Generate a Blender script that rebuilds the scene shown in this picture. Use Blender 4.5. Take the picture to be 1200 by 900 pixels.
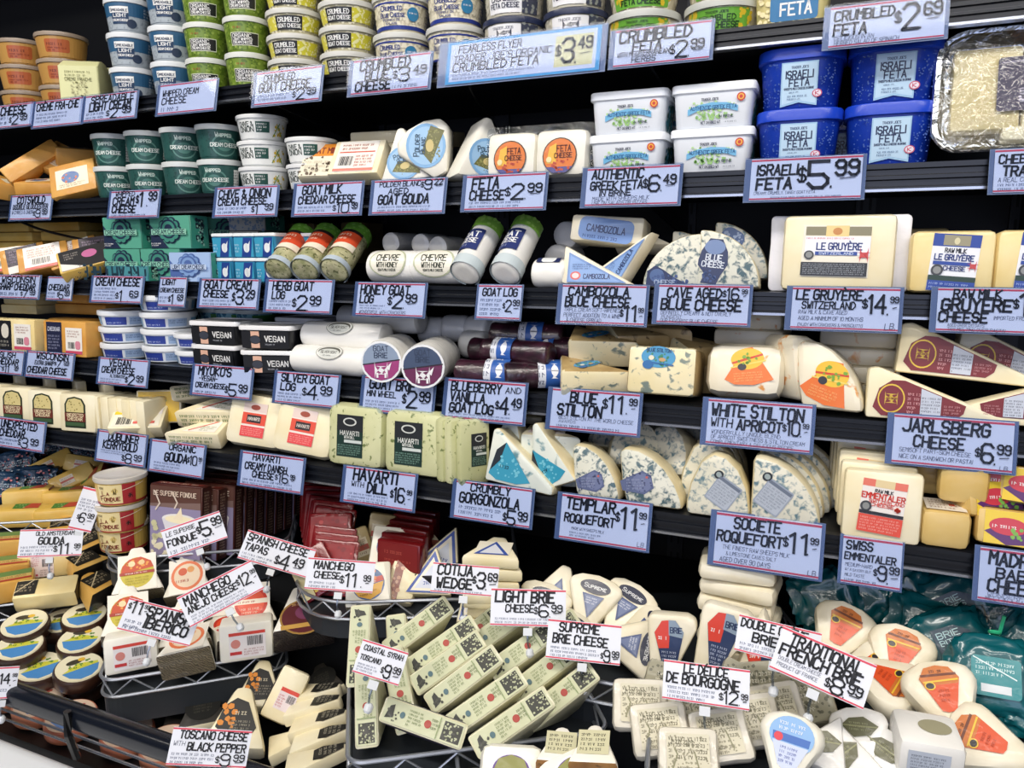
import bpy, bmesh, math, random
from mathutils import Vector, Matrix, noise as mnoise
for o in list(bpy.data.objects): bpy.data.objects.remove(o)
SC = bpy.context.scene; COL = SC.collection
PI = math.pi; R_ = math.radians
RND = random.Random(7)
def lin(h):
    if not isinstance(h, str): return tuple(h)
    h = h.lstrip('#'); o = []
    for i in (0, 2, 4):
        c = int(h[i:i+2], 16)/255
        o.append(c/12.92 if c <= .04045 else ((c+.055)/1.055)**2.4)
    return tuple(o)

# ------------------------------------------------------------------ camera
F = 870.0                                   # focal length in pixels of a 1200 x 900 picture
CAM_Z = 1.5
_s = Vector((-2064., -150., F)).normalized()            # shelf direction as the camera sees it
_ex = -_s; _ez = -Vector((0, F/150*F, F)).normalized(); _ey = _ez.cross(_ex)
def to_cam(p): return _ex*p[0] + _ey*p[1] + _ez*(p[2]-CAM_Z)
def proj(p):
    c = to_cam(p); return 600+F*c.x/c.z, 450+F*c.y/c.z
def depth(p): return to_cam(p).z
def ray(px, py):
    c = Vector((px-600, py-450, F)); return Vector((c.dot(_ex), c.dot(_ey), c.dot(_ez)))
def aty(px, py, Y):
    d = ray(px, py); return d*(Y/d.y) + Vector((0, 0, CAM_Z))
def atz(px, py, z):
    d = ray(px, py); return d*((z-CAM_Z)/d.z) + Vector((0, 0, CAM_Z))
cd = bpy.data.cameras.new('camera'); cam = bpy.data.objects.new('camera', cd); COL.objects.link(cam)
cd.sensor_width = 36; cd.lens = F/1200*36; cd.clip_start = .02
right = Vector((_ex.x, _ey.x, _ez.x)); down = Vector((_ex.y, _ey.y, _ez.y)); fwd = Vector((_ex.z, _ey.z, _ez.z))
cam.matrix_world = Matrix(((right.x, -down.x, -fwd.x, 0), (right.y, -down.y, -fwd.y, 0), (right.z, -down.z, -fwd.z, CAM_Z), (0, 0, 0, 1)))
SC.camera = cam

# ------------------------------------------------------------------ light
SC.view_settings.view_transform = 'Standard'; SC.view_settings.look = 'None'
SC.view_settings.gamma = 1; SC.view_settings.use_curve_mapping = False
SC.view_settings.exposure = -0.28
w = bpy.data.worlds.new('world'); SC.world = w; w.use_nodes = True
w.node_tree.nodes['Background'].inputs[0].default_value = (*lin('b6c6e6'), 1)
w.node_tree.nodes['Background'].inputs[1].default_value = .085
def area(name, loc, target, sx, sy, power, col):
    l = bpy.data.lights.new(name, 'AREA'); l.shape = 'RECTANGLE'; l.size = sx; l.size_y = sy; l.energy = power; l.color = lin(col)
    o = bpy.data.objects.new(name, l); COL.objects.link(o); o.location = loc
    o.rotation_euler = (Vector(target)-Vector(loc)).to_track_quat('-Z', 'Y').to_euler()
area('ceiling_strip_light', (-.5, -.15, 3.0), (-.5, .55, 0), 4.5, .3, 84, 'fff8ee')
area('ceiling_strip_light', (-.5, -1.9, 3.1), (-.5, -1.2, 0), 4.5, .3, 62, 'fff9f0')
area('ceiling_strip_light', (-.5, -3.7, 3.1), (-.5, -3.0, 0), 4.5, .3, 50, 'fff9f0')
area('shop_window_daylight', (.6, -5.5, 1.9), (-.4, 1, 1.2), 5, 2.6, 105, 'd2dcff')

# ------------------------------------------------------------------ materials
def newmat(name):
    m = bpy.data.materials.new(name); m.use_nodes = True; nt = m.node_tree
    return m, nt, nt.nodes['Principled BSDF']
def setp(b, **k):
    for n, v in k.items(): b.inputs[n.replace('_', ' ').title().replace('Ior', 'IOR')].default_value = v
def add_bump(nt, b, scale, strength, dist=.002, coat=False, detail=3):
    tc = nt.nodes.new('ShaderNodeTexCoord'); n = nt.nodes.new('ShaderNodeTexNoise')
    n.inputs['Scale'].default_value = scale; n.inputs['Detail'].default_value = detail; n.inputs['Distortion'].default_value = .8
    bp = nt.nodes.new('ShaderNodeBump'); bp.inputs['Strength'].default_value = strength; bp.inputs['Distance'].default_value = dist
    nt.links.new(tc.outputs['Object'], n.inputs['Vector']); nt.links.new(n.outputs['Fac'], bp.inputs['Height'])
    nt.links.new(bp.outputs['Normal'], b.inputs['Coat Normal' if coat else 'Normal'])
_pl = {}
def plastic(hexc, rough=.35, metal=0, bump=0, coat=0):
    key = (hexc, rough, metal, bump, coat)
    if key in _pl: return _pl[key]
    m, nt, b = newmat('plastic_'+hexc); setp(b, base_color=(*lin(hexc), 1), roughness=rough, metallic=metal)
    if coat: setp(b, coat_weight=coat, coat_roughness=.08)
    if bump: add_bump(nt, b, 45, bump, .004)
    _pl[key] = m; return m
def printed(name, rough, coat=0, bump=0):
    m, nt, b = newmat(name); a = nt.nodes.new('ShaderNodeAttribute'); a.attribute_name = 'ink'
    nt.links.new(a.outputs['Color'], b.inputs['Base Color']); setp(b, roughness=rough, coat_weight=coat, coat_roughness=.12)
    if bump: add_bump(nt, b, 70, bump, .003, coat=True)
    return m
INK = printed('printed_label', .45, .25, .25)
PAPER = printed('printed_card', .6)
def cheese(name, c1, c2, scale=14, rough=.5, coat=.35, c3=None, spots=0, spot_scale=60, spot_thr=.62, bump=.5, spot_soft=.08):
    m, nt, b = newmat(name); L = nt.links.new
    tc = nt.nodes.new('ShaderNodeTexCoord'); oi = nt.nodes.new('ShaderNodeObjectInfo')
    mul = nt.nodes.new('ShaderNodeMath'); mul.operation = 'MULTIPLY'; mul.inputs[1].default_value = 20; L(oi.outputs['Random'], mul.inputs[0])
    n = nt.nodes.new('ShaderNodeTexNoise'); n.noise_dimensions = '4D'; n.inputs['Scale'].default_value = scale; n.inputs['Detail'].default_value = 4
    L(tc.outputs['Object'], n.inputs['Vector']); L(mul.outputs[0], n.inputs['W'])
    cr = nt.nodes.new('ShaderNodeValToRGB'); cr.color_ramp.elements[0].position = .35; cr.color_ramp.elements[1].position = .66
    cr.color_ramp.elements[0].color = (*lin(c1), 1); cr.color_ramp.elements[1].color = (*lin(c2), 1); L(n.outputs['Fac'], cr.inputs['Fac'])
    out = cr.outputs['Color']
    if c3:
        n2 = nt.nodes.new('ShaderNodeTexNoise'); n2.noise_dimensions = '4D'; n2.inputs['Scale'].default_value = spot_scale; n2.inputs['Detail'].default_value = 3
        n2.inputs['Distortion'].default_value = .6
        L(tc.outputs['Object'], n2.inputs['Vector']); L(mul.outputs[0], n2.inputs['W'])
        r2 = nt.nodes.new('ShaderNodeValToRGB'); r2.color_ramp.elements[0].position = spot_thr; r2.color_ramp.elements[1].position = spot_thr+spot_soft
        L(n2.outputs['Fac'], r2.inputs['Fac'])
        mx = nt.nodes.new('ShaderNodeMix'); mx.data_type = 'RGBA'; L(r2.outputs['Color'], mx.inputs['Factor']); L(out, mx.inputs['A']); mx.inputs['B'].default_value = (*lin(c3), 1)
        out = mx.outputs['Result']
    L(out, b.inputs['Base Color']); setp(b, roughness=rough, coat_weight=coat, coat_roughness=.1)
    add_bump(nt, b, 60, bump, .003, coat=True)
    return m
CREAM = cheese('cream_cheese_wrapped', 'f0e2b8', 'f7efd2')
WHITE = cheese('white_cheese_wrapped', 'eae6d6', 'f6f3e8')
BRIE = cheese('white_brie_rind', 'e6dcc0', 'f5efdc', 22, coat=.25, c3='d8b48c', spot_scale=25, spot_thr=.68)
YELLOW = cheese('yellow_cheese', 'e3b64e', 'f0cf78')
PALEY = cheese('pale_yellow_cheese', 'ead08a', 'f4e3ae')
ORANGE = cheese('orange_cheddar', 'd2923a', 'e6b05a')
GOUDA = cheese('aged_gouda', 'd9a246', 'e6ba66')
DILL = cheese('herb_flecked_cheese', 'c6c894', 'd9d9ac', c3='6f7d46', spot_scale=110, spot_thr=.6)
BLUE = cheese('blue_veined_cheese', 'd2d3c4', 'e4e2d2', 14, c3='47626a', spot_scale=120, spot_thr=.49, spot_soft=.14)
BLUEL = cheese('light_blue_veined_cheese', 'd9d6c2', 'e8e4d2', 14, c3='62808a', spot_scale=120, spot_thr=.49, spot_soft=.15)
GORG = cheese('gorgonzola_face', 'ccd4cc', 'dfe3d9', 12, c3='5a8791', spot_scale=40, spot_thr=.58)
RIND = cheese('creamy_rind', 'e2d3a6', 'efe5c4', 18, c3='8f8a6a', spot_scale=40, spot_thr=.67)
TANR = cheese('tan_stilton_rind', 'a78a58', 'cdb27c', 25, c3='6e5838', spot_scale=50, spot_thr=.6)
STILT = cheese('stilton_face', 'ebdcab', 'f2e8c6', 14, c3='77857c', spot_scale=70, spot_thr=.57)
APRI = cheese('apricot_flecked_cheese', 'efe4c8', 'f6efdb', 14, c3='e29a4a', spot_scale=48, spot_thr=.62)
WAXP = cheese('white_paper_wrap', 'eceae4', 'f8f7f2', 10, rough=.55, coat=.5, bump=.6)
GREEND = cheese('greenish_packed_cheese', 'cdcaa6', 'dedbbe', coat=.5)
GOATH = cheese('herb_crust', '8d9162', 'cfcaa2', 70, c3='5d6337', spot_scale=140, spot_thr=.55, coat=.5)
PURP = cheese('blueberry_crust', '1d0c16', '3f1a2c', 60, rough=.35, coat=.8, c3='8c5a6c', spot_scale=150, spot_thr=.66, bump=.6)
DARKR = cheese('dark_brown_rind', '2c1a12', '47291a', 20, coat=.7, bump=.5)
BLKR = cheese('black_wax_rind', '1c1b19', '34302a', 30, coat=.7, bump=.5)
OLIVE = cheese('tan_brown_wrapped', 'a99463', 'c4b183', 20, coat=.6)
def weave(name, c1, c2):
    m, nt, b = newmat(name); L = nt.links.new
    tc = nt.nodes.new('ShaderNodeTexCoord'); wv = nt.nodes.new('ShaderNodeTexWave'); wv.inputs['Scale'].default_value = 120; wv.inputs['Distortion'].default_value = 9; wv.inputs['Detail'].default_value = 3
    wv.bands_direction = 'DIAGONAL'; L(tc.outputs['Object'], wv.inputs['Vector'])
    cr = nt.nodes.new('ShaderNodeValToRGB'); cr.color_ramp.elements[0].color = (*lin(c1), 1); cr.color_ramp.elements[1].color = (*lin(c2), 1)
    L(wv.outputs['Fac'], cr.inputs['Fac']); L(cr.outputs['Color'], b.inputs['Base Color'])
    bp = nt.nodes.new('ShaderNodeBump'); bp.inputs['Strength'].default_value = .6; bp.inputs['Distance'].default_value = .004; L(wv.outputs['Fac'], bp.inputs['Height']); L(bp.outputs['Normal'], b.inputs['Normal'])
    setp(b, roughness=.45, coat_weight=.7, coat_roughness=.1); return m
WEAVE = weave('basket_weave_rind', '5c5340', '8c7f62')
WEAVED = weave('dark_basket_weave_rind', '2e2725', '4a3f3a')
BLACK = plastic('0c0d10', .4); SHELF = plastic('101216', .45); RAIL = plastic('15181f', .28)
WIRE = plastic('a4a9b2', .32, .75); CHROME = plastic('b9bcc2', .25, .9)
m_, nt_, b_ = newmat('foil'); setp(b_, base_color=(.8, .8, .82, 1), metallic=1, roughness=.22); add_bump(nt_, b_, 38, .8, .006); FOIL = m_
def clear(name, tint, gl, rough=.06, bump=0):
    m = bpy.data.materials.new(name); m.use_nodes = True; nt = m.node_tree; nt.nodes.clear(); L = nt.links.new
    o = nt.nodes.new('ShaderNodeOutputMaterial'); t = nt.nodes.new('ShaderNodeBsdfTransparent'); t.inputs[0].default_value = (*lin(tint), 1)
    g = nt.nodes.new('ShaderNodeBsdfGlossy'); g.inputs['Roughness'].default_value = rough
    fr = nt.nodes.new('ShaderNodeLayerWeight'); fr.inputs['Blend'].default_value = .5
    pw = nt.nodes.new('ShaderNodeMath'); pw.operation = 'POWER'; pw.inputs[1].default_value = 4; L(fr.outputs['Facing'], pw.inputs[0])
    ml = nt.nodes.new('ShaderNodeMath'); ml.operation = 'MULTIPLY_ADD'; ml.inputs[1].default_value = .6; ml.inputs[2].default_value = gl; L(pw.outputs[0], ml.inputs[0])
    mx = nt.nodes.new('ShaderNodeMixShader'); L(ml.outputs[0], mx.inputs[0]); L(t.outputs[0], mx.inputs[1]); L(g.outputs[0], mx.inputs[2]); L(mx.outputs[0], o.inputs[0])
    if bump:
        tc = nt.nodes.new('ShaderNodeTexCoord'); n = nt.nodes.new('ShaderNodeTexNoise'); n.inputs['Scale'].default_value = 40; n.inputs['Distortion'].default_value = 1.5
        bp = nt.nodes.new('ShaderNodeBump'); bp.inputs['Strength'].default_value = bump; bp.inputs['Distance'].default_value = .006
        L(tc.outputs['Object'], n.inputs['Vector']); L(n.outputs['Fac'], bp.inputs['Height']); L(bp.outputs['Normal'], g.inputs['Normal'])
    return m
SLEEVE = clear('clear_tag_sleeve', 'eef2fa', .009); FILM = clear('clear_film', 'f4f6f8', .04, .1, .7); CLEARP = clear('clear_plastic_clip', 'ccd4dc', .22, .2)

# ------------------------------------------------------------------ mesh building
class MB:
    def __init__(s): s.v = []; s.f = []; s.c = []; s.m = []; s.s = []
    def add(s, vs, fs, col=(1, 1, 1), mi=0, smooth=False):
        n = len(s.v); s.v += [tuple(v) for v in vs]; col = lin(col)
        for k, f in enumerate(fs):
            s.f.append([i+n for i in f]); s.c.append(col); s.m.append(mi[k] if isinstance(mi, list) else mi); s.s.append(smooth)
        return s
    def mesh(s, name, mats, sharp=40):
        me = bpy.data.meshes.new(name); me.from_pydata(s.v, [], s.f)
        for m in (mats if isinstance(mats, (list, tuple)) else [mats]): me.materials.append(m)
        me.polygons.foreach_set('material_index', s.m); me.polygons.foreach_set('use_smooth', s.s)
        a = me.attributes.new('ink', 'FLOAT_COLOR', 'FACE'); fl = []
        for c in s.c: fl += [c[0], c[1], c[2], 1]
        a.data.foreach_set('color', fl)
        if any(s.s): me.set_sharp_from_angle(angle=R_(sharp))
        me.update(); return me
def bm_out(bm):
    bm.verts.index_update(); vs = [v.co.copy() for v in bm.verts]; fs = [[v.index for v in f.verts] for f in bm.faces]; ns = [f.normal.copy() for f in bm.faces]
    bm.free(); return vs, fs, ns
def prism(poly, d, bev=.004, axis='y', lump=0, seg=2, seed=0):
    """poly in the face plane, thickness d. axis y: poly is (x,z), front at -d/2. axis z: poly is (x,y), from z 0 to d."""
    bm = bmesh.new()
    P = (lambda a, b, t: (a, t-d/2, b)) if axis == 'y' else (lambda a, b, t: (a, b, t))
    f0 = [bm.verts.new(P(a, b, 0)) for a, b in poly]; f1 = [bm.verts.new(P(a, b, d)) for a, b in poly]
    bm.faces.new(f0); bm.faces.new(f1[::-1]); n = len(poly)
    for i in range(n): bm.faces.new((f0[(i+1) % n], f0[i], f1[i], f1[(i+1) % n]))
    bmesh.ops.recalc_face_normals(bm, faces=bm.faces)
    if bev:
        es = [e for e in bm.edges if e.calc_face_angle(0) > R_(33)]
        bmesh.ops.bevel(bm, geom=es, offset=bev, offset_type='OFFSET', segments=seg, profile=.5, affect='EDGES', clamp_overlap=True)
    if lump:
        bmesh.ops.triangulate(bm, faces=[f for f in bm.faces if len(f.verts) > 4])
        bmesh.ops.subdivide_edges(bm, edges=[e for e in bm.edges if e.calc_length() > .02], cuts=2, use_grid_fill=True)
        for v in bm.verts: v.co += lump*mnoise.noise_vector(v.co*38+Vector((seed*7.1, 0, 0)))
    bm.normal_update()
    return bm_out(bm)
def lathe(prof, n=28, axis='z'):
    vs = []; fs = []; m = len(prof)
    for r, z in prof:
        for i in range(n):
            a = 2*PI*i/n; x, y = r*math.cos(a), r*math.sin(a)
            vs.append((x, y, z) if axis == 'z' else ((z, x, y) if axis == 'x' else (x, z, y)))
    for j in range(m-1):
        for i in range(n):
            q = [j*n+i, j*n+(i+1) % n, (j+1)*n+(i+1) % n, (j+1)*n+i]; fs.append(q if axis != 'y' else q[::-1])
    c0 = list(range(n)); c1 = list(range((m-1)*n, m*n))
    fs.append(c0[::-1] if axis != 'y' else c0); fs.append(c1 if axis != 'y' else c1[::-1])
    return vs, fs
def tubemesh(path, r, n=6, closed=False):
    path = [Vector(p) for p in path]; vs = []; fs = []; N = len(path); up0 = Vector((0, 0, 1))
    for i, p in enumerate(path):
        a = path[(i-1) % N] if (closed or i > 0) else p; b = path[(i+1) % N] if (closed or i < N-1) else p
        t = (b-a).normalized(); u = t.cross(up0)
        if u.length < .1: u = t.cross(Vector((1, 0, 0)))
        u.normalize(); v = u.cross(t)
        for k in range(n): q = 2*PI*k/n; vs.append(p+u*(r*math.cos(q))+v*(r*math.sin(q)))
    for i in range(N if closed else N-1):
        for k in range(n): fs.append([i*n+k, i*n+(k+1) % n, ((i+1) % N)*n+(k+1) % n, ((i+1) % N)*n+k])
    if not closed: fs.append(list(range(n))[::-1]); fs.append(list(range((N-1)*n, N*n)))
    return vs, fs
def box(x0, y0, z0, x1, y1, z1):
    vs = [(x, y, z) for z in (z0, z1) for y in (y0, y1) for x in (x0, x1)]
    return vs, [[0, 2, 3, 1], [4, 5, 7, 6], [0, 1, 5, 4], [2, 6, 7, 3], [0, 4, 6, 2], [1, 3, 7, 5]]
def rrect(w, h, r, n=4, cx=0, cy=0):
    o = []
    for (sx, sy, a0) in ((1, -1, -90), (1, 1, 0), (-1, 1, 90), (-1, -1, 180)):
        for k in range(n+1):
            a = R_(a0+90*k/n); o.append((cx+sx*(w/2-r)+r*math.cos(a), cy+sy*(h/2-r)+r*math.sin(a)))
    return o
def loft(rings):
    vs = []; fs = []; n = len(rings[0])
    for r in rings: vs += r
    for j in range(len(rings)-1):
        for i in range(n): fs.append([j*n+i, j*n+(i+1) % n, (j+1)*n+(i+1) % n, (j+1)*n+i])
    fs.append(list(range(n))[::-1]); fs.append(list(range((len(rings)-1)*n, len(rings)*n))); return vs, fs

# ------------------------------------------------------------------ marker-pen lettering and printed decals
GL = {'A': '00 26 40|12 32', 'B': '00 06 36 45 44 33 03|33 42 41 30 00', 'C': '45 36 16 05 01 10 30 41', 'D': '00 06 26 44 42 20 00', 'E': '46 06 00 40|03 33',
 'F': '46 06 00|03 33', 'G': '45 36 16 05 01 10 30 41 43 23', 'H': '06 00|46 40|03 43', 'I': '06 00', 'J': '46 41 30 10 01', 'K': '06 00|46 03 40', 'L': '06 00 40',
 'M': '00 06 23 46 40', 'N': '00 06 40 46', 'O': '10 01 05 16 36 45 41 30 10', 'P': '00 06 36 45 44 33 03', 'Q': '10 01 05 16 36 45 41 30 10|22 40', 'R': '00 06 36 45 44 33 03|23 40',
 'S': '45 36 16 05 04 13 33 42 41 30 10 01', 'T': '06 46|26 20', 'U': '06 01 10 30 41 46', 'V': '06 20 46', 'W': '06 10 23 30 46', 'X': '06 40|46 00', 'Y': '06 23 46|23 20', 'Z': '06 46 00 40',
 '0': '10 01 05 16 36 45 41 30 10', '1': '05 16 10', '2': '05 16 36 45 44 00 40', '3': '05 16 36 45 44 33 13|33 42 41 30 10 01', '4': '30 36 02 42', '5': '46 06 03 33 42 41 30 10 01',
 '6': '45 36 16 05 01 10 30 41 42 33 13 02', '7': '06 46 10', '8': '13 04 05 16 36 45 44 33 13 02 01 10 30 41 42 33', '9': '01 10 30 41 45 36 16 05 04 13 33 44',
 '$': '45 36 16 05 04 13 33 42 41 30 10 01|27 20', '.': '00 01', ',': '01 00', "'": '06 05', '&': '40 05 16 25 01 10 30 42', '-': '03 33', '!': '06 02|00 01', '/': '00 46', '%': '00 46|05 16|41 30',
 'È': '46 06 00 40|03 33|18 27', 'É': '46 06 00 40|03 33|17 28', 'Ñ': '00 06 40 46|17 37', '"': '06 05|16 15', ':': '01 02|04 05', '+': '03 43|25 21'}
GLY = {}
for k_, v_ in GL.items():
    st = [[(int(p[0]), int(p[1])) for p in s.split()] for s in v_.split('|')]
    GLY[k_] = (st, max(x for s in st for x, y in s))
def clipx(poly, xa, xb):
    for side, x in ((1, xa), (-1, xb)):
        out = []; n = len(poly)
        for i in range(n):
            p, q = poly[i], poly[(i+1) % n]; ip, iq = side*(p[0]-x) >= 0, side*(q[0]-x) >= 0
            if ip: out.append(p)
            if ip != iq: t = (x-p[0])/(q[0]-p[0]); out.append((x, p[1]+t*(q[1]-p[1])))
        poly = out
        if len(poly) < 3: return []
    return poly
class Decal:
    """flat printed shapes in metres (0..w, 0..h) put on a surface by a mapping (u, v, layer) -> point"""
    def __init__(s, mb, w, h, mapf, mi=0, strip=0, seed=1):
        s.mb, s.w, s.h, s.map, s.mi, s.strip, s.layer, s.r = mb, w, h, mapf, mi, strip, 0, random.Random(seed)
    def poly(s, pts, col):
        pieces = [pts]
        if s.strip:
            xa = min(p[0] for p in pts); xb = max(p[0] for p in pts); pieces = []; i = math.floor(xa/s.strip)
            while i*s.strip < xb:
                c = clipx(pts, i*s.strip, (i+1)*s.strip)
                if c: pieces.append(c)
                i += 1
        for p in pieces:
            a = sum(p[i][0]*p[(i+1) % len(p)][1]-p[(i+1) % len(p)][0]*p[i][1] for i in range(len(p)))
            if a < 0: p = p[::-1]
            s.mb.add([s.map(u, v, s.layer) for u, v in p], [list(range(len(p)))], col, s.mi)
    def stroke(s, pts, wd, col):
        for (ax, ay), (bx, by) in zip(pts, pts[1:]):
            dx, dy = bx-ax, by-ay; L = math.hypot(dx, dy) or 1e-6
            if L < 1e-5: dx, dy, L = 0, 1e-6, 1e-6
            ux, uy = dx/L*wd*.42, dy/L*wd*.42; nx, ny = -dy/L*wd/2, dx/L*wd/2
            s.poly([(ax-ux+nx, ay-uy+ny), (ax-ux-nx, ay-uy-ny), (bx+ux-nx, by+uy-ny), (bx+ux+nx, by+uy+ny)], col)
    def text(s, t, x0, y0, x1, y1, col, wt=.15, slant=0, jit=0):
        tot = 0; items = []
        for ch in t:
            if ch == ' ': tot += 2.6; continue
            sc = .74 if ch.islower() else 1; st, wd = GLY.get(ch.upper(), GLY['-']); items.append((st, tot, sc)); tot += wd*sc+1.5
        tot = max(tot-1.5, .8); sx = (x1-x0)/tot; sy = (y1-y0)/6
        if sx > sy*1.35: sx = sy*1.35
        if sy > sx*1.3: ym = (y0+y1)/2; sy = sx*1.3; y0, y1 = ym-3*sy, ym+3*sy
        wd = min(wt*(y1-y0), 1.5*sx)
        for st, ox, sc in items:
            jy = s.r.uniform(-jit, jit)*(y1-y0); js = 1+s.r.uniform(-jit, jit)
            for k in st:
                s.stroke([(x0+(ox+x*sc)*sx+slant*y*sy, y0+jy+y*sc*sy*js) for x, y in k], wd, col)
    def run(s, ops):
        W, H = s.w, s.h
        for op in ops:
            k = op[0]; s.layer += 1
            if k == 'r': x0, y0, x1, y1, c = op[1:]; s.poly([(x0*W, y0*H), (x1*W, y0*H), (x1*W, y1*H), (x0*W, y1*H)], c)
            elif k == 'rr':
                x0, y0, x1, y1, c, r = op[1:]; s.poly(rrect((x1-x0)*W, (y1-y0)*H, r*min(W, H), 4, (x0+x1)/2*W, (y0+y1)/2*H), c)
            elif k == 'e': cx, cy, rx, ry, c = op[1:]; s.poly([(cx*W+rx*W*math.cos(2*PI*i/24), cy*H+ry*H*math.sin(2*PI*i/24)) for i in range(24)], c)
            elif k == 'p': s.poly([(x*W, y*H) for x, y in op[1]], op[2])
            elif k == 't':
                t, x0, y0, x1, y1, c = op[1:7]; wt = op[7] if len(op) > 7 else .15; sl = op[8] if len(op) > 8 else 0; j = op[9] if len(op) > 9 else 0
                s.text(t, x0*W, y0*H, x1*W, y1*H, c, wt, sl, j)
            elif k == 's':                       # lines of small print too fine to read
                x0, y0, x1, y1, n, c = op[1:]; lh = (y1-y0)*H/n
                for i in range(n):
                    y = y1*H-(i+.8)*lh; x = x0*W; xe = x1*W*(1 if i < n-1 else s.r.uniform(.75, 1)); u = lh*.52
                    while x < xe-u:
                        for _ in range(s.r.randint(2, 7)):
                            if x > xe-u*.6: break
                            q = s.r.choice(([(0, 0), (0, 1), (.6, .5)], [(0, 1), (.3, 0), (.6, 1)], [(0, .9), (.5, .9), (.1, .1), (.6, .1)], [(.1, 0), (.1, 1)], [(0, 0), (.5, 0), (.5, .9), (0, .8)]))
                            s.stroke([(x+a*u*.9, y+b*u) for a, b in q], u*.2, c); x += u*.85
                        x += u*.7
            elif k == 'm':
                x0, y0, x1, y1, n, c, sz = op[1:]
                for _ in range(n):
                    cx, cy, r0 = s.r.uniform(x0, x1)*W, s.r.uniform(y0, y1)*H, sz*s.r.uniform(.5, 1.2); a0 = s.r.uniform(0, 6)
                    s.poly([(cx+r0*math.cos(a0+k2*1.047)*s.r.uniform(.6, 1), cy+r0*math.sin(a0+k2*1.047)*s.r.uniform(.6, 1)) for k2 in range(6)], c)
            elif k == 'b':
                x0, y0, x1, y1, c = op[1:]; x = x0
                while x < x1: d = s.r.choice((.006, .012, .018))*1.3; s.poly([(x*W, y0*H), (min(x+d, x1)*W, y0*H), (min(x+d, x1)*W, y1*H), (x*W, y1*H)], c); x += d+s.r.choice((.008, .015))*1.3
            elif k == 'l': s.stroke([(x*W, y*H) for x, y in op[1]], op[3], op[2])
EPS = .00016
def flatmap(origin, U, V, w, h, rot=0):
    U, V = Vector(U).normalized(), Vector(V).normalized(); N = U.cross(V); c, sn = math.cos(rot), math.sin(rot)
    U2, V2 = U*c+V*sn, V*c-U*sn; o = Vector(origin)
    return lambda u, v, l: o+U2*(u-w/2)+V2*(v-h/2)+N*(.0006+EPS*l)
def conemap(w, h, r0, r1, z0, axis='z'):
    rm = (r0+r1)/2
    def f(u, v, l):
        a = (u-w/2)/rm; r = r0+(r1-r0)*v/h+.0006+EPS*l
        return Vector((r*math.sin(a), -r*math.cos(a), z0+v))
    return f

# ------------------------------------------------------------------ placing things
def link(name, data, parent=None):
    o = bpy.data.objects.new(name, data); COL.objects.link(o)
    if parent: o.parent = parent
    return o
def rot(rz=0, rx=0, roll=0): return Matrix.Rotation(R_(rz), 3, 'Z') @ Matrix.Rotation(R_(rx), 3, 'X') @ Matrix.Rotation(R_(roll), 3, 'Y')
def facing(loc): return math.degrees(math.atan2(-loc[0], loc[1]))
LABELS = {}
class Kind:
    def __init__(s, name, cat, parts, h=0, root_mesh=True, d=0): s.name, s.cat, s.parts, s.h, s.root, s.d, s.made = name, cat, parts, h, root_mesh, d, None
    def new(s):
        if s.made is None:
            if s.root: r = link(s.name, s.parts[0][1]); ps = s.parts[1:]
            else: r = link(s.name, None); ps = s.parts; r.empty_display_size = .02
            r['category'] = s.cat
            for p in ps: link(p[0], p[1], r)
            s.made = r; return r
        src = s.made; r = src.copy(); COL.objects.link(r)
        for ch in src.children: c = ch.copy(); COL.objects.link(c); c.parent = r; c.matrix_parent_inverse = Matrix()
        return r
def put(K, loc, M, label, group=None, centre=False, sc=1):
    o = K.new(); loc = Vector(loc)
    if centre: loc = loc - M @ Vector((0, 0, K.h*sc/2))
    o.location = loc; o.rotation_euler = M.to_euler(); o.scale = (sc, sc, sc)
    o['label'] = label
    if group: o['group'] = group
    elif 'group' in o.keys(): del o['group']
    return o
SH = {'A': (1.12, 1.7812), 'B': (1.12, 1.5833), 'C': (1.10, 1.4183), 'D': (1.08, 1.2513), 'E': (1.04, 1.0994)}   # front edge depth, lip height
FACES = {'A': .028, 'B': .036, 'C': .032, 'D': .032, 'E': .032}
def solveX(px, Y, Z):
    a, b = -8., 4.
    for _ in range(50):
        m = (a+b)/2
        if proj((m, Y, Z))[0] < px: a = m
        else: b = m
    return a
def S(sh, px, off=0, dz=0):
    D, z = SH[sh]; z += FACES[sh]+dz; return Vector((solveX(px, D+off, z), D+off, z))
def MP(sh, px, off=0): return depth(S(sh, px, off))/F
def KX(sh, px, off=0): return (S(sh, px+5, off).x-S(sh, px-5, off).x)/10
ORD = ['first', 'second', 'third', 'fourth', 'fifth', 'sixth', 'seventh', 'eighth', 'ninth', 'tenth', 'eleventh', 'twelfth']
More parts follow.
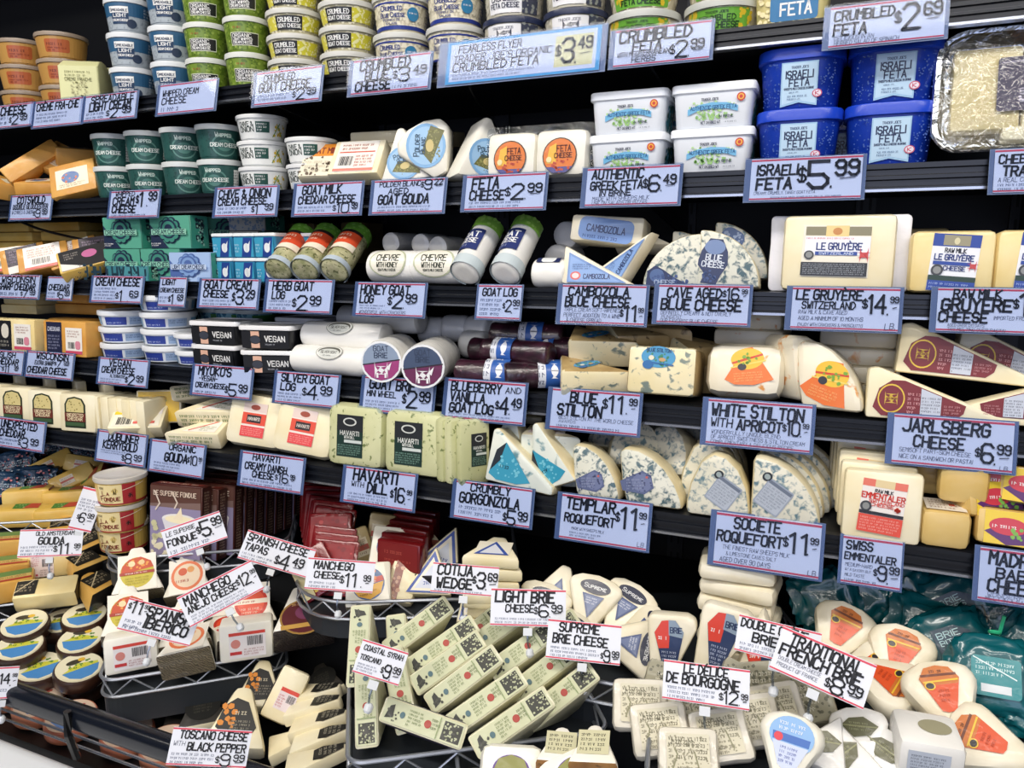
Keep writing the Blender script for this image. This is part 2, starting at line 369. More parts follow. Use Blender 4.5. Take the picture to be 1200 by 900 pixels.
POLY = {'rect': [(-.5, 0), (.5, 0), (.5, 1), (-.5, 1)], 'tri': [(-.5, 0), (.5, 0), (-.5, 1)], 'triR': [(-.5, 0), (.5, 0), (.5, 1)], 'iso': [(-.5, 0), (.5, 0), (.06, 1), (-.06, 1)],
 'quarter': [(-.5, 0), (.5, 0)]+[(-.5+math.cos(R_(a)), math.sin(R_(a))) for a in range(10, 91, 10)],
 'quarterL': [(-.5, 0), (.5, 0)]+[(.5-math.cos(R_(a)), math.sin(R_(a))) for a in range(90, 9, -10)],
 'half': [(-.5, 0), (.5, 0)]+[(.5*math.cos(R_(a)), math.sin(R_(a))) for a in range(8, 173, 12)],
 'brie': [(-.09, 0), (.09, 0), (.5, .78), (.46, .88), (.3, .96), (0, 1), (-.3, .96), (-.46, .88), (-.5, .78)],
 'brieS': [(-.13, 0), (.13, 0), (.5, .7), (.42, .9), (.15, 1), (-.15, 1), (-.42, .9), (-.5, .7)],
 'quarterR': [(-.35, 0), (.5, 0), (.46, .2), (.36, .45), (.2, .7), (0, .88), (-.2, .98), (-.4, 1), (-.5, .95), (-.44, .4)],
 'moon': [(-.5, .0), (.5, .0), (.5, .18), (.44, .5), (.3, .78), (.1, .95), (-.1, 1), (-.3, .85), (-.45, .5), (-.5, .2)]}
_blk = {}
def block(key, name, cat, shape, w, h, d, mats, bev=.004, labels=(), lump=0, axis='y', sel=None, part='label', lmat=None):
    """a cheese cut: labels = [(where, cu, cv, lw, lh, rot, ops)], centre and size as fractions of the face"""
    if key in _blk: return _blk[key]
    mats = mats if isinstance(mats, list) else [mats]
    if axis == 'y': poly = [(x*w, z*h) for x, z in POLY[shape]]; vs, fs, ns = prism(poly, d, bev, 'y', lump, seed=len(_blk))
    else: poly = [(x*w, (z-.0)*d-d/2) for x, z in POLY[shape]]; vs, fs, ns = prism(poly, h, bev, 'z', lump, seed=len(_blk))
    mi = [0]*len(fs)
    if sel: mi = [1 if sel(n) else 0 for n in ns]
    mb = MB().add(vs, fs, mi=mi, smooth=True); parts = [(name, mb.mesh(name, mats))]
    for k, (wh, cu, cv, lw, lh, ro, ops) in enumerate(labels):
        if wh == 'front': U, V, fw, fh, o = (1, 0, 0), (0, 0, 1), w, h, Vector(((cu-.5)*w, -d/2-lump, cv*h))
        elif wh == 'top': U, V, fw, fh, o = (1, 0, 0), (0, 1, 0), w, d, Vector(((cu-.5)*w, (cv-.5)*d, h+lump))
        elif wh == 'right': U, V, fw, fh, o = (0, 1, 0), (0, 0, 1), d, h, Vector((w/2+lump, (cu-.5)*d, cv*h))
        lb = MB(); Decal(lb, lw*fw, lh*fh, flatmap(o, U, V, lw*fw, lh*fh, R_(ro)), seed=len(_blk)+k).run(ops)
        parts.append((part, lb.mesh(part, lmat or INK)))
    K = Kind(name, cat, parts, h, True, d); _blk[key] = K; return K
def tub(key, name, dia, h, body, lid, ops, lblspan=300, taper=.84, band=(.08, .86), lidh=.16, bodymat=None):
    if key in _blk: return _blk[key]
    r1 = dia/2*.95; r0 = r1*taper; lh = h*lidh; hb = h-lh*.55
    bmat = bodymat or plastic(body, .35)
    b = MB().add(*lathe([(r0*.9, 0), (r0, .002), (r1, hb)]), smooth=True).mesh('body', bmat)
    rr = dia/2
    l = MB().add(*lathe([(r1*.98, h-lh), (rr, h-lh), (rr*1.01, h-lh*.5), (rr, h-.0008), (rr*.94, h), (rr*.9, h-.0015), (rr*.4, h-.002)]), smooth=True).mesh('lid', plastic(lid, .3))
    z0, z1 = h*band[0], (h-lh)*band[1]/.86*.98; ra, rb = r0+(r1-r0)*z0/hb, r0+(r1-r0)*z1/hb; W = R_(lblspan)*(ra+rb)/2
    lb = MB(); Decal(lb, W, z1-z0, conemap(W, z1-z0, ra, rb, z0), strip=(ra+rb)/2*R_(9), seed=len(_blk)).run(ops)
    K = Kind(name, 'cheese tub', [('body', b), ('lid', l), ('label', lb.mesh('label', INK))], h, False, dia); _blk[key] = K; return K
def rtub(key, name, w, d, h, body, lid, ops, r=.012, taper=.9, lid_h=.2, side=None):
    if key in _blk: return _blk[key]
    hb = h*(1-lid_h*.4); ring = lambda s, z: [(x, y, z) for x, y in rrect(w*s, d*s, r)]
    b = MB().add(*loft([ring(taper*.96, 0), ring(taper, .003), ring(.97, hb)]), smooth=True).mesh('body', plastic(body, .35))
    lz = h*(1-lid_h); ring2 = lambda s, z: [(x, y, z) for x, y in rrect(w*s, d*s, r)]
    l = MB().add(*loft([ring2(.985, lz), ring2(1.02, lz+.001), ring2(1.02, h-.002), ring2(1.0, h), ring2(.93, h), ring2(.91, h-.002)]), smooth=True).mesh('lid', plastic(lid, .3))
    parts = [('body', b), ('lid', l)]; yb, yt = -d/2*taper, -d/2*(taper+(.97-taper)*lz/hb); lw = w*taper*.94; lh = lz*.9
    def fm(u, v, l_): t = (v+lz*.05)/lz; return Vector((u-lw/2, yb+(yt-yb)*t-.0012-EPS*l_, v+lz*.05))
    lb = MB(); Decal(lb, lw, lh, fm, seed=len(_blk)).run(ops); parts.append(('label', lb.mesh('label', INK)))
    if side:
        ld = d*taper*.7; xb, xt = w/2*taper, w/2*(taper+(.97-taper)*lz/hb)
        def fs_(u, v, l_): t = (v+lz*.05)/lz; return Vector((xb+(xt-xb)*t+.0012+EPS*l_, u-ld/2, v+lz*.05))
        lb = MB(); Decal(lb, ld, lh, fs_, seed=3).run(side); parts.append(('label', lb.mesh('label', INK)))
    K = Kind(name, 'cheese tub', parts, h, False, d); _blk[key] = K; return K
def log(key, name, r, L, mat, axis, bands=(), front=None, endr=.75, lump=0, cat='cheese log', cap=None):
    """a rolled log; z is its underside. bands: printed sleeves (start, end fraction of length, span deg, centre deg, ops); front: round label on the near end"""
    if key in _blk: return _blk[key]
    prof = [(r*endr*.6, -L/2), (r*endr, -L/2), (r*.95, -L/2+r*.12), (r, -L/2+r*.35)]+[(r, -L/2+r*.35+(L-r*.7)*k/6) for k in range(1, 6)]+[(r, L/2-r*.35), (r*.95, L/2-r*.12), (r*endr, L/2), (r*endr*.6, L/2)]
    vs, fs = lathe(prof, 24, axis)
    vs = [Vector(v) for v in vs]
    if lump: vs = [v+lump*mnoise.noise_vector(v*60+Vector((len(_blk), 0, 0))) for v in vs]
    vs = [v+Vector((0, 0, r)) for v in vs]
    parts = [(name, MB().add(vs, fs, smooth=True).mesh(name, mat))]
    for (a, b, span, cen, ops, pn) in bands:
        w_ = R_(span)*r; l_ = (b-a)*L; x0 = -L/2+a*L; ca = R_(cen)
        if axis == 'x':   # u along x, v around (bottom-front to top)
            def fm(u, v, l, x0=x0, w_=w_, ca=ca): q = ca+(v-w_/2)/r; rr = r+lump+.0008+EPS*l; return Vector((x0+u, -rr*math.cos(q), r+rr*math.sin(q)))
            lb = MB(); D = Decal(lb, l_, w_, fm, seed=len(_blk))
            D.poly_ = D.poly
            def pl(pts, c, D=D):
                ya = min(p[1] for p in pts); yb = max(p[1] for p in pts); st = r*.16; i = math.floor(ya/st)
                while i*st < yb:
                    cc = clipx([(y, x) for x, y in pts], i*st, (i+1)*st)
                    if cc: D.poly_([(x, y) for y, x in cc], c)
                    i += 1
            D.poly = pl; D.run(ops)
        else:             # axis y: u around, v along from the near end
            def fm(u, v, l, x0=x0, w_=w_, ca=ca): q = ca+(u-w_/2)/r; rr = r+lump+.0008+EPS*l; return Vector((rr*math.sin(q), x0+v, r+rr*math.cos(q)))
            lb = MB(); Decal(lb, w_, l_, fm, strip=r*.16, seed=len(_blk)).run(ops)
        parts.append((pn, lb.mesh(pn, INK)))
    if front:
        lb = MB(); s_ = r*2*endr*1.0; Decal(lb, s_, s_, flatmap((0, -L/2-.0006-lump, r), (1, 0, 0), (0, 0, 1), s_, s_), seed=4).run(front); parts.append(('label', lb.mesh('label', INK)))
    if cap: parts.append(('cap', cap))
    K = Kind(name, cat, parts, 2*r, True, 2*r); _blk[key] = K; return K
# ------------------------------------------------------------------ the case: back wall, shelves, deck
XL, XR, YB = -4.2, 1.5, 1.50
def struct(name, mb, mat):
    o = link(name, mb.mesh(name, mat)); o['kind'] = 'structure'; return o
struct('floor', MB().add(*box(XL-2, -6, -.02, XR+2, 2, 0)), plastic('8d8a84', .5))
struct('wall_back', MB().add(*box(XL, YB, 0, XR, YB+.04, 2.6)), plastic('18191c', .6))
up = MB().add(*box(-.016, -.008, 0, .016, 0, 1.75))
for i in range(40):
    z = .04+i*.042
    for x in (-.007, .007): up.add(*box(x-.0022, -.0086, z, x+.0022, -.0079, z+.022), mi=1)
UPK = Kind('shelf_upright', 'shelf upright', [('shelf_upright', up.mesh('shelf_upright', [plastic('2c2e33', .5), plastic('050506', .6)]))])
for i, px in enumerate((205, 450, 590, 805, 1010, 1190)):
    x = solveX(px, YB, 1.5)
    put(UPK, (x, YB-.0005, .7), rot(), 'slotted dark steel shelf upright on the back wall, %s from the left' % ORD[i], 'slotted uprights on the back wall')
SHN = {'A': 'top shelf with crumbled cheese tubs', 'B': 'second shelf with feta and cream cheese tubs', 'C': 'third shelf with gruyere and goat logs',
       'D': 'fourth shelf with stilton and goat brie', 'E': 'fifth shelf with havarti and roquefort'}
for k, (D, z) in SH.items():
    t = link('display_shelf', None); t.location = (0, D, z); t['category'] = 'shelf'; t['label'] = 'long black refrigerated '+SHN[k]; t['group'] = 'black display shelves'
    fc = FACES[k]
    link('shelf_panel', MB().add(*box(XL, .012, fc-.018, XR, YB-D-.009, fc)).mesh('shelf_panel', SHELF), t)
    pr = [(.012, fc), (0, fc), (0, fc*.82), (.004, fc*.78), (.004, fc*.6), (0, fc*.56), (0, fc*.44), (.004, fc*.4), (.004, fc*.2), (-.001, fc*.16), (-.001, .003), (.012, .003)]
    n = len(pr); vs = [(XL, y, zz) for y, zz in pr]+[(XR, y, zz) for y, zz in pr]
    link('price_rail', MB().add(vs, [[i, (i+1) % n, (i+1) % n+n, i+n] for i in range(n)]).mesh('price_rail', RAIL), t)
    link('rail_lip', MB().add(*box(XL, -.003, 0, XR, .012, .0034)).mesh('rail_lip', CHROME), t)
    for px in (450, 805, 1190):
        x = solveX(px, YB, 1.5); br = MB()
        br.add([(x-.002, .02, -.006), (x-.002, YB-D-.01, -.05), (x-.002, YB-D-.01, fc-.02), (x-.002, .02, fc-.02), (x+.002, .02, -.006), (x+.002, YB-D-.01, -.05), (x+.002, YB-D-.01, fc-.02), (x+.002, .02, fc-.02)],
               [[3, 2, 1, 0], [4, 5, 6, 7], [0, 1, 5, 4], [1, 2, 6, 5], [2, 3, 7, 6], [3, 0, 4, 7]])
        link('shelf_bracket', br.mesh('shelf_bracket', BLACK), t)
t = link('unseen_shade_canopy', MB().add(*box(XL, .92, 2.3, XR, YB-.002, 2.4)).mesh('unseen_shade_canopy', plastic('1a1b1e', .5))); t['category'] = 'shade canopy'; t['label'] = 'unseen dark canopy added above the top shelf to shade the back wall'  # out of view, added to keep ceiling light off the upper back wall
def cable(pts, r, label):
    P = [Vector(p) for p in pts]; out = []
    for i in range(len(P)-1):
        a, b, c, d = P[max(i-1, 0)], P[i], P[i+1], P[min(i+2, len(P)-1)]
        for k in range(6):
            t = k/6; out.append(.5*((2*b)+(c-a)*t+(2*a-5*b+4*c-d)*t*t+(3*b-a-3*c+d)*t**3))
    out.append(P[-1]); o = link('power_cable', MB().add(*tubemesh(out, r), smooth=True).mesh('power_cable', BLACK)); o['category'] = 'cable'; o['label'] = label; o['group'] = 'black cables under the shelves'
cable([aty(18, 257, 1.16), aty(45, 268, 1.16), aty(80, 277, 1.17), aty(128, 287, 1.18)], .003, 'black power cable drooping under second shelf at far left')
cable([aty(548, 96, 1.16), aty(560, 120, 1.2), aty(584, 152, 1.3)], .0022, 'thin grey cable hanging under top shelf above orange feta packs')
cable([aty(548, 249, 1.18), aty(566, 262, 1.3), aty(598, 276, 1.46)], .003, 'black power cable looping under second shelf behind goat logs')
# deck of the case with its bumper, wires and white nose
t = link('refrigerated_case', None); t.location = (0, .7, 0); t['category'] = 'refrigerated case'; t['label'] = 'open refrigerated cheese case base with black bumper rail and white front edge'
link('deck', MB().add(*box(XL, .02, .66, XR, .795, .69)).mesh('deck', BLACK), t)
link('deck_back', MB().add(*box(XL, .79, .69, XR, .795, .7)).mesh('deck_back', BLACK), t)
link('base', MB().add(*box(XL, -.1, .0, XR, .79, .66)).mesh('base', plastic('c9ced6', .4)), t)
nose = MB().add(*loft([[(x, -.145+y, .625+z) for y, z in rrect(.25, .23, .03)] for x in (XL, XR)]), smooth=True)
link('front_nose', nose.mesh('front_nose', plastic('e9edf3', .3)), t)
t = link('bumper_rail', None); t.location = (0, .7, 0); t['category'] = 'bumper rail'; t['label'] = 'black bumper rail with guard wires along the front edge of the case'
link('bumper', MB().add(*loft([[(x, -.012+y, .806+z) for y, z in rrect(.030, .036, .012)] for x in (XL, XR)]), smooth=True).mesh('bumper', plastic('12161f', .22)), t)
for z in (.782, .765, .748): link('guard_wire', MB().add(*tubemesh([(XL, -.006, z), (XR, -.006, z)], .0022), smooth=True).mesh('guard_wire', CHROME), t)
link('bumper_joint', MB().add(*tubemesh([(solveX(92, .68, .75), -.03, .827), (solveX(92, .68, .75), -.033, .79), (solveX(92, .68, .75)-.004, -.02, .742)], .006), smooth=True).mesh('bumper_joint', plastic('0a0a0c', .2)), t)
def riser(Y0, Y1, z0, z1, X0, X1, label):
    o = link('display_riser', MB().add(*prism(rrect(X1-X0, z1-z0, .006, 2, (X0+X1)/2, (z0+z1)/2), Y1-Y0, .002, 'y')[:2]).mesh('display_riser', plastic('0e1013', .5))); o.location = (0, (Y0+Y1)/2, 0)
    o['category'] = 'riser'; o['label'] = label; return o
riser(1.0, YB-.012, .702, .878, XL+.05, XR-.05, 'long black riser step carrying the upper wire baskets under lowest shelf')

def basket(c0, c1, dep, zr, label, pan=.035, rad=.07, group='curved wire baskets', wr=.0028):
    a0, a1 = atz(*c0, zr), atz(*c1, zr); u = (a1-a0); wd = u.length; u.normalize(); bk_ = Vector((-u.y, u.x, 0)); mid = (a0+a1)/2+bk_*dep/2
    t = link('wire_basket', None); t.location = (mid.x, mid.y, zr-pan-.03); t.rotation_euler = (0, 0, math.atan2(u.y, u.x)); t['category'] = 'basket'; t['label'] = label; t['group'] = group
    x0, x1, Yf, Yb = -wd/2, wd/2, 0, dep
    hw, hd = (x1-x0)/2, (Yb-Yf)/2
    def ring(o=0):
        p = [(-hw-o, hd)]+[(-hw-o+rad*(1-math.cos(R_(a))), -hd-o+rad*(1-math.sin(R_(a)))) for a in range(0, 91, 15)]
        return p+[(-x, y) for x, y in p[::-1]]
    for dz in (0, -.03): link('rim_wire', MB().add(*tubemesh([(x, y, pan+.03+dz) for x, y in ring()], wr), smooth=True).mesh('rim_wire', WIRE), t)
    pts = ring(); L = [0]
    for a, b in zip(pts, pts[1:]): L.append(L[-1]+math.dist(a, b))
    zz = []; n = max(8, int(L[-1]/.03))
    for i in range(n+1):
        d = L[-1]*i/n; j = max(k for k in range(len(L)) if L[k] <= d+1e-9); j = min(j, len(pts)-2); f = (d-L[j])/(L[j+1]-L[j])
        zz.append((pts[j][0]+(pts[j+1][0]-pts[j][0])*f, pts[j][1]+(pts[j+1][1]-pts[j][1])*f, pan+(.027 if i % 2 else .002)))
    link('zigzag_wire', MB().add(*tubemesh(zz, .0018), smooth=True).mesh('zigzag_wire', WIRE), t)
    ins = [(x*.985, y*.985) for x, y in ring()]
    link('pan', MB().add(*loft([[(x, y, z) for x, y in ins] for z in (0, max(pan-.002, .003))])).mesh('pan', plastic('262b31', .5)), t)
    return t
ZU, ZL = .945, .84         # rim heights of the upper and lower baskets
basket((-160, 622), (115, 607), .30, ZU, 'wire basket of yellow cheese wedges at far left, behind fondue tubs')
basket((112, 657), (336, 641), .30, ZU, 'curved wire basket holding fondue tubs and brown fondue boxes')
basket((332, 708), (614, 700), .32, ZU, 'curved wire basket of red packs, manchego and cotija wedges', rad=.11)
basket((618, 806), (985, 800), .34, ZU, 'wide half round wire basket of white brie wedges', rad=.15)
basket((1000, 815), (1340, 915), .36, ZU, 'wire basket of french brie and teal bags at right', rad=.08)
basket((-140, 727), (130, 694), .06, ZL-.01, 'wire basket of aged gouda at far left above dark round cheeses', pan=.105, rad=.03)
basket((114, 800), (336, 764), .12, ZL-.01, 'wire basket of spanish cheese wedges with grey speckled pan', pan=.05, rad=.03)
basket((407, 896), (714, 856), .16, .912, 'wire basket of green labelled wine cheese wedges, lower centre', pan=.03, rad=.02)
basket((757, 912), (1320, 1000), .17, .95, 'wire basket of paper wrapped soft cheeses at lower right', pan=.03, rad=.02)
basket((540, 925), (722, 905), .06, .90, 'low wire basket of brown rinded wedges at the bottom edge', pan=.03, rad=.01)

# ------------------------------------------------------------------ handwritten price tags
INKC = '14161f'; FINE = '6f7890'; RED = 'd64a5e'
def price_ops(p, x0, t0, x1, t1, wt=.13):
    if not p: return []
    d, c = p.split('.'); y0, y1 = 1-t1, 1-t0; W = x1-x0; H = y1-y0; k = .30 if len(d) == 1 else .45
    o = [('t', '$', x0, y0+H*.25, x0+W*.13, y0+H*.75, INKC, .16), ('t', d, x0+W*.18, y0, x0+W*(.2+k), y1, INKC, wt), ('t', '.', x0+W*(.26+k), y0, x0+W*(.29+k), y0+H*.2, INKC, .5),
         ('t', c, x0+W*(.33+k), y0+H*.45, x1, y1, INKC, .18), ('l', [(x0+W*(.4+k), y0+H*.32), (x1-W*.05, y0+H*.36)], INKC, .0011)]
    return o
def tag_kind(w, h, lines, price, pbox, fine, seed, red=True, bord=None, stem=False, lo=.06, ro=.035, patch=None):
    ops = [('r', 0, 0, 1, 1, 'e4e7f1')]
    if bord: ops += [('r', 0, 0, 1, 1, '5fb0dc'), ('r', .025, .06, .975, .94, 'e4e7f1')]
    elif red: ops += [('r', 0, .94, 1, .985, RED), ('r', 0, .015, 1, .05, RED)]
    if patch: ops += [('r', *patch)]
    for f in fine:
        if f[0] == 's': ops.append(('s', f[1], 1-f[4], f[3], 1-f[2], f[5], FINE))
        else: ops.append(('t', f[0], f[1], 1-f[4], f[3], 1-f[2], '4c536a', .1, .1, .05))
    if price: lines = [(L[0], L[1], L[2], min(L[3], pbox[0]-.012) if L[1] < pbox[0]-.1 and L[2] < pbox[3]-.04 and L[4] > pbox[1]+.04 else L[3])+tuple(L[4:]) for L in lines]
    for L in lines: ops.append(('t', L[0], L[1], 1-L[4], L[3], 1-L[2], INKC, L[5] if len(L) > 5 else .21, .06, .035))
    ops += price_ops(price, *pbox) if price else []
    mb = MB().add(*box(-w/2, -.0004, 0, w/2, .0004, h), col='eef0f5')
    Decal(mb, w, h, flatmap((0, 0, h/2), (1, 0, 0), (0, 0, 1), w, h), seed=seed).run(ops)
    parts = [('card', mb.mesh('card', PAPER))]
    if not stem: sl = MB().add(*box(-w*(.5+lo), -.0046, -h*.04, w*(.5+ro), -.0042, h*1.03)); parts.append(('sleeve', sl.mesh('sleeve', SLEEVE)))
    bk = MB().add(*(box(-w*.495, .0006, .002, w*.495, .0016, h-.002) if stem else box(-w*(.5+lo), .0008, -h*.04, w*(.5+ro), .0014, h*1.03))); parts.append(('backing', bk.mesh('backing', plastic('b9c4d8' if stem else '56688a', .3))))
    if stem:
        st = MB().add(*tubemesh([(0, .004, -.002), (0, .006, -.02), (.003, .012, -.034)], .0016), smooth=True); parts.append(('stem', st.mesh('stem', CLEARP)))
        cl = MB().add(*box(-.006, -.002, -.012, .006, .008, -.002)).add(*lathe([(.003, -.006), (.0055, -.003), (.0055, .003), (.003, .006)], 12)); cl.v = [(a, b, c) if i < 8 else (a+.003, b+.012, c-.034) for i, (a, b, c) in enumerate(cl.v)]
        parts.append(('clip', cl.mesh('clip', plastic('d5d9de', .25))))
    return Kind('price_tag', 'price tag', parts, h, False)
_ts = [0]
def tag(sh, px, py, wpx, hpx, lines, price, pbox, fine, label, **k):
    D, z = SH[sh]; p = aty(px, py, D-.014); _ts[0] += 1
    kx = (aty(px+4, py, D-.014).x-aty(px-4, py, D-.014).x)/8
    K = tag_kind(wpx*kx, hpx*depth(p)/F, lines, price, pbox, fine, _ts[0], **k)
    put(K, p, rot(0, -13), 'price tag '+label, 'shelf price tags', centre=True)
def btag(px, py, Y, wpx, hpx, roll, lines, price, pbox, fine, label, tilt=-28, **k):
    p = aty(px, py, Y); _ts[0] += 1; m = depth(p)/F
    K = tag_kind(wpx*m, hpx*m, lines, price, pbox, fine, _ts[0], stem=True, lo=.02, **k)
    put(K, p, rot(facing(p)*.9, tilt, roll), 'price tag '+label, 'basket price tags', centre=True)
T = tag
T('A', 12, 136, 52, 27, [('  B CHEESE', .05, .1, .85, .45)], '2.99', (.5, .5, .9, .9), [('s', .05, .48, .5, .9, 2)], 'cut by the left edge under the orange tubs')
T('A', 68, 132, 56, 31, [('CRÈME FRAÎCHE', .04, .08, .92, .4)], None, 0, [('s', .05, .45, .7, .85, 3)], 'reading CREME FRAICHE below pale yellow carton')
T('A', 129, 125, 60, 31, [('SPREADABLE', .12, .06, .95, .3, .2), ('LIGHT CREAM', .1, .32, .9, .62)], '2.99', (.45, .58, .95, .95), [('s', .04, .65, .4, .95, 2)], 'reading SPREADABLE LIGHT CREAM')
T('A', 219, 114, 66, 36, [('WHIPPED CREAM', .06, .2, .7, .42, .14), ('CHEESE', .06, .46, .5, .68, .14)], None, 0, [('s', .06, .72, .5, .95, 1)], 'reading WHIPPED CREAM CHEESE below green tubs')
T('A', 337, 101, 76, 40, [('CRUMBLED', .12, .1, .6, .32), ('GOAT CHEESE', .06, .36, .85, .62)], '2.99', (.6, .64, .95, .94), [('s', .05, .68, .55, .9, 2)], 'reading CRUMBLED GOAT CHEESE')
T('A', 457, 87, 90, 42, [('CRUMBLED', .1, .06, .75, .34), ('BLUE', .18, .38, .48, .62), ('CHEESE', .06, .66, .52, .92)], '3.49', (.55, .36, .97, .74), [('s', .55, .8, .95, .95, 1)], 'reading CRUMBLED BLUE CHEESE')
T('A', 610, 66, 180, 52, [('FEARLESS FLYER', .08, .08, .5, .3, .14), ("TRADER JOE'S ORGANIC", .05, .34, .7, .5, .13), ('CRUMBLED FETA', .05, .53, .62, .72, .15)], '3.49', (.73, .2, .95, .8), [('s', .05, .76, .6, .92, 2)], 'large blue bordered reading ORGANIC CRUMBLED FETA', bord=True, patch=(.72, .15, .955, .85, 'f3e7a8'))
T('A', 775, 52, 112, 45, [('CRUMBLED', .05, .06, .8, .36), ('FETA', .2, .38, .5, .62), ('WITH MEDITERRANEAN', .04, .62, .62, .76, .14), ('HERBS', .2, .78, .45, .92, .14)], '2.99', (.6, .48, .94, .9), [], 'reading CRUMBLED FETA WITH MEDITERRANEAN HERBS')
T('A', 1038, 26, 134, 50, [('CRUMBLED', .04, .08, .62, .42), ('FETA', .04, .46, .33, .72)], '2.69', (.58, .14, .97, .74), [('DELICIOUS IN AN', .05, .74, .4, .84), ('HERBED SALAD OF SPINACH', .05, .86, .62, .96)], 'reading CRUMBLED FETA at 2.69')
T('B', 36, 243, 46, 29, [('COTSWOLD', .15, .06, .85, .34), ('DOUBLE GLOUCESTER', .06, .38, .94, .58, .2)], '9.99', (.6, .62, .95, .92), [('W CHIVES & ONION', .04, .62, .58, .78)], 'reading COTSWOLD DOUBLE GLOUCESTER')
T('B', 157, 239, 56, 32, [('WHIPPED', .1, .03, .5, .2, .18), ('CREAM', .06, .26, .5, .52), ('CHEESE', .06, .56, .55, .82)], '1.99', (.55, .1, .97, .6), [('s', .05, .86, .9, .97, 1)], 'reading WHIPPED CREAM CHEESE 1.99 below dark green tubs')
T('B', 288, 236, 70, 35, [('CHIVE & ONION', .04, .1, .9, .36), ('CREAM CHEESE', .04, .4, .85, .62)], '1.99', (.62, .62, .97, .95), [('s', .04, .66, .55, .93, 2)], 'reading CHIVE & ONION CREAM CHEESE')
T('B', 384, 233, 76, 38, [('GOAT MILK', .1, .08, .7, .34), ('CHEDDAR CHEESE', .05, .4, .92, .65)], '10.99', (.6, .66, .97, .95), [('s', .05, .7, .58, .92, 2)], 'reading GOAT MILK CHEDDAR CHEESE')
T('B', 478, 230, 82, 40, [('POLDER BLANC', .08, .06, .68, .2, .17), ('AGED', .22, .26, .5, .42, .18), ('GOAT GOUDA', .08, .46, .8, .72)], '9.22', (.68, .04, .98, .32), [('s', .08, .76, .85, .96, 2)], 'reading AGED GOAT GOUDA 9.22')
T('B', 591, 225, 92, 42, [('FETA', .08, .08, .42, .4), ('CHEESE', .06, .44, .5, .72)], '2.99', (.52, .3, .97, .72), [('s', .06, .74, .75, .95, 2)], 'reading FETA CHEESE below orange labelled packs')
T('B', 740, 218, 108, 46, [('AUTHENTIC', .06, .06, .62, .3), ('GREEK FETA', .05, .36, .64, .58), ('IN BRINE', .16, .6, .5, .74, .18)], '6.49', (.63, .26, .97, .66), [('MADE WITH SHEEPS MILK', .08, .76, .7, .86), ('USE ON SALADS OR PIZZAS', .08, .88, .68, .97)], 'reading AUTHENTIC GREEK FETA IN BRINE')
T('B', 943, 209, 130, 50, [('ISRAELI', .06, .14, .46, .42), ('FETA', .06, .48, .38, .74)], '5.99', (.44, .12, .97, .74), [('CREAMY, CRUMBLY, TANGY GOAT FETA', .04, .78, .6, .88), ('s', .2, .9, .95, .98, 1)], 'reading ISRAELI FETA at 5.99')
T('B', 1217, 199, 106, 52, [('CHEESE', .05, .1, .5, .36), ('TRAY', .1, .4, .45, .62)], '9.99', (.6, .2, .95, .7), [('A REAL CROWD', .05, .66, .5, .76), ('s', .05, .78, .9, .97, 2)], 'cut by the right edge, reading CHEESE TRAY')
T('C', 21, 336, 48, 27, [('WISCONSIN', .1, .06, .9, .32), ('SHARP CHEDDAR', .04, .38, .92, .64)], '7.99', (.6, .66, .95, .95), [('s', .05, .7, .6, .92, 1)], 'reading WISCONSIN SHARP CHEDDAR')
T('C', 70, 338, 28, 27, [('CHEDDAR', .06, .34, .9, .58)], '5.99', (.45, .6, .95, .95), [('s', .05, .64, .42, .95, 2)], 'small, reading CHEDDAR, left of CREAM CHEESE tag')
T('C', 137, 339, 57, 31, [('CREAM CHEESE', .06, .08, .95, .36)], '1.69', (.5, .56, .95, .94), [('s', .05, .42, .5, .92, 4)], 'reading CREAM CHEESE 1.69 below green boxes')
T('C', 202, 342, 30, 34, [('LIGHT', .1, .08, .6, .26), ('CREAM CHEESE', .04, .34, .96, .56)], '1.69', (.4, .6, .96, .92), [('s', .05, .64, .38, .9, 2)], 'small, reading LIGHT CREAM CHEESE')
T('C', 268, 344, 66, 34, [('GOAT CREAM', .06, .06, .88, .34), ('CHEESE', .06, .4, .5, .64)], '3.29', (.58, .38, .96, .86), [('s', .05, .7, .6, .94, 2)], 'reading GOAT CREAM CHEESE 3.29')
T('C', 350, 347, 74, 38, [('HERB GOAT', .08, .06, .72, .32), ('LOG', .08, .38, .28, .6)], '2.99', (.42, .5, .86, .94), [('s', .04, .62, .4, .95, 3)], 'reading HERB GOAT LOG')
T('C', 457, 351, 78, 39, [('HONEY GOAT', .05, .08, .78, .36), ('LOG', .05, .4, .25, .62)], '2.99', (.48, .34, .9, .76), [('s', .05, .66, .45, .82, 2), ('WONDERFUL WITH CRACKERS', .05, .85, .75, .95)], 'reading HONEY GOAT LOG')
T('C', 585, 354, 50, 40, [('GOAT LOG', .1, .1, .9, .32)], '2.99', (.6, .4, .98, .82), [('s', .06, .38, .6, .92, 4)], 'narrow, reading GOAT LOG, below wrapped logs')
T('C', 706, 357, 98, 46, [('CAMBOZOLA', .08, .06, .8, .28), ('BLUE CHEESE', .05, .32, .82, .56)], '11.99', (.72, .52, .99, .9), [('TRIPLE CREAM SOFT-RIPENED', .04, .6, .72, .7), ('PERFECT ADDITION TO A WINE', .04, .74, .72, .84), ('& CHEESE SPREAD', .08, .87, .5, .97)], 'reading BLUE CHEESE 11.99, below blue labelled brie wedges')
T('C', 823, 357, 106, 46, [('CAVE AGED', .1, .08, .7, .34), ('BLUE CHEESE', .04, .38, .92, .64)], '16.99', (.72, .08, .98, .36), [('DEFINITELY CREAMY & NOT OVERLY', .04, .68, .82, .78), ('PUNGENT', .05, .8, .28, .88), ('OUR FAVORITE BLUE CHEESE', .04, .89, .68, .98)], 'reading CAVE AGED BLUE CHEESE')
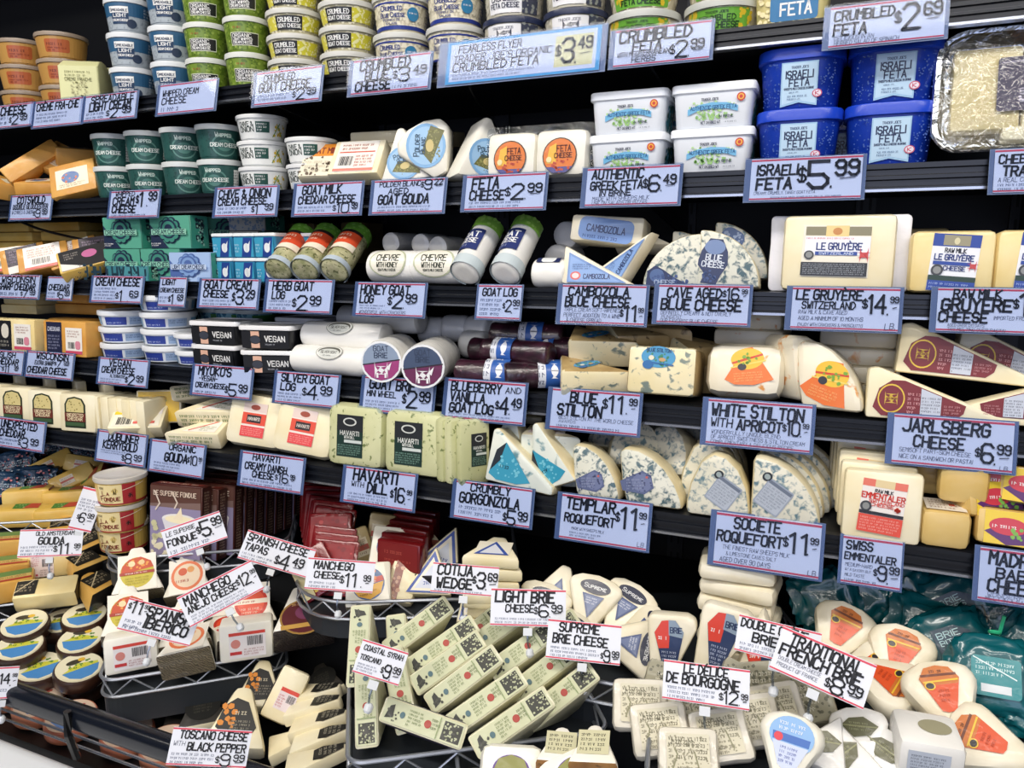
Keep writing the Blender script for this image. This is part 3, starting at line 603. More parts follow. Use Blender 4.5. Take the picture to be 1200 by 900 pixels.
T('C', 989, 362, 126, 50, [('LE GRUYÈRE', .04, .06, .7, .3), ('SWITZERLAND', .1, .34, .6, .52, .17)], '14.99', (.67, .14, .99, .62), [('RAW MILK & CAVE AGED', .07, .54, .53, .65), ('AGED A MINIMUM OF 10 MONTHS', .07, .69, .68, .8), ('ENJOY WITH CRACKERS & PROSCIUTTO', .07, .84, .68, .95), ('LB.', .88, .82, .97, .95)], 'reading LE GRUYERE SWITZERLAND')
T('C', 1165, 364, 138, 52, [('RAW MILK', .14, .04, .55, .22), ('GRUYERE', .04, .26, .64, .52), ('CHEESE', .02, .56, .44, .78)], '11.99', (.66, .1, .97, .6), [('IMPORTED FROM', .5, .62, .78, .72), ('AGED OVER 120 DAYS', .1, .82, .42, .9), ('TRY MELTING OVER PASTA!', .1, .92, .6, .99)], 'reading RAW MILK GRUYERE CHEESE')
T('D', 4, 424, 44, 27, [('ENGLISH', .2, .08, .8, .3), ('CHEDDAR', .3, .36, .9, .6)], '11.99', (.5, .64, .92, .95), [('s', .1, .64, .5, .95, 2)], 'reading ENGLISH CHEDDAR at far left')
T('D', 58, 428, 52, 30, [('WISCONSIN', .2, .04, .9, .28), ('EXTRA SHARP', .18, .34, .6, .52, .18), ('CHEDDAR CHEESE', .03, .58, .9, .86)], '7.99', (.62, .3, .95, .54), [('s', .05, .88, .9, .98, 1)], 'reading WISCONSIN EXTRA SHARP CHEDDAR CHEESE')
T('D', 144, 436, 55, 31, [('VEGAN', .2, .04, .65, .3), ('CREAM CHEESE', .06, .34, .75, .58), ('ALTERNATIVE', .25, .62, .6, .74, .14)], '2.99', (.58, .6, .95, .96), [('s', .05, .76, .5, .96, 2)], 'reading VEGAN CREAM CHEESE ALTERNATIVE')
T('D', 260, 447, 66, 36, [("MIYOKO'S", .08, .06, .65, .32), ('-VEGAN-', .1, .36, .42, .52, .17), ('CREAM CHEESE', .05, .56, .65, .78)], '5.99', (.58, .56, .96, .94), [('s', .05, .82, .5, .96, 1)], 'reading VEGAN CREAM CHEESE 5.99')
T('D', 359, 456, 71, 37, [('SILVER GOAT', .08, .06, .86, .3), ('LOG', .08, .36, .32, .58)], '4.99', (.45, .38, .92, .8), [('s', .04, .64, .45, .94, 3)], 'reading SILVER GOAT LOG')
T('D', 466, 464, 80, 41, [('GOAT BRIE', .08, .08, .74, .34), ('MINI WHEEL', .05, .4, .48, .56, .17)], '2.99', (.58, .34, .97, .8), [('s', .04, .66, .55, .94, 3)], 'reading GOAT BRIE MINI WHEEL')
T('D', 568, 470, 90, 47, [('BLUEBERRY', .05, .06, .7, .3), ('AND', .76, .12, .95, .26, .14), ('VANILLA', .05, .34, .5, .56), ('GOAT LOG', .05, .6, .62, .82)], '4.49', (.65, .38, .97, .78), [('s', .04, .84, .85, .97, 2)], 'reading BLUEBERRY AND VANILLA GOAT LOG')
T('D', 696, 482, 102, 48, [('BLUE', .22, .08, .52, .32), ('STILTON', .08, .38, .62, .64)], '11.99', (.6, .1, .98, .5), [('BEST STILTON AT THE WORLD CHEESE', .1, .66, .95, .75), ('AWARDS', .1, .77, .3, .84), ('s', .08, .86, .9, .97, 1)], 'reading BLUE STILTON')
T('D', 888, 498, 122, 54, [('WHITE STILTON', .04, .1, .92, .36), ('WITH', .04, .42, .25, .6, .15), ('APRICOT', .3, .4, .76, .66)], '10.99', (.74, .36, .98, .68), [('WONDERFULLY UNIQUE BLEND', .05, .68, .72, .76), ('OF APRICOT SWEETNESS & STILTON CREAM', .05, .79, .95, .87), ('COMPLEMENTARY & DELICIOUS RECIPE', .05, .9, .85, .97)], 'reading WHITE STILTON WITH APRICOT')
T('D', 1115, 519, 142, 58, [('JARLSBERG', .08, .06, .8, .34), ('CHEESE', .18, .4, .6, .64)], '6.99', (.7, .44, .98, .86), [('SEMISOFT PART-SKIM CHEESE', .06, .66, .66, .77), ('NICE ON A SANDWICH OR PASTA!', .06, .8, .68, .9), ('LB.', .9, .88, .97, .96)], 'at 6.99 below the long wedges with dark red labels')
T('E', 24, 509, 52, 34, [('UNEXPECTED', .06, .08, .85, .32), ('CHEDDAR', .05, .38, .6, .62)], '3.99', (.48, .6, .92, .94), [('s', .04, .68, .46, .92, 2)], 'at 3.99 below arch labelled cheddar blocks')
T('E', 142, 525, 54, 36, [('DUBLINER', .22, .06, .85, .28), ('KERRYGOLD', .12, .32, .84, .56)], '8.99', (.55, .66, .96, .96), [('s', .08, .6, .7, .74, 2)], 'at 8.99 below the yellow labelled irish cheese')
T('E', 207, 537, 60, 37, [('ORGANIC', .35, .08, .85, .26), ('GOUDA', .28, .36, .75, .62)], '10.99', (.72, .36, .99, .64), [('s', .08, .66, .6, .95, 3)], 'reading ORGANIC GOUDA')
T('E', 318, 553, 70, 40, [('HAVARTI', .18, .04, .62, .22), ('CREAMY DANISH', .06, .28, .75, .52), ('CHEESE', .2, .54, .55, .72)], '16.99', (.58, .5, .9, .76), [('s', .04, .76, .9, .96, 2)], 'reading HAVARTI CREAMY DANISH CHEESE')
T('E', 444, 572, 80, 42, [('HAVARTI', .12, .04, .75, .34), ('WITH', .1, .4, .28, .54, .14), ('DILL', .34, .4, .62, .66)], '16.99', (.68, .38, .98, .84), [('s', .06, .7, .66, .96, 3)], 'reading HAVARTI WITH DILL')
T('E', 577, 590, 88, 44, [('CRUMBLY', .2, .04, .72, .24), ('GORGONZOLA', .06, .3, .85, .58)], '5.99', (.66, .62, .97, .98), [('s', .06, .62, .64, .9, 2)], 'reading CRUMBLY GORGONZOLA')
T('E', 707, 611, 102, 53, [('TEMPLAR', .06, .06, .62, .32), ('ROQUEFORT', .05, .36, .68, .66)], '11.99', (.64, .14, .98, .58), [('MADE WITH SHEEPS MILK', .14, .7, .52, .78), ('s', .12, .8, .5, .93, 2), ('LB', .9, .84, .97, .93)], 'at 11.99 below violet labelled roquefort wedges')
T('E', 898, 638, 124, 62, [('SOCIETE', .18, .06, .62, .28), ('ROQUEFORT', .02, .3, .7, .58)], '11.99', (.66, .22, .98, .58), [('THE FINEST RAW SHEEPS MILK', .08, .6, .72, .7), ('& LIMESTONE CAVES SALT', .12, .72, .6, .81), ('AGED OVER 90 DAYS', .06, .84, .55, .93), ('LB', .9, .86, .97, .95)], 'at 11.99 below roquefort rounds with silver square labels')
T('E', 1021, 659, 70, 55, [('SWISS', .06, .08, .5, .28), ('EMMENTALER', .04, .32, .9, .52)], '9.99', (.55, .5, .97, .9), [('MEDIUM-HARD', .06, .56, .52, .64), ('W/ A SAVORY BUT', .06, .67, .5, .75), ('MILD TASTE', .06, .78, .4, .86), ('s', .06, .88, .8, .97, 1)], 'reading SWISS EMMENTALER')
T('E', 1203, 679, 116, 62, [('MADRIGAL', .1, .06, .85, .3), ('BABY', .18, .36, .6, .54), ('CHEESE', .1, .58, .7, .82)], None, 0, [('WONDERFUL', .1, .84, .6, .91), ('MELT IN A SANDWICH', .08, .92, .7, .99)], 'cut by the right edge, below the yellow packs with purple labels')
G = btag
G(102, 597, .93, 24, 50, 22, [], '6.99', (.2, .55, .9, .85), [('s', .1, .25, .9, .55, 4)], 'small white diamond tilted card beside fondue tubs', tilt=-20)
G(60, 636, .87, 64, 32, 8, [('OLD AMSTERDAM', .25, .08, .85, .24, .16), ('GOUDA', .3, .3, .7, .56)], '11.99', (.55, .55, .97, .92), [('s', .04, .58, .55, .95, 3)], 'reading GOUDA 11.99 above pale cheese at far left')
G(228, 626, .915, 66, 34, -14, [('LE SUPERBE', .06, .12, .6, .32, .13), ('FONDUE', .04, .4, .52, .68)], '5.99', (.55, .14, .98, .72), [('s', .05, .74, .8, .94, 1)], 'reading FONDUE 5.99, tilted before the brown boxes')
G(325, 649, .93, 82, 34, 22, [('SPANISH CHEESE', .04, .08, .9, .34), ('TAPAS', .04, .4, .36, .66)], '4.49', (.5, .46, .9, .94), [('s', .04, .72, .48, .95, 2)], 'reading SPANISH CHEESE TAPAS')
G(399, 674, .895, 78, 36, 8, [('MANCHEGO', .1, .1, .68, .34), ('CHEESE', .12, .42, .52, .64)], '11.99', (.5, .44, .95, .84), [('s', .06, .72, .45, .95, 2)], 'reading MANCHEGO CHEESE 11.99')
G(545, 679, .885, 78, 34, 5, [('COTIJA', .08, .06, .6, .38), ('WEDGE', .08, .5, .62, .82)], '3.69', (.62, .2, .98, .8), [('s', .06, .86, .8, .97, 1)], 'reading COTIJA WEDGE 3.69')
G(619, 712, .87, 88, 42, 0, [('LIGHT BRIE', .06, .08, .84, .36), ('CHEESE', .2, .42, .58, .64)], '6.99', (.58, .42, .95, .74), [('s', .06, .76, .85, .95, 2)], 'reading LIGHT BRIE CHEESE')
G(684, 752, .855, 86, 44, 2, [('SUPREME', .16, .06, .7, .28), ('BRIE CHEESE', .08, .36, .82, .6)], '9.99', (.74, .66, .98, .95), [('s', .06, .66, .72, .95, 3)], 'reading SUPREME BRIE CHEESE')
G(911, 752, .855, 92, 42, 4, [('DOUBLE CRÈME', .04, .06, .84, .34), ('BRIE', .2, .42, .5, .66)], None, 0, [('s', .06, .7, .75, .95, 2)], 'reading DOUBLE CREME BRIE, behind TRADITIONAL FRENCH BRIE tag')
G(963, 781, .83, 106, 52, 13, [('TRADITIONAL', .12, .06, .88, .34), ('FRENCH BRIE', .05, .36, .9, .6)], '8.99', (.58, .6, .95, .94), [('DOUBLE CREAM CHEESE', .06, .64, .52, .74), ('PRODUCT OF FRANCE', .06, .78, .5, .87)], 'reading TRADITIONAL FRENCH BRIE')
G(827, 802, .80, 98, 44, -1, [('LE DÉLICE', .24, .04, .75, .28), ('DE BOURGOGNE', .04, .3, .88, .58)], '12.99', (.66, .6, .98, .9), [('s', .06, .62, .62, .95, 3)], 'reading LE DELICE DE BOURGOGNE')
G(446, 776, .70, 56, 38, 20, [('COASTAL SYRAH', .08, .1, .92, .32), ('TOSCANO', .06, .4, .5, .6)], '9.99', (.56, .48, .96, .92), [('s', .06, .66, .5, .92, 3)], 'reading COASTAL SYRAH TOSCANO')
G(246, 876, .665, 88, 40, 14, [('TOSCANO CHEESE', .1, .06, .95, .3), ('BLACK PEPPER', .22, .36, .95, .62)], '9.99', (.6, .66, .96, .96), [('WITH', .04, .36, .18, .48), ('s', .04, .64, .58, .96, 3)], 'reading TOSCANO CHEESE BLACK PEPPER')
G(187, 729, .755, 82, 36, 24, [('SPANISH', .3, .1, .9, .4), ('IBERICO', .32, .46, .9, .76)], '11.99', (.03, .06, .3, .42), [('s', .06, .6, .3, .9, 2), ('s', .06, .8, .9, .95, 1)], 'reading SPANISH IBERICO')
G(259, 695, .80, 88, 38, -22, [('MANCHEGO', .06, .1, .66, .36), ('AÑEJO CHEESE', .05, .4, .76, .64)], '12.99', (.72, .22, .99, .7), [('s', .06, .68, .8, .95, 3)], 'reading MANCHEGO ANEJO CHEESE')
G(5, 800, .676, 26, 36, 12, [], '14.99', (.2, .15, .95, .6), [('s', .2, .65, .9, .8, 1)], 'small 14.99 card clipped to black bumper rail', tilt=-15)
# ------------------------------------------------------------------ the goods
def on(K, sh, px, off, label, group=None, dz=0, rz=0, rx=0, roll=0, sc=1, face=0):
    loc = S(sh, px, off); loc.y += K.d*sc/2; loc.z += dz+K.d/2*sc*abs(math.sin(R_(rx)))
    return put(K, loc, rot(rz+facing(loc)*face, rx, roll), label, group, sc=sc)
def pile(K, px, py, z, label, group=None, roll=0, tilt=-45, yaw=0, sc=1, face=.9):
    loc = atz(px, py, z); return put(K, loc, rot(facing(loc)*face+yaw, tilt, roll), label, group, centre=True, sc=sc)
LAY = {1: ['only'], 2: ['bottom', 'top'], 3: ['bottom', 'middle', 'top'], 4: ['bottom', 'second', 'third', 'top']}
def stack(K, sh, cols, n, off, desc, group, face=.8, jit=8, z0=0):
    nc = len(cols)
    for i, px in enumerate(cols):
        nn = n[i] if isinstance(n, (list, tuple)) else n
        for j in range(nn):
            pos = ('left' if i == 0 else 'right') if nc == 2 else ('%s from left' % ORD[i])
            lab = desc if nc == 1 else '%s, %s column' % (desc, pos)
            lab += ', %s layer' % LAY[nn][j] if nn > 1 else ''
            on(K, sh, px, off, lab, group, dz=z0+j*K.h*1.005, face=face, rz=RND.uniform(-jit, jit))
WH = 'f4f4f2'; NAVY = '1c2340'
# --- top shelf
CR = lambda t1, t2, bx, tc=WH, y=.5: [('r', .36, y-.26, .64, y+.26, bx), ('t', t1, .38, y+.02, .62, y+.2, tc, .2), ('t', t2, .38, y-.2, .62, y-.02, tc, .2)]
K = tub('orange', 'cheese_tub', .105, .054, 'b98a46', '9c8c7c', [('r', 0, 0, 1, 1, 'bd8f4a'), ('rr', .4, .2, .6, .85, 'b05a2e', .1), ('s', .42, .5, .58, .72, 1, '5a1d12'), ('s', .42, .25, .58, .48, 2, '7c2a16')], taper=.85)
stack(K, 'A', [8, 54], 3, .03, 'orange yellow cheese tub with cream lid', 'orange tubs at the far left of the top shelf')
on(K, 'A', 98, .16, 'orange cheese tub half hidden behind pale yellow carton', 'orange tubs at the far left of the top shelf', dz=.055)
cart = [('s', .15, .72, .85, .9, 2, '9a9a6c'), ('m', .3, .15, .7, .6, 40, 'b9b684', .003), ('t', 'CREME FRAICHE', .15, .62, .85, .7, '8f8f60', .16)]
def carton(key, w, h):
    rings = [[(x, y, 0) for x, y in rrect(w, w, .004)], [(x, y, h*.82) for x, y in rrect(w, w, .004)], [(x, y*.9, h*.97) for x, y in rrect(w*.92, w*.5, .003)], [(x, y, h) for x, y in rrect(w*.9, w*.12, .002)]]
    mb = MB().add(*loft(rings), smooth=True); lb = MB(); Decal(lb, w*.95, h*.8, flatmap((0, -w/2, h*.41), (1, 0, 0), (0, 0, 1), w*.95, h*.8), seed=5).run(cart)
    return Kind('cream_carton', 'carton', [('cream_carton', mb.mesh('cream_carton', plastic('dcdca6', .45))), ('label', lb.mesh('label', INK))], h, True, w)
K = carton('c', .078, .094)
on(K, 'A', 84, .01, 'pale yellow folded creme fraiche carton at the shelf front', 'pale yellow cartons', face=.6)
on(K, 'A', 104, .12, 'pale yellow folded carton behind the front one', 'pale yellow cartons', face=.6, dz=.02)
ops = [('r', 0, 0, 1, .52, 'a9b3bb'), ('m', 0, 0, 1, .5, 150, '8e99a3', .0022), ('r', 0, .5, 1, 1, '2b5b80'), ('r', .38, .62, .56, .86, WH), ('t', 'Spreadable', .39, .66, .55, .8, '2a3b52', .17),
       ('r', .4, .2, .56, .62, '1d3a5c'), ('t', 'LIGHT', .42, .46, .54, .58, WH, .18), ('t', 'CREAM CHEESE', .41, .28, .555, .4, WH, .2), ('e', .585, .22, .045, .17, '22334e'), ('s', .7, .2, .9, .9, 6, 'c8d4de')]
K = tub('blueT', 'cream_cheese_tub', .088, .0655, 'a9b3bb', 'dfe3e6', ops)
stack(K, 'A', [137, 186], 4, .015, 'blue and silver spreadable cream cheese tub', 'blue and silver spreadable tubs')
ops = [('r', 0, 0, 1, 1, '75902f'), ('m', 0, 0, 1, 1, 200, '57741f', .004), ('m', 0, 0, 1, 1, 80, '93aa4a', .003), ('s', .4, .74, .58, .86, 1, 'a8452c'), ('r', .37, .14, .63, .62, 'e9ecd8'), ('r', .375, .165, .625, .595, '16181a'),
       ('t', 'ORGANIC', .39, .44, .56, .56, WH, .16), ('t', 'LIGHT WHIPPED', .39, .32, .57, .41, WH, .18), ('t', 'CREAM CHEESE', .39, .2, .57, .29, WH, .18)]
K = tub('greenT', 'cream_cheese_tub', .085, .063, '75902f', 'd9dcd6', ops)
stack(K, 'A', [227, 274], 3, .015, 'leaf green organic whipped cream cheese tub', 'leaf green organic tubs')
ops = [('m', 0, 0, 1, 1, 260, 'efe9cf', .003), ('r', 0, .12, .5, .88, 'd9cf4a'), ('m', 0, .12, .5, .88, 60, 'e9e69a', .003), ('r', .36, .1, .56, .9, '23252a'), ('t', 'CRUMBLED', .38, .54, .54, .78, WH, .17), ('t', 'GOAT CHEESE', .375, .22, .55, .44, WH, .18), ('r', .56, .12, .72, .88, 'd8d13c'), ('m', .56, .12, .72, .88, 30, 'f0eeb0', .003), ('s', .74, .2, .92, .85, 4, '6e6b4a')]
K = tub('goatT', 'cheese_tub', .104, .042, 'cfc8a4', 'd2d2cc', ops, lidh=.22)
stack(K, 'A', [327, 390], 4, .015, 'flat clear tub of crumbled goat cheese', 'crumbled goat cheese tubs')
ops = [('m', 0, .1, 1, 1, 420, 'f3ecd4', .0035), ('r', 0, 0, 1, .13, '20368c'), ('r', 0, .86, 1, .92, '20368c'), ('t', 'Crumbled', .36, .62, .52, .82, '26387c', .16), ('t', 'Blue Cheese', .35, .4, .54, .58, '26387c', .16), ('t', 'Perfect on', .37, .28, .5, .36, '26387c', .18), ('t', 'Salads', .39, .17, .48, .25, '26387c', .18), ('e', .6, .52, .045, .24, '2c7fae'), ('s', .57, .42, .63, .6, 2, WH), ('s', .72, .2, .92, .82, 6, '4a5a9a')]
K = tub('bluC', 'cheese_tub', .100, .061, 'dcd4ba', 'cfd0ca', ops)
stack(K, 'A', [454, 518], 3, .015, 'blue banded tub of crumbled blue cheese', 'crumbled blue cheese tubs')
ops = [('m', 0, 0, 1, 1, 300, 'ded9c6', .0035), ('rr', .34, .02, .58, .98, 'f0f0f2', .05), ('t', "TRADER JOE'S", .39, .82, .53, .9, '4a5068', .16), ('rr', .42, .62, .52, .76, NAVY, .3), ('t', 'ORGANIC', .43, .66, .51, .73, WH, .16), ('t', 'CRUMBLED', .37, .4, .55, .56, NAVY, .17), ('t', 'FETA CHEESE', .36, .18, .56, .34, NAVY, .17), ('r', .58, 0, .7, .98, '363c50'), ('m', .58, 0, .7, 1, 40, '8a8f8a', .003)]
K = tub('fetaT', 'cheese_tub', .102, .060, 'c9c4b2', '27304e', ops, taper=.9)
stack(K, 'A', [588, 662], 2, .012, 'navy lidded organic crumbled feta tub with white label', 'navy lidded feta tubs')
ops = [('m', 0, 0, 1, 1, 300, 'ece5cd', .0035), ('rr', .3, .02, .66, .98, '6fb23c', .1), ('m', .3, .02, .36, .98, 10, 'e2c22f', .005), ('m', .6, .02, .67, .98, 10, 'e2c22f', .005), ('t', "TRADER JOE'S", .42, .76, .54, .86, '23401c', .2), ('t', 'CRUMBLED', .38, .46, .58, .68, '1f3d18', .18), ('t', 'FETA CHEESE', .36, .14, .6, .38, '1f3d18', .2)]
K = tub('herbT', 'cheese_tub', .112, .0455, 'd8ceb0', 'c8cac4', ops, lidh=.24)
stack(K, 'A', [743, 840], [3, 2], .012, 'shallow feta tub with bright green label', 'green labelled feta tubs')
K = rtub('boxF', 'cheese_tub', .10, .08, .07, 'dccf8e', 'd8d6c8', [('m', 0, 0, 1, 1, 80, 'efe2ac', .004), ('rr', .18, .05, .9, .95, '2373a8', .1), ('t', 'CRUMBLED', .3, .62, .78, .8, WH, .16), ('t', 'FETA', .34, .18, .8, .5, WH, .17)])
on(K, 'A', 926, .015, 'yellow and blue feta box right of green labelled tubs, cut by the top edge')
# --- second shelf
def cut(px0, py0, sh_, ):
    pass
YW = block('yw', 'cheese_wedge', 'cheese wedge', 'tri', .13, .04, .08, ORANGE, .004, [('top', .34, .34, .4, .4, 20, [('rr', 0, 0, 1, 1, 'efe2c2', .1), ('e', .5, .5, .3, .3, '3b6a9a'), ('m', .2, .2, .8, .8, 9, 'c4552c', .004)])], axis='z')
YB2 = block('yb2', 'cheese_block', 'cheese block', 'rect', .10, .075, .032, ORANGE, .004, [('front', .5, .5, .7, .6, 0, [('r', 0, 0, 1, 1, 'f3e6c4'), ('e', .45, .55, .28, .3, '3a62a0'), ('m', .2, .3, .7, .8, 8, 'd06a2c', .004), ('s', .1, .05, .9, .25, 2, '7a4a20')])])
gr = 'orange cheeses at the left of the second shelf'
for px, off, dz, roll, rx, rz, kk, lab in ((34, .03, .05, -38, -20, 40, YW, 'orange cheese wedge tilted on top of the pile, left'), (84, .005, .0, -14, -22, 20, YB2, 'orange cheese block with blue oval label leaning at pile right'), (88, .10, .08, 0, 10, 60, YW, 'orange cheese wedge lying topmost at the back'),
        (8, .05, .0, 10, 20, 60, YW, 'orange wedge lying low at the far left end of second shelf'), (46, .035, .002, 0, 16, 30, YW, 'orange wedge lying flat in front of the tilted wedge'), (62, .06, .05, 30, -30, 35, YB2, 'orange block half buried behind the leaning blue-labelled block'), (100, .16, .03, 0, -20, 30, YB2, 'orange block at the back beside dark green tubs')):
    on(kk, 'B', px, off, lab, gr, dz=dz, roll=roll, rx=rx, rz=rz)
ops = [('r', 0, 0, 1, 1, '26544f'), ('m', 0, 0, 1, 1, 60, '1d4440', .003), ('e', .5, .42, .12, .42, '5c8a80'), ('e', .5, .42, .105, .36, '26544f'), ('e', .5, .42, .07, .22, '4d7d74'), ('t', 'Whipped', .42, .72, .56, .92, 'cfe0d8', .15), ('r', .36, .34, .64, .54, '2b5f58'), ('t', 'CREAM CHEESE', .37, .36, .63, .52, 'e8f0ea', .18), ('r', .68, .12, .74, .85, 'e9ece8'), ('s', .68, .15, .74, .8, 6, '333333'), ('s', .8, .1, .95, .9, 6, 'b8ccc4')]
K = tub('dkg', 'cream_cheese_tub', .087, .0655, '26544f', 'd4d9d8', ops)
stack(K, 'B', [118, 157, 199, 241], 2, .012, 'dark green whipped cream cheese tub', 'dark green whipped cream cheese tubs', jit=25)
ops = [('r', 0, 0, 1, 1, 'eef0ee'), ('t', 'CHIVE &', .3, .62, .44, .84, '2a3a34', .17), ('t', 'ONION', .3, .34, .44, .58, '2a3a34', .17), ('r', .46, .3, .57, .85, '1f4d44'), ('s', .47, .35, .56, .8, 3, WH), ('m', .6, .15, .72, .8, 18, 'd9b93a', .003), ('l', [(.6, .1), (.66, .8)], '5d8a3a', .0015), ('l', [(.7, .1), (.64, .7)], '5d8a3a', .0015), ('s', .78, .2, .95, .85, 5, '55605c'), ('s', .05, .2, .25, .85, 5, '55605c')]
K = tub('chv', 'cream_cheese_tub', .096, .047, 'eef0ee', 'e4e6e6', ops)
stack(K, 'B', [291, 348], [3, 2], .012, 'white chive and onion cream cheese tub', 'white chive and onion tubs')
on(K, 'B', 333, .13, 'white chive tub at the back between the two front columns', 'white chive and onion tubs', dz=.06)
gm = [('r', 0, 0, 1, 1, 'ece6cf'), ('r', 0, .62, 1, 1, 'e08a22'), ('t', 'GOAT MILK', .1, .68, .9, .9, '7c2a12', .18), ('m', 0, .0, 1, .6, 40, '6b5a4a', .004), ('s', .1, .1, .9, .5, 3, 'd8cfb8')]
gw = [('r', 0, 0, 1, 1, 'f4efe6'), ('r', .05, .62, .95, .66, 'd4553c'), ('b', .1, .2, .45, .5, '2a2a30'), ('s', .5, .15, .95, .55, 4, 'c05a4a'), ('r', .0, .02, 1, .1, 'e08a7a'), ('s', .1, .7, .9, .92, 2, 'b06a5a')]
K1 = block('gm1', 'goat_cheddar_pack', 'cheese block', 'rect', .10, .075, .03, CREAM, .004, [('front', .42, .5, .8, .96, 0, gm)]); K2 = block('gm2', 'goat_cheddar_pack', 'cheese block', 'rect', .10, .075, .035, CREAM, .004, [('front', .5, .5, .78, .9, 0, gw)])
on(K1, 'B', 376, .005, 'goat cheddar pack with orange topped picture label', 'goat cheddar packs', rx=-34, rz=10, dz=.004)
on(K2, 'B', 410, .003, 'goat cheddar pack with white price label', 'goat cheddar packs', rx=-34, rz=6, dz=.004)
SLB = block('slb', 'cheese_slice', 'cheese block', 'rect', .115, .024, .07, CREAM, .004)
on(SLB, 'B', 432, .1, 'plain cream slab lying behind goat cheddar packs, lower', 'plain cream slabs', dz=.062); on(SLB, 'B', 442, .11, 'plain cream slab lying behind goat cheddar packs, upper', 'plain cream slabs', dz=.087, rz=6)
po = [('e', .5, .5, .5, .5, '7fb0dc'), ('e', .5, .5, .43, .43, '9cc4e6'), ('p', [(.1, .35), (.85, .05), (.95, .4), (.35, .6)], '6b6b3a'), ('m', .2, .15, .85, .45, 50, '8f8f55', .002), ('e', .5, .4, .14, .1, 'cdbb7c'), ('t', 'Polder', .26, .66, .74, .8, '33556f', .15), ('t', 'Blanc', .32, .52, .68, .64, '33556f', .15)]
pw_ = [('front', .5, .44, .7, .72, -20, po)]
K1 = block('po1', 'goat_gouda_wedge', 'cheese wedge', 'iso', .098, .092, .05, WHITE, .006, [('front', .5, .34, .62, .62, 10, po)]); K2 = block('po2', 'goat_gouda_wedge', 'cheese wedge', 'brieS', .10, .095, .05, WHITE, .006, [('front', .5, .58, .74, .72, 60, po)])
g_ = 'white goat gouda wedges'
on(K1, 'B', 472, .01, 'white goat gouda wedge pointing up, left of three', g_, face=.5, rx=-8, roll=-8)
on(K2, 'B', 512, .02, 'white goat gouda wedge pointing down, middle of three', g_, face=.6, rx=-6, roll=-28, dz=.01)
on(K1, 'B', 553, .02, 'white goat gouda wedge beside orange feta packs', g_, rz=52, rx=-6, roll=6, sc=1.12)
K = block('ts', 'wrapped_cheese', 'cheese block', 'rect', .105, .028, .06, OLIVE, .003, [('top', .5, .5, .8, .6, 0, [('s', 0, 0, 1, 1, 3, '7a6a40')])])
on(K, 'B', 502, .17, 'tan wrapped slab lying at the back behind white gouda wedges', dz=.082, rx=8)
fo = [('e', .5, .5, .5, .5, '2b1c18'), ('e', .5, .5, .47, .47, 'd9742a'), ('p', [(.12, .3), (.4, .3), (.4, .85), (.2, .75)], 'e6b23a'), ('p', [(.1, .2), (.9, .2), (.7, .04), (.3, .04)], '4a4a8a'), ('m', .3, .1, .8, .4, 14, 'b8432c', .003), ('t', 'FETA', .42, .62, .82, .78, '5a1c10', .16), ('t', 'CHEESE', .36, .44, .86, .58, '5a1c10', .17), ('e', .2, .4, .08, .08, 'ead9a0')]
K = block('feo', 'feta_pack', 'cheese block', 'rect', .086, .074, .035, WHITE, .012, [('front', .5, .42, .66, .76, 0, fo)], lump=.0012)
film = MB().add(*prism(rrect(.1, .086, .008, 2, 0, .043), .003, 0)[:2]); K.parts.append(('wrapper', film.mesh('wrapper', FILM)))
on(K, 'B', 597, .012, 'vacuum packed feta block with round orange label, left', 'orange labelled feta packs', rx=-6); on(K, 'B', 655, .012, 'vacuum packed feta block with round orange label, right', 'orange labelled feta packs', rx=-6)
gf = [('m', .2, .2, .8, .62, 60, '9cc97c', .0028), ('m', .18, .42, .82, .75, 40, 'b6d89a', .0024), ('p', [(.15, .36), (.3, .5), (.5, .56), (.7, .53), (.86, .42), (.86, .6), (.7, .71), (.5, .74), (.3, .68), (.15, .55)], '6fb4dd'), ('t', 'AUTHENTIC GREEK FETA', .19, .5, .84, .66, '1d5f94', .2), ('t', "TRADER JOE'S", .34, .8, .58, .87, '2a3350', .2), ('t', 'IN BRINE', .6, .26, .8, .33, '2a3350', .18), ('t', 'NET DRAINED WT', .34, .08, .62, .16, '2a3350', .18), ('s', .68, .08, .9, .16, 1, '5a6478'), ('e', .9, .85, .06, .13, 'c9402c'), ('e', .9, .85, .042, .09, 'efb53c'), ('e', .9, .85, .025, .055, 'c9402c')]
K = rtub('grk', 'feta_tub', .116, .09, .061, 'e9eef5', 'eef2f8', gf, r=.01, side=[('m', .1, .1, .9, .9, 40, '3f8fa8', .006), ('m', .1, .1, .9, .9, 40, '2b5a4a', .005)])
stack(K, 'B', [733, 831], 2, .01, 'white greek feta tub with blue ribbon lettering', 'white greek feta tubs', face=0, jit=2)
on(K, 'B', 770, .12, 'white greek feta tub at the back between two front columns', 'white greek feta tubs', dz=.061)
isr = [('m', 0, 0, 1, 1, 260, '2a50a0', .0012), ('p', [(.24, .0), (.5, .09), (.76, .0), (.76, 1), (.24, 1)], '9cc3e2'), ('p', [(.26, .05), (.5, .135), (.74, .05), (.74, .97), (.26, .97)], 'b9d6ec'), ('t', "TRADER JOE'S", .38, .85, .62, .91, '2a3f6a', .18), ('t', 'ISRAELI', .31, .64, .69, .8, '14284f', .18), ('t', 'FETA', .36, .46, .64, .61, '14284f', .18), ('t', "SHEEP'S MILK CHEESE IN BRINE", .29, .38, .71, .43, '14284f', .22), ('s', .36, .3, .64, .35, 1, '2a4a7a'), ('s', .34, .14, .62, .27, 2, '4a668f'), ('e', .76, .27, .07, .09, 'c8536a'), ('e', .76, .27, .055, .07, 'e6dbe6'), ('t', 'K', .735, .23, .785, .31, 'c8536a', .2)]
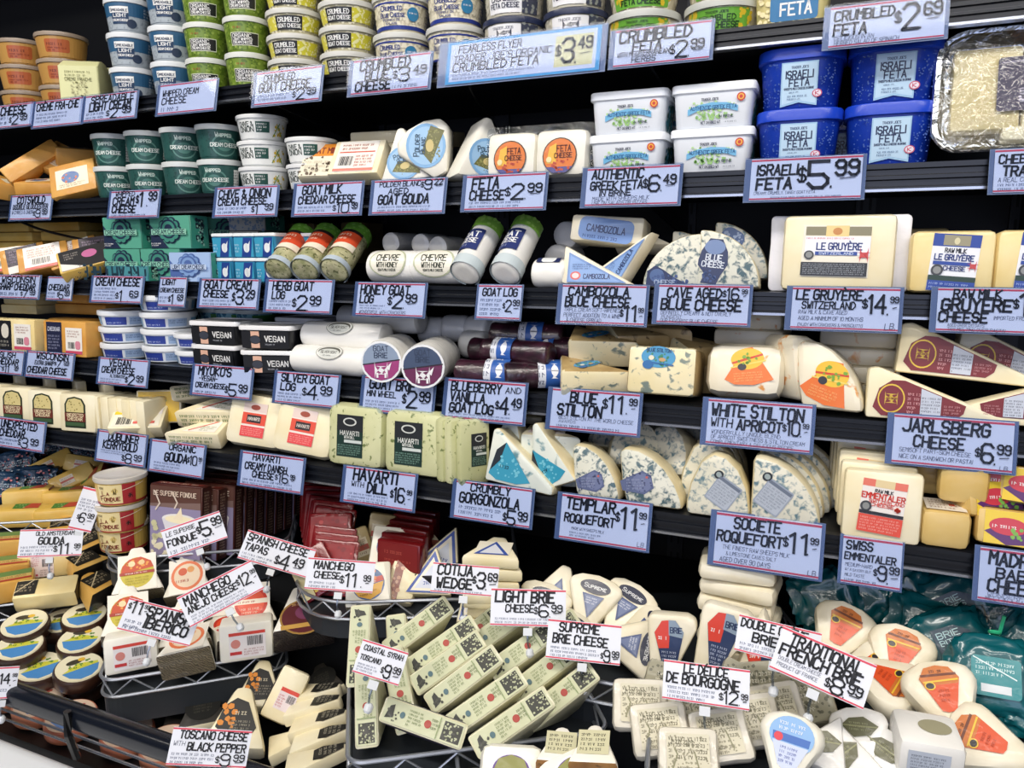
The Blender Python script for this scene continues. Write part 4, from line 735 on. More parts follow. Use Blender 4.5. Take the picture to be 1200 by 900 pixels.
K = rtub('isr', 'feta_tub', .112, .1, .0795, '1238a8', '1a44c4', isr, r=.03, taper=.86, lid_h=.2)
stack(K, 'B', [931, 1040], 2, .012, 'royal blue israeli feta tub with pale blue label', 'royal blue feta tubs', face=0, jit=3)
on(K, 'B', 990, .13, 'royal blue feta tub at the back behind the front four', 'royal blue feta tubs')
# foil platter
def platter():
    w, h, d = .205, .155, .04; mb = MB()
    rg = lambda s, y, r: [(x, y, z) for x, z in rrect(w*s, h*s, r, 5, 0, h/2)]
    vs, fs = loft([rg(.86, .012, .02), rg(.9, .0, .024), rg(.94, -.016, .03), rg(1, -.018, .035), rg(1.02, -.015, .035), rg(1.0, -.0145, .035)])
    vs = [Vector(v)+(.0015*mnoise.noise_vector(Vector(v)*160) if i > 40 else Vector((0, 0, 0))) for i, v in enumerate(vs)]
    mb.add(vs, fs[:-2], smooth=True); n = len(rg(1, 0, .03)); mb.add(rg(.86, .012, .02), [list(range(n))[::-1]])
    ch = MB(); parts = [('tray', mb.mesh('tray', FOIL))]
    for nm, x, z, sx, sz, m in (('cheese_slice', -.045, .078, .075, .105, PALEY), ('cheese_slice', .035, .04, .08, .05, CREAM), ('cheese_slice', .045, .118, .085, .05, ORANGE), ('cheese_slice', -.0, .02, .05, .018, CREAM)):
        vs, fs, _ = prism(rrect(sx, sz, .004, 2, x, z), .02, .003); vs = [v+Vector((0, -.008, 0)) for v in vs]; parts.append((nm, MB().add(vs, fs, smooth=True).mesh(nm, m)))
    lb = MB(); Decal(lb, .08, .068, flatmap((.006, -.0215, .08), (1, 0, 0), (0, 0, 1), .08, .068), seed=3).run([('rr', 0, 0, 1, 1, '3c3450', .06), ('l', [(.05, .9), (.4, .92)], '9a93b0', .001), ('s', .38, .44, .7, .54, 1, 'cfc9dc'), ('t', 'SWISS', .3, .3, .8, .4, 'cfc9dc', .16), ('t', '& PEPPER', .3, .16, .9, .26, 'cfc9dc', .16)]); parts.append(('label', lb.mesh('label', INK)))
    fl = MB().add(*loft([rg(.9, -.0245, .03), rg(1.0, -.0195, .035)])); parts.append(('wrap', fl.mesh('wrap', FILM)))
    return Kind('cheese_platter', 'cheese platter', parts, h, False, d)
K = platter(); on(K, 'B', 1200, .0, 'foil tray of sliced cheese under clear film with purple label', rx=-12, dz=.004)
# --- third shelf
gr = 'orange cheddar packs at the left of the third shelf'
lw = [('r', 0, 0, 1, 1, 'f2ece2'), ('r', 0, .0, 1, .12, 'd45a4a'), ('b', .2, .2, .7, .45, '2a2a2e'), ('s', .1, .5, .9, .9, 4, 'b0685a')]
lp = [('r', 0, 0, 1, 1, '3a3040'), ('r', 0, 0, 1, .28, 'efe9e2'), ('s', .1, .4, .9, .9, 5, '9a86a0')]
lb_ = [('r', 0, 0, 1, 1, '18171c'), ('p', [(0, 0), (.5, 0), (.0, .4)], 'efeae2'), ('e', .62, .6, .16, .2, 'c46a9a'), ('s', .1, .5, .4, .85, 3, 'b0a8a0')]
OW = block('ow', 'cheddar_pack', 'cheese block', 'rect', .105, .062, .035, ORANGE, .004, [('front', .5, .5, .72, .92, 0, lw)]); OP = block('op', 'cheddar_pack', 'cheese block', 'rect', .095, .066, .035, ORANGE, .004, [('front', .5, .5, .7, .94, 0, lp)])
OK_ = block('okk', 'cheddar_pack', 'cheese block', 'rect', .105, .062, .032, YELLOW, .004, [('front', .5, .5, .9, .9, 0, lb_)]); OS = block('oss', 'cheddar_slice', 'cheese block', 'rect', .15, .022, .08, YELLOW, .004)
for px, off, K, rx, rz, roll, dz, lab in ((4, .0, OW, -25, 30, -8, 0, 'cheddar pack with white label cut by the left edge, third shelf'), (26, .015, OP, -25, 30, -16, 0, 'cheddar pack with purple black label, third shelf'), (48, .01, OW, -28, 30, -14, 0, 'cheddar pack with white label beside the purple one'),
     (69, .04, OW, -30, 28, -16, .01, 'cheddar pack with white label, middle of the leaning row'), (86, .05, OW, -30, 30, -20, .016, 'cheddar pack with white label behind the black labelled one'), (98, -.005, OK_, -42, 30, -22, .0, 'cheddar pack with slanted black label at the front of the row'), (112, .06, OP, -20, 35, -10, .02, 'cheddar pack wedged against the green boxes')):
    on(K, 'C', px, off, lab, gr, dz=dz, rx=rx, rz=rz, roll=roll)
for i, (px, dz) in enumerate(((18, .085), (16, .108), (78, .085), (70, .108), (20, .062), (88, .062))):
    on(OS, 'C', px, .13+.01*(i % 2), 'plain yellow cheddar slab at the back, %s of the flat pile' % ORD[i], 'flat cheddar slabs on the third shelf', dz=dz, rz=RND.uniform(-4, 4))
def cbox(key, w, h, d, ops, col, sideops):
    mb = MB(); vs, fs, _ = prism([(-w/2, 0), (w/2, 0), (w/2, h), (-w/2, h)], d, .0012, seg=1); mb.add(vs, fs, smooth=True)
    parts = [('cream_cheese_box', mb.mesh('cream_cheese_box', plastic(col, .4)))]
    for wh in (0, 1):
        lb = MB(); ww = w*.98 if wh == 0 else d*.96
        mp = flatmap((0, -d/2, h/2), (1, 0, 0), (0, 0, 1), ww, h*.97) if wh == 0 else flatmap((w/2, 0, h/2), (0, 1, 0), (0, 0, 1), ww, h*.97)
        Decal(lb, ww, h*.97, mp, seed=8).run(ops if wh == 0 else sideops); parts.append(('label', lb.mesh('label', INK)))
    return Kind('cream_cheese_box', 'box', parts, h, True, d)
def mand(bg, c1, c2, band, txt, tc):
    o = [('r', 0, 0, 1, 1, bg), ('p', [(0, 0), (.45, 0), (0, .75)], c2)]
    for k in range(10): a = 2*PI*k/10; o.append(('e', .5+.2*math.cos(a), .56+.28*math.sin(a), .1, .15, c2))
    for k in range(10): a = 2*PI*k/10; o.append(('e', .5+.2*math.cos(a), .56+.28*math.sin(a), .07, .11, c1))
    o += [('e', .5, .6, .2, .3, c2), ('e', .5, .6, .16, .24, c1), ('e', .5, .6, .1, .15, c2), ('r', .06, .42, .94, .6, band), ('t', txt, .1, .445, .9, .575, tc, .18), ('s', .05, .06, .3, .18, 2, WH)]
    return o
sp = [('r', 0, 0, 1, 1, '3f9a84'), ('m', .3, .1, .7, .9, 30, '2a3a4a', .005), ('m', .3, .1, .7, .9, 20, '9fd4c0', .003)]
CW = 45*KX('C', 155); CH = 37*MP('C', 155)
K = cbox('cg', CW, CH, .045, mand('58a48c', '3f8676', '1f2c48', '8cc4ac', 'CREAM CHEESE', '1f3a48'), '468f7a', sp)
g_ = 'mint green cream cheese boxes'
for i, (px, dz, lab) in enumerate(((148, CH, 'mint green cream cheese box, top left of the block'), (204, CH, 'mint green cream cheese box, top right of the block'), (146, 0, 'mint green cream cheese box, bottom left of the block'), (189, 0, 'mint green cream cheese box, bottom middle beside light blue box'))):
    on(K, 'C', px, .02, lab, g_, dz=dz)
for i, px in enumerate((238, 253)): on(K, 'C', px, .1, 'mint green cream cheese box turned edge on, %s of two behind' % ORD[i], g_, dz=CH, rz=80)
K = cbox('cl', 48*KX('C', 224), 34*MP('C', 224), .045, mand('a6c0e6', '7f9fd0', '4f6aa6', 'c6d6ee', 'LIGHT CREAM CHEESE', '27406f'), '98b4dc', sp)
on(K, 'C', 224, -.002, 'light blue light cream cheese box in front of the mint boxes', dz=0)
K = cbox('cd', 48*KX('C', 150), 17*MP('C', 150), .03, [('r', 0, 0, 1, 1, '4a8f98'), ('r', 0, 0, .4, 1, '3a7a86'), ('t', 'CREAM CHEESE', .95, .85, .1, .3, '1f3a48', .18)], '3f8490', sp)
on(K, 'C', 150, -.006, 'teal cream cheese box lying upside down at the front', dz=0)
K = cbox('cgr', .10, .04, .06, [('r', 0, 0, 1, 1, 'b9b6b0'), ('m', 0, 0, 1, .8, 60, '7f90a8', .004), ('r', 0, .8, 1, 1, 'd8d2c4')], 'aaa69e', sp)
for i, (px, dz) in enumerate(((284, .06), (292, .101))): on(K, 'C', px, .12, 'grey patterned box at the back above goat cups, %s' % ('lower', 'upper')[i], 'grey patterned boxes', dz=dz)
gc = [('r', 0, 0, 1, 1, '3a9cc0'), ('p', [(.36, 0), (.5, 1), (.98, 1), (.84, 0)], '1f3f8a'), ('rr', .5, .22, .8, .72, 'e9eef0', .2), ('p', [(.72, .6), (.86, .85), (.8, .5)], 'e9eef0'), ('s', .05, .2, .3, .7, 3, 'bfe2ee')]
K = rtub('gcp', 'goat_cheese_cup', .052, .06, .046, '2f86b0', 'e6eaec', gc, r=.006, lid_h=.14)
g_ = 'cyan and navy goat cream cheese cups'
stack(K, 'C', [262, 287, 312], 2, .012, 'cyan and navy goat cream cheese cup', g_, face=0, jit=3)
for i, px in enumerate((338, 366)): on(K, 'C', px, .05, 'cyan goat cream cheese cup behind the herb logs, %s of two' % ORD[i], g_, dz=.046)
bb = block('bb', 'snack_bag', 'bag', 'rect', .022, .085, .09, cheese('brown_bag', '6a5a34', '8f7c4c'), .005, [('front', .5, .25, .9, .3, 0, [('r', 0, 0, 1, 1, '2c3448'), ('s', .1, .1, .9, .9, 2, 'a8a080')])], lump=.001)
for i in range(9): on(bb, 'C', 318+i*12.2, .22, 'thin brown bag standing in the back row, %s from left' % ORD[i], 'thin brown bags in the back row', dz=.035, rz=RND.uniform(-5, 12))
hl = [('r', 0, 0, 1, 1, 'd9502c'), ('p', [(0, 0), (1, 0), (1, .3), (0, .2)], 'efe6d0'), ('s', .15, .62, .85, .82, 1, 'f6e2c8'), ('s', .1, .42, .9, .56, 1, 'f6e2c8'), ('r', 0, .86, 1, 1, '2a2420')]
K = log('herb', 'goat_log', .0255, .115, GOATH, 'y', [(.34, .8, 130, 0, hl, 'label'), (.8, 1.0, 260, 0, [('r', 0, 0, 1, 1, '6fae3c'), ('m', 0, 0, 1, 1, 30, '8cc65a', .004)], 'end_band'), (.02, .12, 320, 0, [('r', 0, 0, 1, 1, 'b9c6d2')], 'end_band')], lump=.001)
for i, px in enumerate((338, 368, 402)): on(K, 'C', px, .028, 'herb crusted goat log with orange label, %s from left' % ORD[i], 'herb crusted goat logs', rz=6, rx=36, dz=.02)
cv = [('e', .5, .5, .5, .5, 'b9bfa0'), ('e', .5, .5, .46, .46, 'eeeadb'), ('t', 'CHEVRE', .2, .52, .8, .72, '2c3328', .18), ('t', 'WITH HONEY', .22, .32, .78, .46, '2c3328', .2), ('t', 'GOATS MILK CHEESE', .26, .2, .74, .28, '2c3328', .2)]
K = log('chv2', 'goat_log', .028, .098, WAXP, 'x', [(.12, .9, 110, 20, cv, 'label')], lump=.0008, endr=.6)
for i, px in enumerate((455, 507)): on(K, 'C', px, .0, 'white chevre log with dark printed lettering, %s of two' % ('left', 'right')[i], 'white chevre with honey logs', rz=-4+6*i, sc=1.0)
RE = log('re', 'goat_log', .019, .09, WAXP, 'y', lump=.0012, endr=.7); REW = log('rew', 'goat_log', .024, .09, WAXP, 'y', lump=.0015, endr=.75)
for i, (px, dz) in enumerate(((467, .055), (501, .052), (521, .047))): on(RE, 'C', px, .12, 'round white log end at the back above chevre logs, %s from left' % ORD[i], 'white log ends at the back', dz=dz)
for i, (px, off, dz) in enumerate(((667, .16, .062), (703, .17, .066), (657, .13, .022))): on(REW, 'C', px, off, 'white paper wrapped log end behind blue brie, %s' % ('upper left', 'upper right', 'lower')[i], 'paper wrapped log ends behind blue brie', dz=dz)
gl = [('r', 0, 0, 1, 1, '27346e'), ('t', 'GOAT', .12, .6, .88, .85, WH, .18), ('t', 'CHEESE', .12, .3, .88, .52, WH, .18), ('s', .15, .08, .85, .24, 1, 'a8b2d8')]
K = log('gl', 'goat_log', .025, .115, WAXP, 'y', [(.3, .72, 120, -25, gl, 'label'), (.8, 1.0, 220, -10, [('r', 0, 0, 1, 1, '86be4a'), ('m', 0, 0, 1, 1, 25, 'a8d468', .004)], 'end_band'), (.02, .2, 320, 0, [('r', 0, 0, 1, 1, 'c8d4d8')], 'end_band')], lump=.0008)
for i, px in enumerate((558, 604)): on(K, 'C', px, .024, 'white goat log with navy label and green end, %s of two' % ('left', 'right')[i], 'white goat logs with navy labels', rz=-4, rx=42, dz=.023)
K = log('gp', 'goat_log', .0225, .056, WAXP, 'x', [(.15, .85, 70, 75, [('r', .0, .1, 1, .9, '1f2a58'), ('rr', .2, .1, .8, .75, 'e8ecec', .2)], 'label')], lump=.001, endr=.8)
on(K, 'C', 640, .0, 'plain white goat log with navy goat label beside blue brie')
cz = [('p', [(0, 0), (1, 0), (.06, .94), (0, 1)], '6f92cc'), ('p', [(.03, .03), (.9, .03), (.06, .86), (.03, .92)], '86a8dc'), ('e', .14, .22, .09, .14, 'd86a6a'), ('e', .14, .22, .06, .09, 'efd9d9'), ('t', 'CAMBOZOLA', .28, .1, .72, .3, '24386e', .17), ('s', .08, .42, .4, .62, 3, '34508a')]
K = block('cz', 'blue_brie_wedge', 'cheese wedge', 'tri', .118, .062, .03, BRIE, .005, [('front', .48, .42, .8, .76, 0, cz)])
K3 = block('cz3', 'blue_brie_wedge', 'cheese wedge', 'rect', .118, .042, .05, BRIE, .006, [('front', .5, .45, .75, .85, -4, [('rr', 0, 0, 1, 1, '6f92cc', .3), ('t', 'CAMBOZOLA', .15, .35, .85, .7, '24386e', .16), ('s', .1, .05, .9, .28, 1, '34508a')])])
g_ = 'blue labelled blue brie wedges'
on(K, 'C', 700, .0, 'blue brie wedge with red dot at the front of its pile', g_, rx=-14); on(K3, 'C', 707, .035, 'blue brie wedge lying on top of the pile', g_, dz=.062, rx=-10, roll=4); on(K, 'C', 742, .02, 'blue brie wedge leaning right, pointing toward cave aged blue', g_, rx=-10, rz=-20, roll=-60, dz=.02)
K = block('cz4', 'blue_brie_wedge', 'cheese wedge', 'tri', .10, .05, .035, BRIE, .005); on(K, 'C', 752, .08, 'plain rind wedge at the back of the blue brie pile', g_, dz=.05, rx=-30)
ca1 = [('p', [(.02, .1), (.2, .0), (.98, .02), (.6, .42), (.38, .75), (.2, .95), (.04, .7)], '1f2f5a'), ('e', .24, .5, .15, .3, '4a6494'), ('m', .1, .15, .9, .5, 20, '3a5286', .003), ('t', 'CHEESE', .2, .12, .62, .3, 'b9c8e2', .16)]
ca2 = [('p', [(.08, .7), (.0, .4), (.3, .2), (.2, .0), (.72, .0), (.82, .2), (1, .45), (.94, .72), (.72, .98), (.3, .98)], '1f2f5a'), ('e', .5, .8, .34, .16, '6f86b2'), ('t', 'BLUE', .26, .5, .78, .64, 'dfe6f2', .17), ('t', 'CHEESE', .16, .36, .88, .48, 'dfe6f2', .17), ('m', .25, .05, .75, .3, 20, '3a5286', .003)]
rs = lambda n: abs(n.y) < .75
K1 = block('ca1', 'blue_cheese_round', 'cheese wedge', 'quarterL', .083, .078, .04, [BLUE, RIND], .004, [('front', .48, .22, .86, .42, 0, ca1)], sel=rs); K2 = block('ca2', 'blue_cheese_round', 'cheese wedge', 'quarter', .086, .082, .045, [BLUE, RIND], .004, [('front', .24, .45, .5, .8, -6, ca2)], sel=rs)
K3 = block('ca3', 'blue_cheese_round', 'cheese wedge', 'quarter', .08, .084, .045, [BLUEL, RIND], .004, [('front', .32, .7, .44, .34, -30, [('rr', 0, 0, 1, 1, '4a6494', .4), ('m', .1, .1, .9, .9, 20, '9fb2d2', .003)])], sel=rs)
g_ = 'cave aged blue cheese quarters'
on(K1, 'C', 785, .0, 'cave aged blue quarter round with label at its lower edge, left', g_, rx=-6); on(K2, 'C', 852, .0, 'cave aged blue quarter round with tall navy label, right', g_, rx=-8); on(K3, 'C', 866, .06, 'cave aged blue quarter round peeking out behind the tall navy label', g_, rx=-6, dz=.012)
on(K3, 'C', 815, .06, 'cave aged blue quarter hidden between the two front ones', g_, rx=-6)
gy = [('r', 0, .0, 1, 1, 'f0ead8'), ('r', .04, .8, 1, .97, '8a8468'), ('r', .34, .77, .68, .99, 'ead28e'), ('e', .51, .88, .07, .07, 'c98a4a'), ('r', .04, .42, 1, .78, 'eef0f6'), ('s', .06, .72, .95, .77, 1, 'd86a6a'), ('t', 'LE GRUYÈRE', .22, .5, .88, .68, '24387c', .2), ('r', .2, .42, .82, .49, '2a4a9a'), ('t', 'SWITZERLAND', .26, .43, .76, .48, 'c9d6ee', .2), ('rr', .86, .38, .98, .48, 'd04a4a', .2), ('e', .11, .42, .075, .085, '3a3c40'), ('e', .11, .42, .05, .06, '8a8c8a'), ('r', 0, .02, .98, .28, '23262c'), ('s', .03, .04, .95, .26, 6, 'a8aeb4')]
W = 132*KX('C', 977); H = 88*MP('C', 977)
K = block('gy', 'gruyere_pack', 'cheese block', 'rect', W, H, .04, CREAM, .008, [('front', .48, .52, .6, .68, -1, gy)])
vs, fs, _ = prism(rrect(W*1.27, H*1.03, .006, 2, 0, H*.515), .006, .002, lump=.0016); K.parts.append(('wrapper', MB().add([v+Vector((0, .012, 0)) for v in vs], fs, smooth=True).mesh('wrapper', plastic('e4e4ea', .3, bump=.3))))
on(K, 'C', 978, .0, 'large white wrapped gruyere pack standing above its price tag', rx=-5)
on(block('gyb', 'gruyere_pack', 'cheese block', 'rect', .07, .05, .04, OLIVE, .006), 'C', 1075, .16, 'brown wrapped pack corner at the back right of gruyere', dz=.04)
gy2 = [('r', 0, 0, 1, 1, 'eef0f6'), ('r', 0, .78, 1, 1, '24459c'), ('r', .22, .8, .78, .98, '9a9478'), ('e', .5, .88, .06, .06, 'd8d0a8'), ('t', 'RAW MILK', .28, .68, .72, .75, '1c1f2c', .2), ('t', 'LE GRUYÈRE', .08, .53, .9, .66, '24387c', .2), ('r', .06, .46, .85, .52, '24459c'), ('t', 'CHEESE', .3, .37, .75, .44, '24387c', .2), ('rr', .84, .42, .97, .5, 'c94a4a', .2), ('e', .17, .36, .13, .1, '3a3c40'), ('e', .17, .36, .085, .065, '8a8c8a'), ('r', 0, .18, 1, .27, '1f3a2c'), ('r', 0, 0, 1, .18, '24459c'), ('s', .05, .03, .95, .16, 2, '9fb2e2')]
W = 100*KX('C', 1115); H = 72*MP('C', 1115)
K = block('gy2', 'gruyere_block', 'cheese block', 'rect', W, H, .06, PALEY, .008, [('front', .52, .48, .56, .92, -4, gy2)])
on(K, 'C', 1112, .0, 'raw milk gruyere block with blue white label, left of two', 'raw milk gruyere blocks', rx=-3); on(K, 'C', 1216, .0, 'raw milk gruyere block cut by the right edge', 'raw milk gruyere blocks', rx=-3)
# --- fourth shelf
gr = 'cheddar blocks at the left of the fourth shelf'
nv = [('r', 0, 0, 1, 1, '1f2340'), ('t', 'CHEDDAR', .1, .7, .9, .85, 'cfd2e0', .16), ('s', .1, .1, .9, .6, 5, '8f93b0')]
wl = [('r', 0, 0, 1, 1, 'f2eee6'), ('s', .1, .62, .9, .92, 3, 'a06a5a'), ('b', .15, .2, .55, .45, '2a2a2e'), ('r', 0, .0, 1, .12, 'd0506a'), ('rr', .6, .18, .9, .5, 'd8889a', .1)]
bl = [('r', 0, 0, 1, 1, '17171c'), ('rr', .2, .4, .8, .9, 'dcd6c8', .3), ('s', .1, .1, .9, .35, 2, 'b0aca0')]
W = 50*KX('D', 78); H = 42*MP('D', 78)
K = block('wsc', 'cheddar_block', 'cheese block', 'rect', W, H, .045, [ORANGE], .005, [('front', .27, .52, .36, .86, 0, nv), ('front', .73, .45, .38, .72, 0, wl)]); K2 = block('esc', 'cheddar_block', 'cheese block', 'rect', 42*KX('D', 22), 40*MP('D', 22), .045, [PALEY], .005, [('front', .2, .5, .34, .86, 0, bl), ('front', .68, .48, .46, .74, 0, wl)])
on(K, 'D', 76, .0, 'orange cheddar block with navy and white labels', gr, rx=-4); on(K2, 'D', 20, .0, 'pale cheddar block with black and white labels', gr, rx=-4); on(K, 'D', 82, .06, 'orange cheddar block standing behind the navy labelled one', gr); on(K2, 'D', -22, .0, 'pale cheddar block cut by the left edge, fourth shelf', gr)
SO = block('so', 'cheddar_slice', 'cheese block', 'rect', .17, .024, .09, ORANGE, .004); SY = block('sy', 'cheddar_slice', 'cheese block', 'rect', .13, .022, .09, PALEY, .004)
for i in range(2): on(SO, 'D', 98+i*4, .11, 'long orange cheddar slab lying behind the front blocks, %s' % ('lower', 'upper')[i], 'long orange slabs', dz=.083+i*.025, rz=i*3)
for i in range(3): on(SY, 'D', 26+i*3, .11, 'pale cheddar slab lying behind the front blocks, %s from bottom' % ORD[i], 'pale cheddar slabs on the fourth shelf', dz=.078+i*.0225, rz=-i*3)
vt = [('r', 0, 0, 1, 1, 'e6ecf4'), ('r', .33, .1, .5, .9, '2a3f96'), ('s', .345, .2, .48, .45, 1, 'b8c4ee'), ('r', .52, .12, .66, .88, '9cb4d6'), ('s', .53, .2, .65, .8, 3, '3a5080'), ('r', .7, .1, .95, .9, '7fb4d8'), ('r', .05, .1, .28, .9, '7fb4d8')]
K = tub('veg', 'cream_cheese_tub', .112, .0345, 'dfe7f0', 'eef0f2', vt, taper=.9, lidh=.3)
g_ = 'white and blue vegan cream cheese tubs'
stack(K, 'D', [126, 176], [3, 4], .012, 'flat white vegan cream cheese tub with blue label', g_, jit=12)
for j in range(2): on(K, 'D', 214, .01, 'flat white vegan tub beside black tubs, %s of two' % ('bottom', 'top')[j], g_, dz=j*.0347, sc=.86, face=.8)
K = tub('vgb', 'cream_cheese_tub', .09, .034, '7fc0d0', 'dfe6e0', [('r', 0, 0, 1, 1, '8cc4d2'), ('m', 0, 0, 1, 1, 50, '3a7a9a', .005), ('r', .6, .1, .9, .9, '4a8a4a')], lidh=.25)
for i, px in enumerate((238, 262, 286)): on(K, 'D', px, .14, 'light blue tub at the back behind black tubs, %s from left' % ORD[i], 'light blue tubs behind black tubs', dz=.07)
mk = [('r', 0, 0, 1, 1, '15161b'), ('r', .2, 0, .38, 1, 'e2b49c'), ('e', .29, .5, .13, .26, '15161b'), ('e', .29, .5, .11, .22, '3a3e4a'), ('t', 'VEGAN', .5, .4, .92, .72, WH, .17), ('s', .5, .15, .92, .3, 1, 'b0b2ba')]
K = rtub('mk', 'vegan_tub', 60*KX('D', 252)*.9, .085, .046, '15161b', 'e9e9ea', mk, r=.012, taper=.92, lid_h=.2)
g_ = 'black vegan cream cheese tubs with white lids'
for j in range(2): on(K, 'D', 250, .01, 'black vegan cream cheese tub, left stack, %s' % ('bottom', 'top')[j], g_, dz=j*.0462, rz=5*j); on(K, 'D', 308, -.002, 'black vegan cream cheese tub, right stack, %s' % ('bottom', 'top')[j], g_, dz=j*.0462, rz=16-4*j, sc=.94)
on(K, 'D', 350, .10, 'black vegan cream cheese tub behind, left of silver logs', g_, dz=.05); on(K, 'D', 340, .10, 'black vegan tub at the back under another', g_, dz=.002)
sv = [('e', .5, .5, .5, .5, '9a9c94'), ('e', .5, .5, .47, .45, 'e6e6de'), ('e', .5, .5, .42, .38, '5a5a52'), ('e', .5, .42, .4, .3, 'cfd2cc'), ('t', 'SILVER GOAT', .2, .38, .8, .55, '3a3a34', .15), ('s', .3, .2, .7, .32, 1, '5a5a54')]
K = log('sil', 'goat_log', .026, 112*KX('D', 392)*.86, WAXP, 'x', [(.34, .66, 62, 42, sv, 'label')], lump=.0012, endr=.75)
g_ = 'long white silver goat logs'
on(K, 'D', 385, .0, 'long white goat log with silver oval emblem, lower front', g_); on(K, 'D', 398, .03, 'long white goat log with silver oval emblem, resting on the lower', g_, dz=.045); on(K, 'D', 440, .10, 'long white goat log with silver oval emblem, topmost behind price tag', g_, dz=.072)
bw = [('e', .5, .5, .5, .5, 'eef0f2'), ('e', .5, .5, .45, .45, '8c9cb4'), ('p', [(.06, .42), (.95, .55), (.92, .3), (.75, .12), (.5, .05), (.25, .12), (.1, .28)], 'a03a78'), ('l', [(.06, .43), (.95, .56)], '2a1c28', .0022), ('t', 'GOAT', .32, .76, .68, .88, '33405a', .14), ('t', 'BRIE', .34, .6, .66, .72, '33405a', .14), ('rr', .34, .2, .66, .4, 'f0eef0', .3), ('p', [(.62, .36), (.76, .5), (.7, .3)], 'f0eef0'), ('r', .38, .12, .43, .24, 'f0eef0'), ('r', .58, .12, .63, .24, 'f0eef0')]
bw2 = [(o[0], *['3f4f6c' if c == '8c9cb4' else ('6a2450' if c == 'a03a78' else c) for c in o[1:]]) for o in bw]
K = log('gbw', 'goat_brie_wheel', .037, .12, WAXP, 'y', front=bw, endr=.96, lump=.0008); K2 = log('gbw2', 'goat_brie_wheel', .038, .13, WAXP, 'y', front=bw2, endr=.96, lump=.0008)
on(K, 'D', 446, .0, 'goat brie roll with purple and grey round label, left', 'goat brie rolls', rz=16); on(K2, 'D', 494, -.004, 'goat brie roll with dark purple and navy round label, right', 'goat brie rolls', rz=16)
REW2 = log('rew2', 'goat_brie_wheel', .026, .05, WAXP, 'x', lump=.001, endr=.8)
for i, (px, off, dz) in enumerate(((500, .15, .05), (528, .15, .055), (556, .15, .055), (578, .17, .052), (550, .12, .03), (572, .11, .015))): on(REW2, 'D', px, off, 'small white wrapped brie wheel at the back, %s of the heap' % ORD[i], 'small wrapped brie wheels at the back', dz=dz, rz=RND.uniform(-20, 20))
bb_ = [('r', 0, 0, .3, 1, 'dfe2ea'), ('s', .02, .1, .28, .9, 4, '55607a'), ('r', .3, 0, 1, 1, '2f5fae'), ('rr', .5, .3, .8, .7, 'eef0f6', .3), ('s', .35, .8, .95, .95, 1, WH)]
K = log('blb', 'blueberry_goat_log', .022, .128, PURP, 'x', [(.42, .74, 150, 25, bb_, 'label')], lump=.0014, endr=.8); KB = log('blb2', 'blueberry_goat_log', .022, .128, PURP, 'x', [(.2, .5, 150, 25, bb_, 'label')], lump=.0014, endr=.8)
for i, (K_, px, off, dz, rz) in enumerate(((K, 572, .0, 0, 6), (KB, 600, .03, .036, -6), (K, 612, .07, .06, 8), (K, 630, .02, .0, 30), (KB, 648, .07, .04, -4), (K, 585, .08, .03, 0))):
    on(K_, 'D', px, off, 'purple blueberry crusted goat log with blue band, %s' % ('front left at the bottom', 'resting on the front one', 'topmost at the back', 'front right', 'at right touching the stilton', 'buried in the middle')[i], 'blueberry vanilla goat logs', dz=dz, rz=rz)
st_ = [('e', .5, .55, .5, .45, '4a9ac8'), ('m', .1, .2, .9, .75, 20, '3f8a6a', .003), ('e', .3, .5, .08, .1, 'e9e2c8'), ('e', .62, .45, .1, .08, 'c8a06a'), ('t', 'BLUE STILTON', .15, .76, .85, .9, '1d3f6a', .17), ('e', .22, .2, .16, .18, '2a6aa8'), ('l', [(.36, .3), (.95, .25)], '2a6aa8', .002)]
K1 = block('bst', 'stilton_wedge', 'cheese wedge', 'rect', 80*KX('D', 773), 56*MP('D', 773), .085, [STILT, TANR], .007, [('front', .45, .76, .5, .5, -2, st_)], sel=lambda n: abs(n.x) > .7)
K2 = block('bst2', 'stilton_wedge', 'cheese wedge', 'tri', .115, .045, .08, [STILT, TANR], .006, [('top', .36, .36, .4, .34, 30, st_)], axis='z', sel=lambda n: n.z > .9)
K3 = block('bst3', 'stilton_wedge', 'cheese wedge', 'tri', .09, .05, .085, [STILT, TANR], .006, axis='z', sel=lambda n: n.y < -.5 or n.z > .8)
g_ = 'blue stilton wedges'
on(K1, 'D', 772, -.004, 'blue stilton block facing front with round blue label', g_, rx=-10); on(K2, 'D', 690, .005, 'blue stilton wedge with blue label low at front left', g_, rx=12, rz=20); on(K2, 'D', 702, .05, 'blue stilton wedge with blue label on top of the front left one', g_, rx=14, rz=10, dz=.042)
for i, (px, off, dz, rz) in enumerate(((735, .08, .045, 30), (752, .12, .06, 10), (786, .11, .055, -10), (808, .09, .03, 40), (716, .13, .055, 0), (820, .1, .0, 15))): on(K3, 'D', px, off, 'brown rinded stilton wedge in the heap behind, %s' % ORD[i], g_, dz=dz, rz=rz, rx=14)
ap = [('p', [(0, .2), (.45, .98), (.62, 1), (1, .1), (.6, 0), (.2, .05)], 'e8742c'), ('e', .5, .7, .34, .28, 'f0c23a'), ('l', [(.2, .62), (.8, .78)], 'd4482c', .003), ('l', [(.16, .5), (.86, .62)], 'f0d86a', .002), ('e', .38, .5, .09, .09, '33343c'), ('m', .3, .55, .75, .85, 12, '7aa83a', .003), ('s', .2, .1, .8, .36, 4, 'f6c27a')]
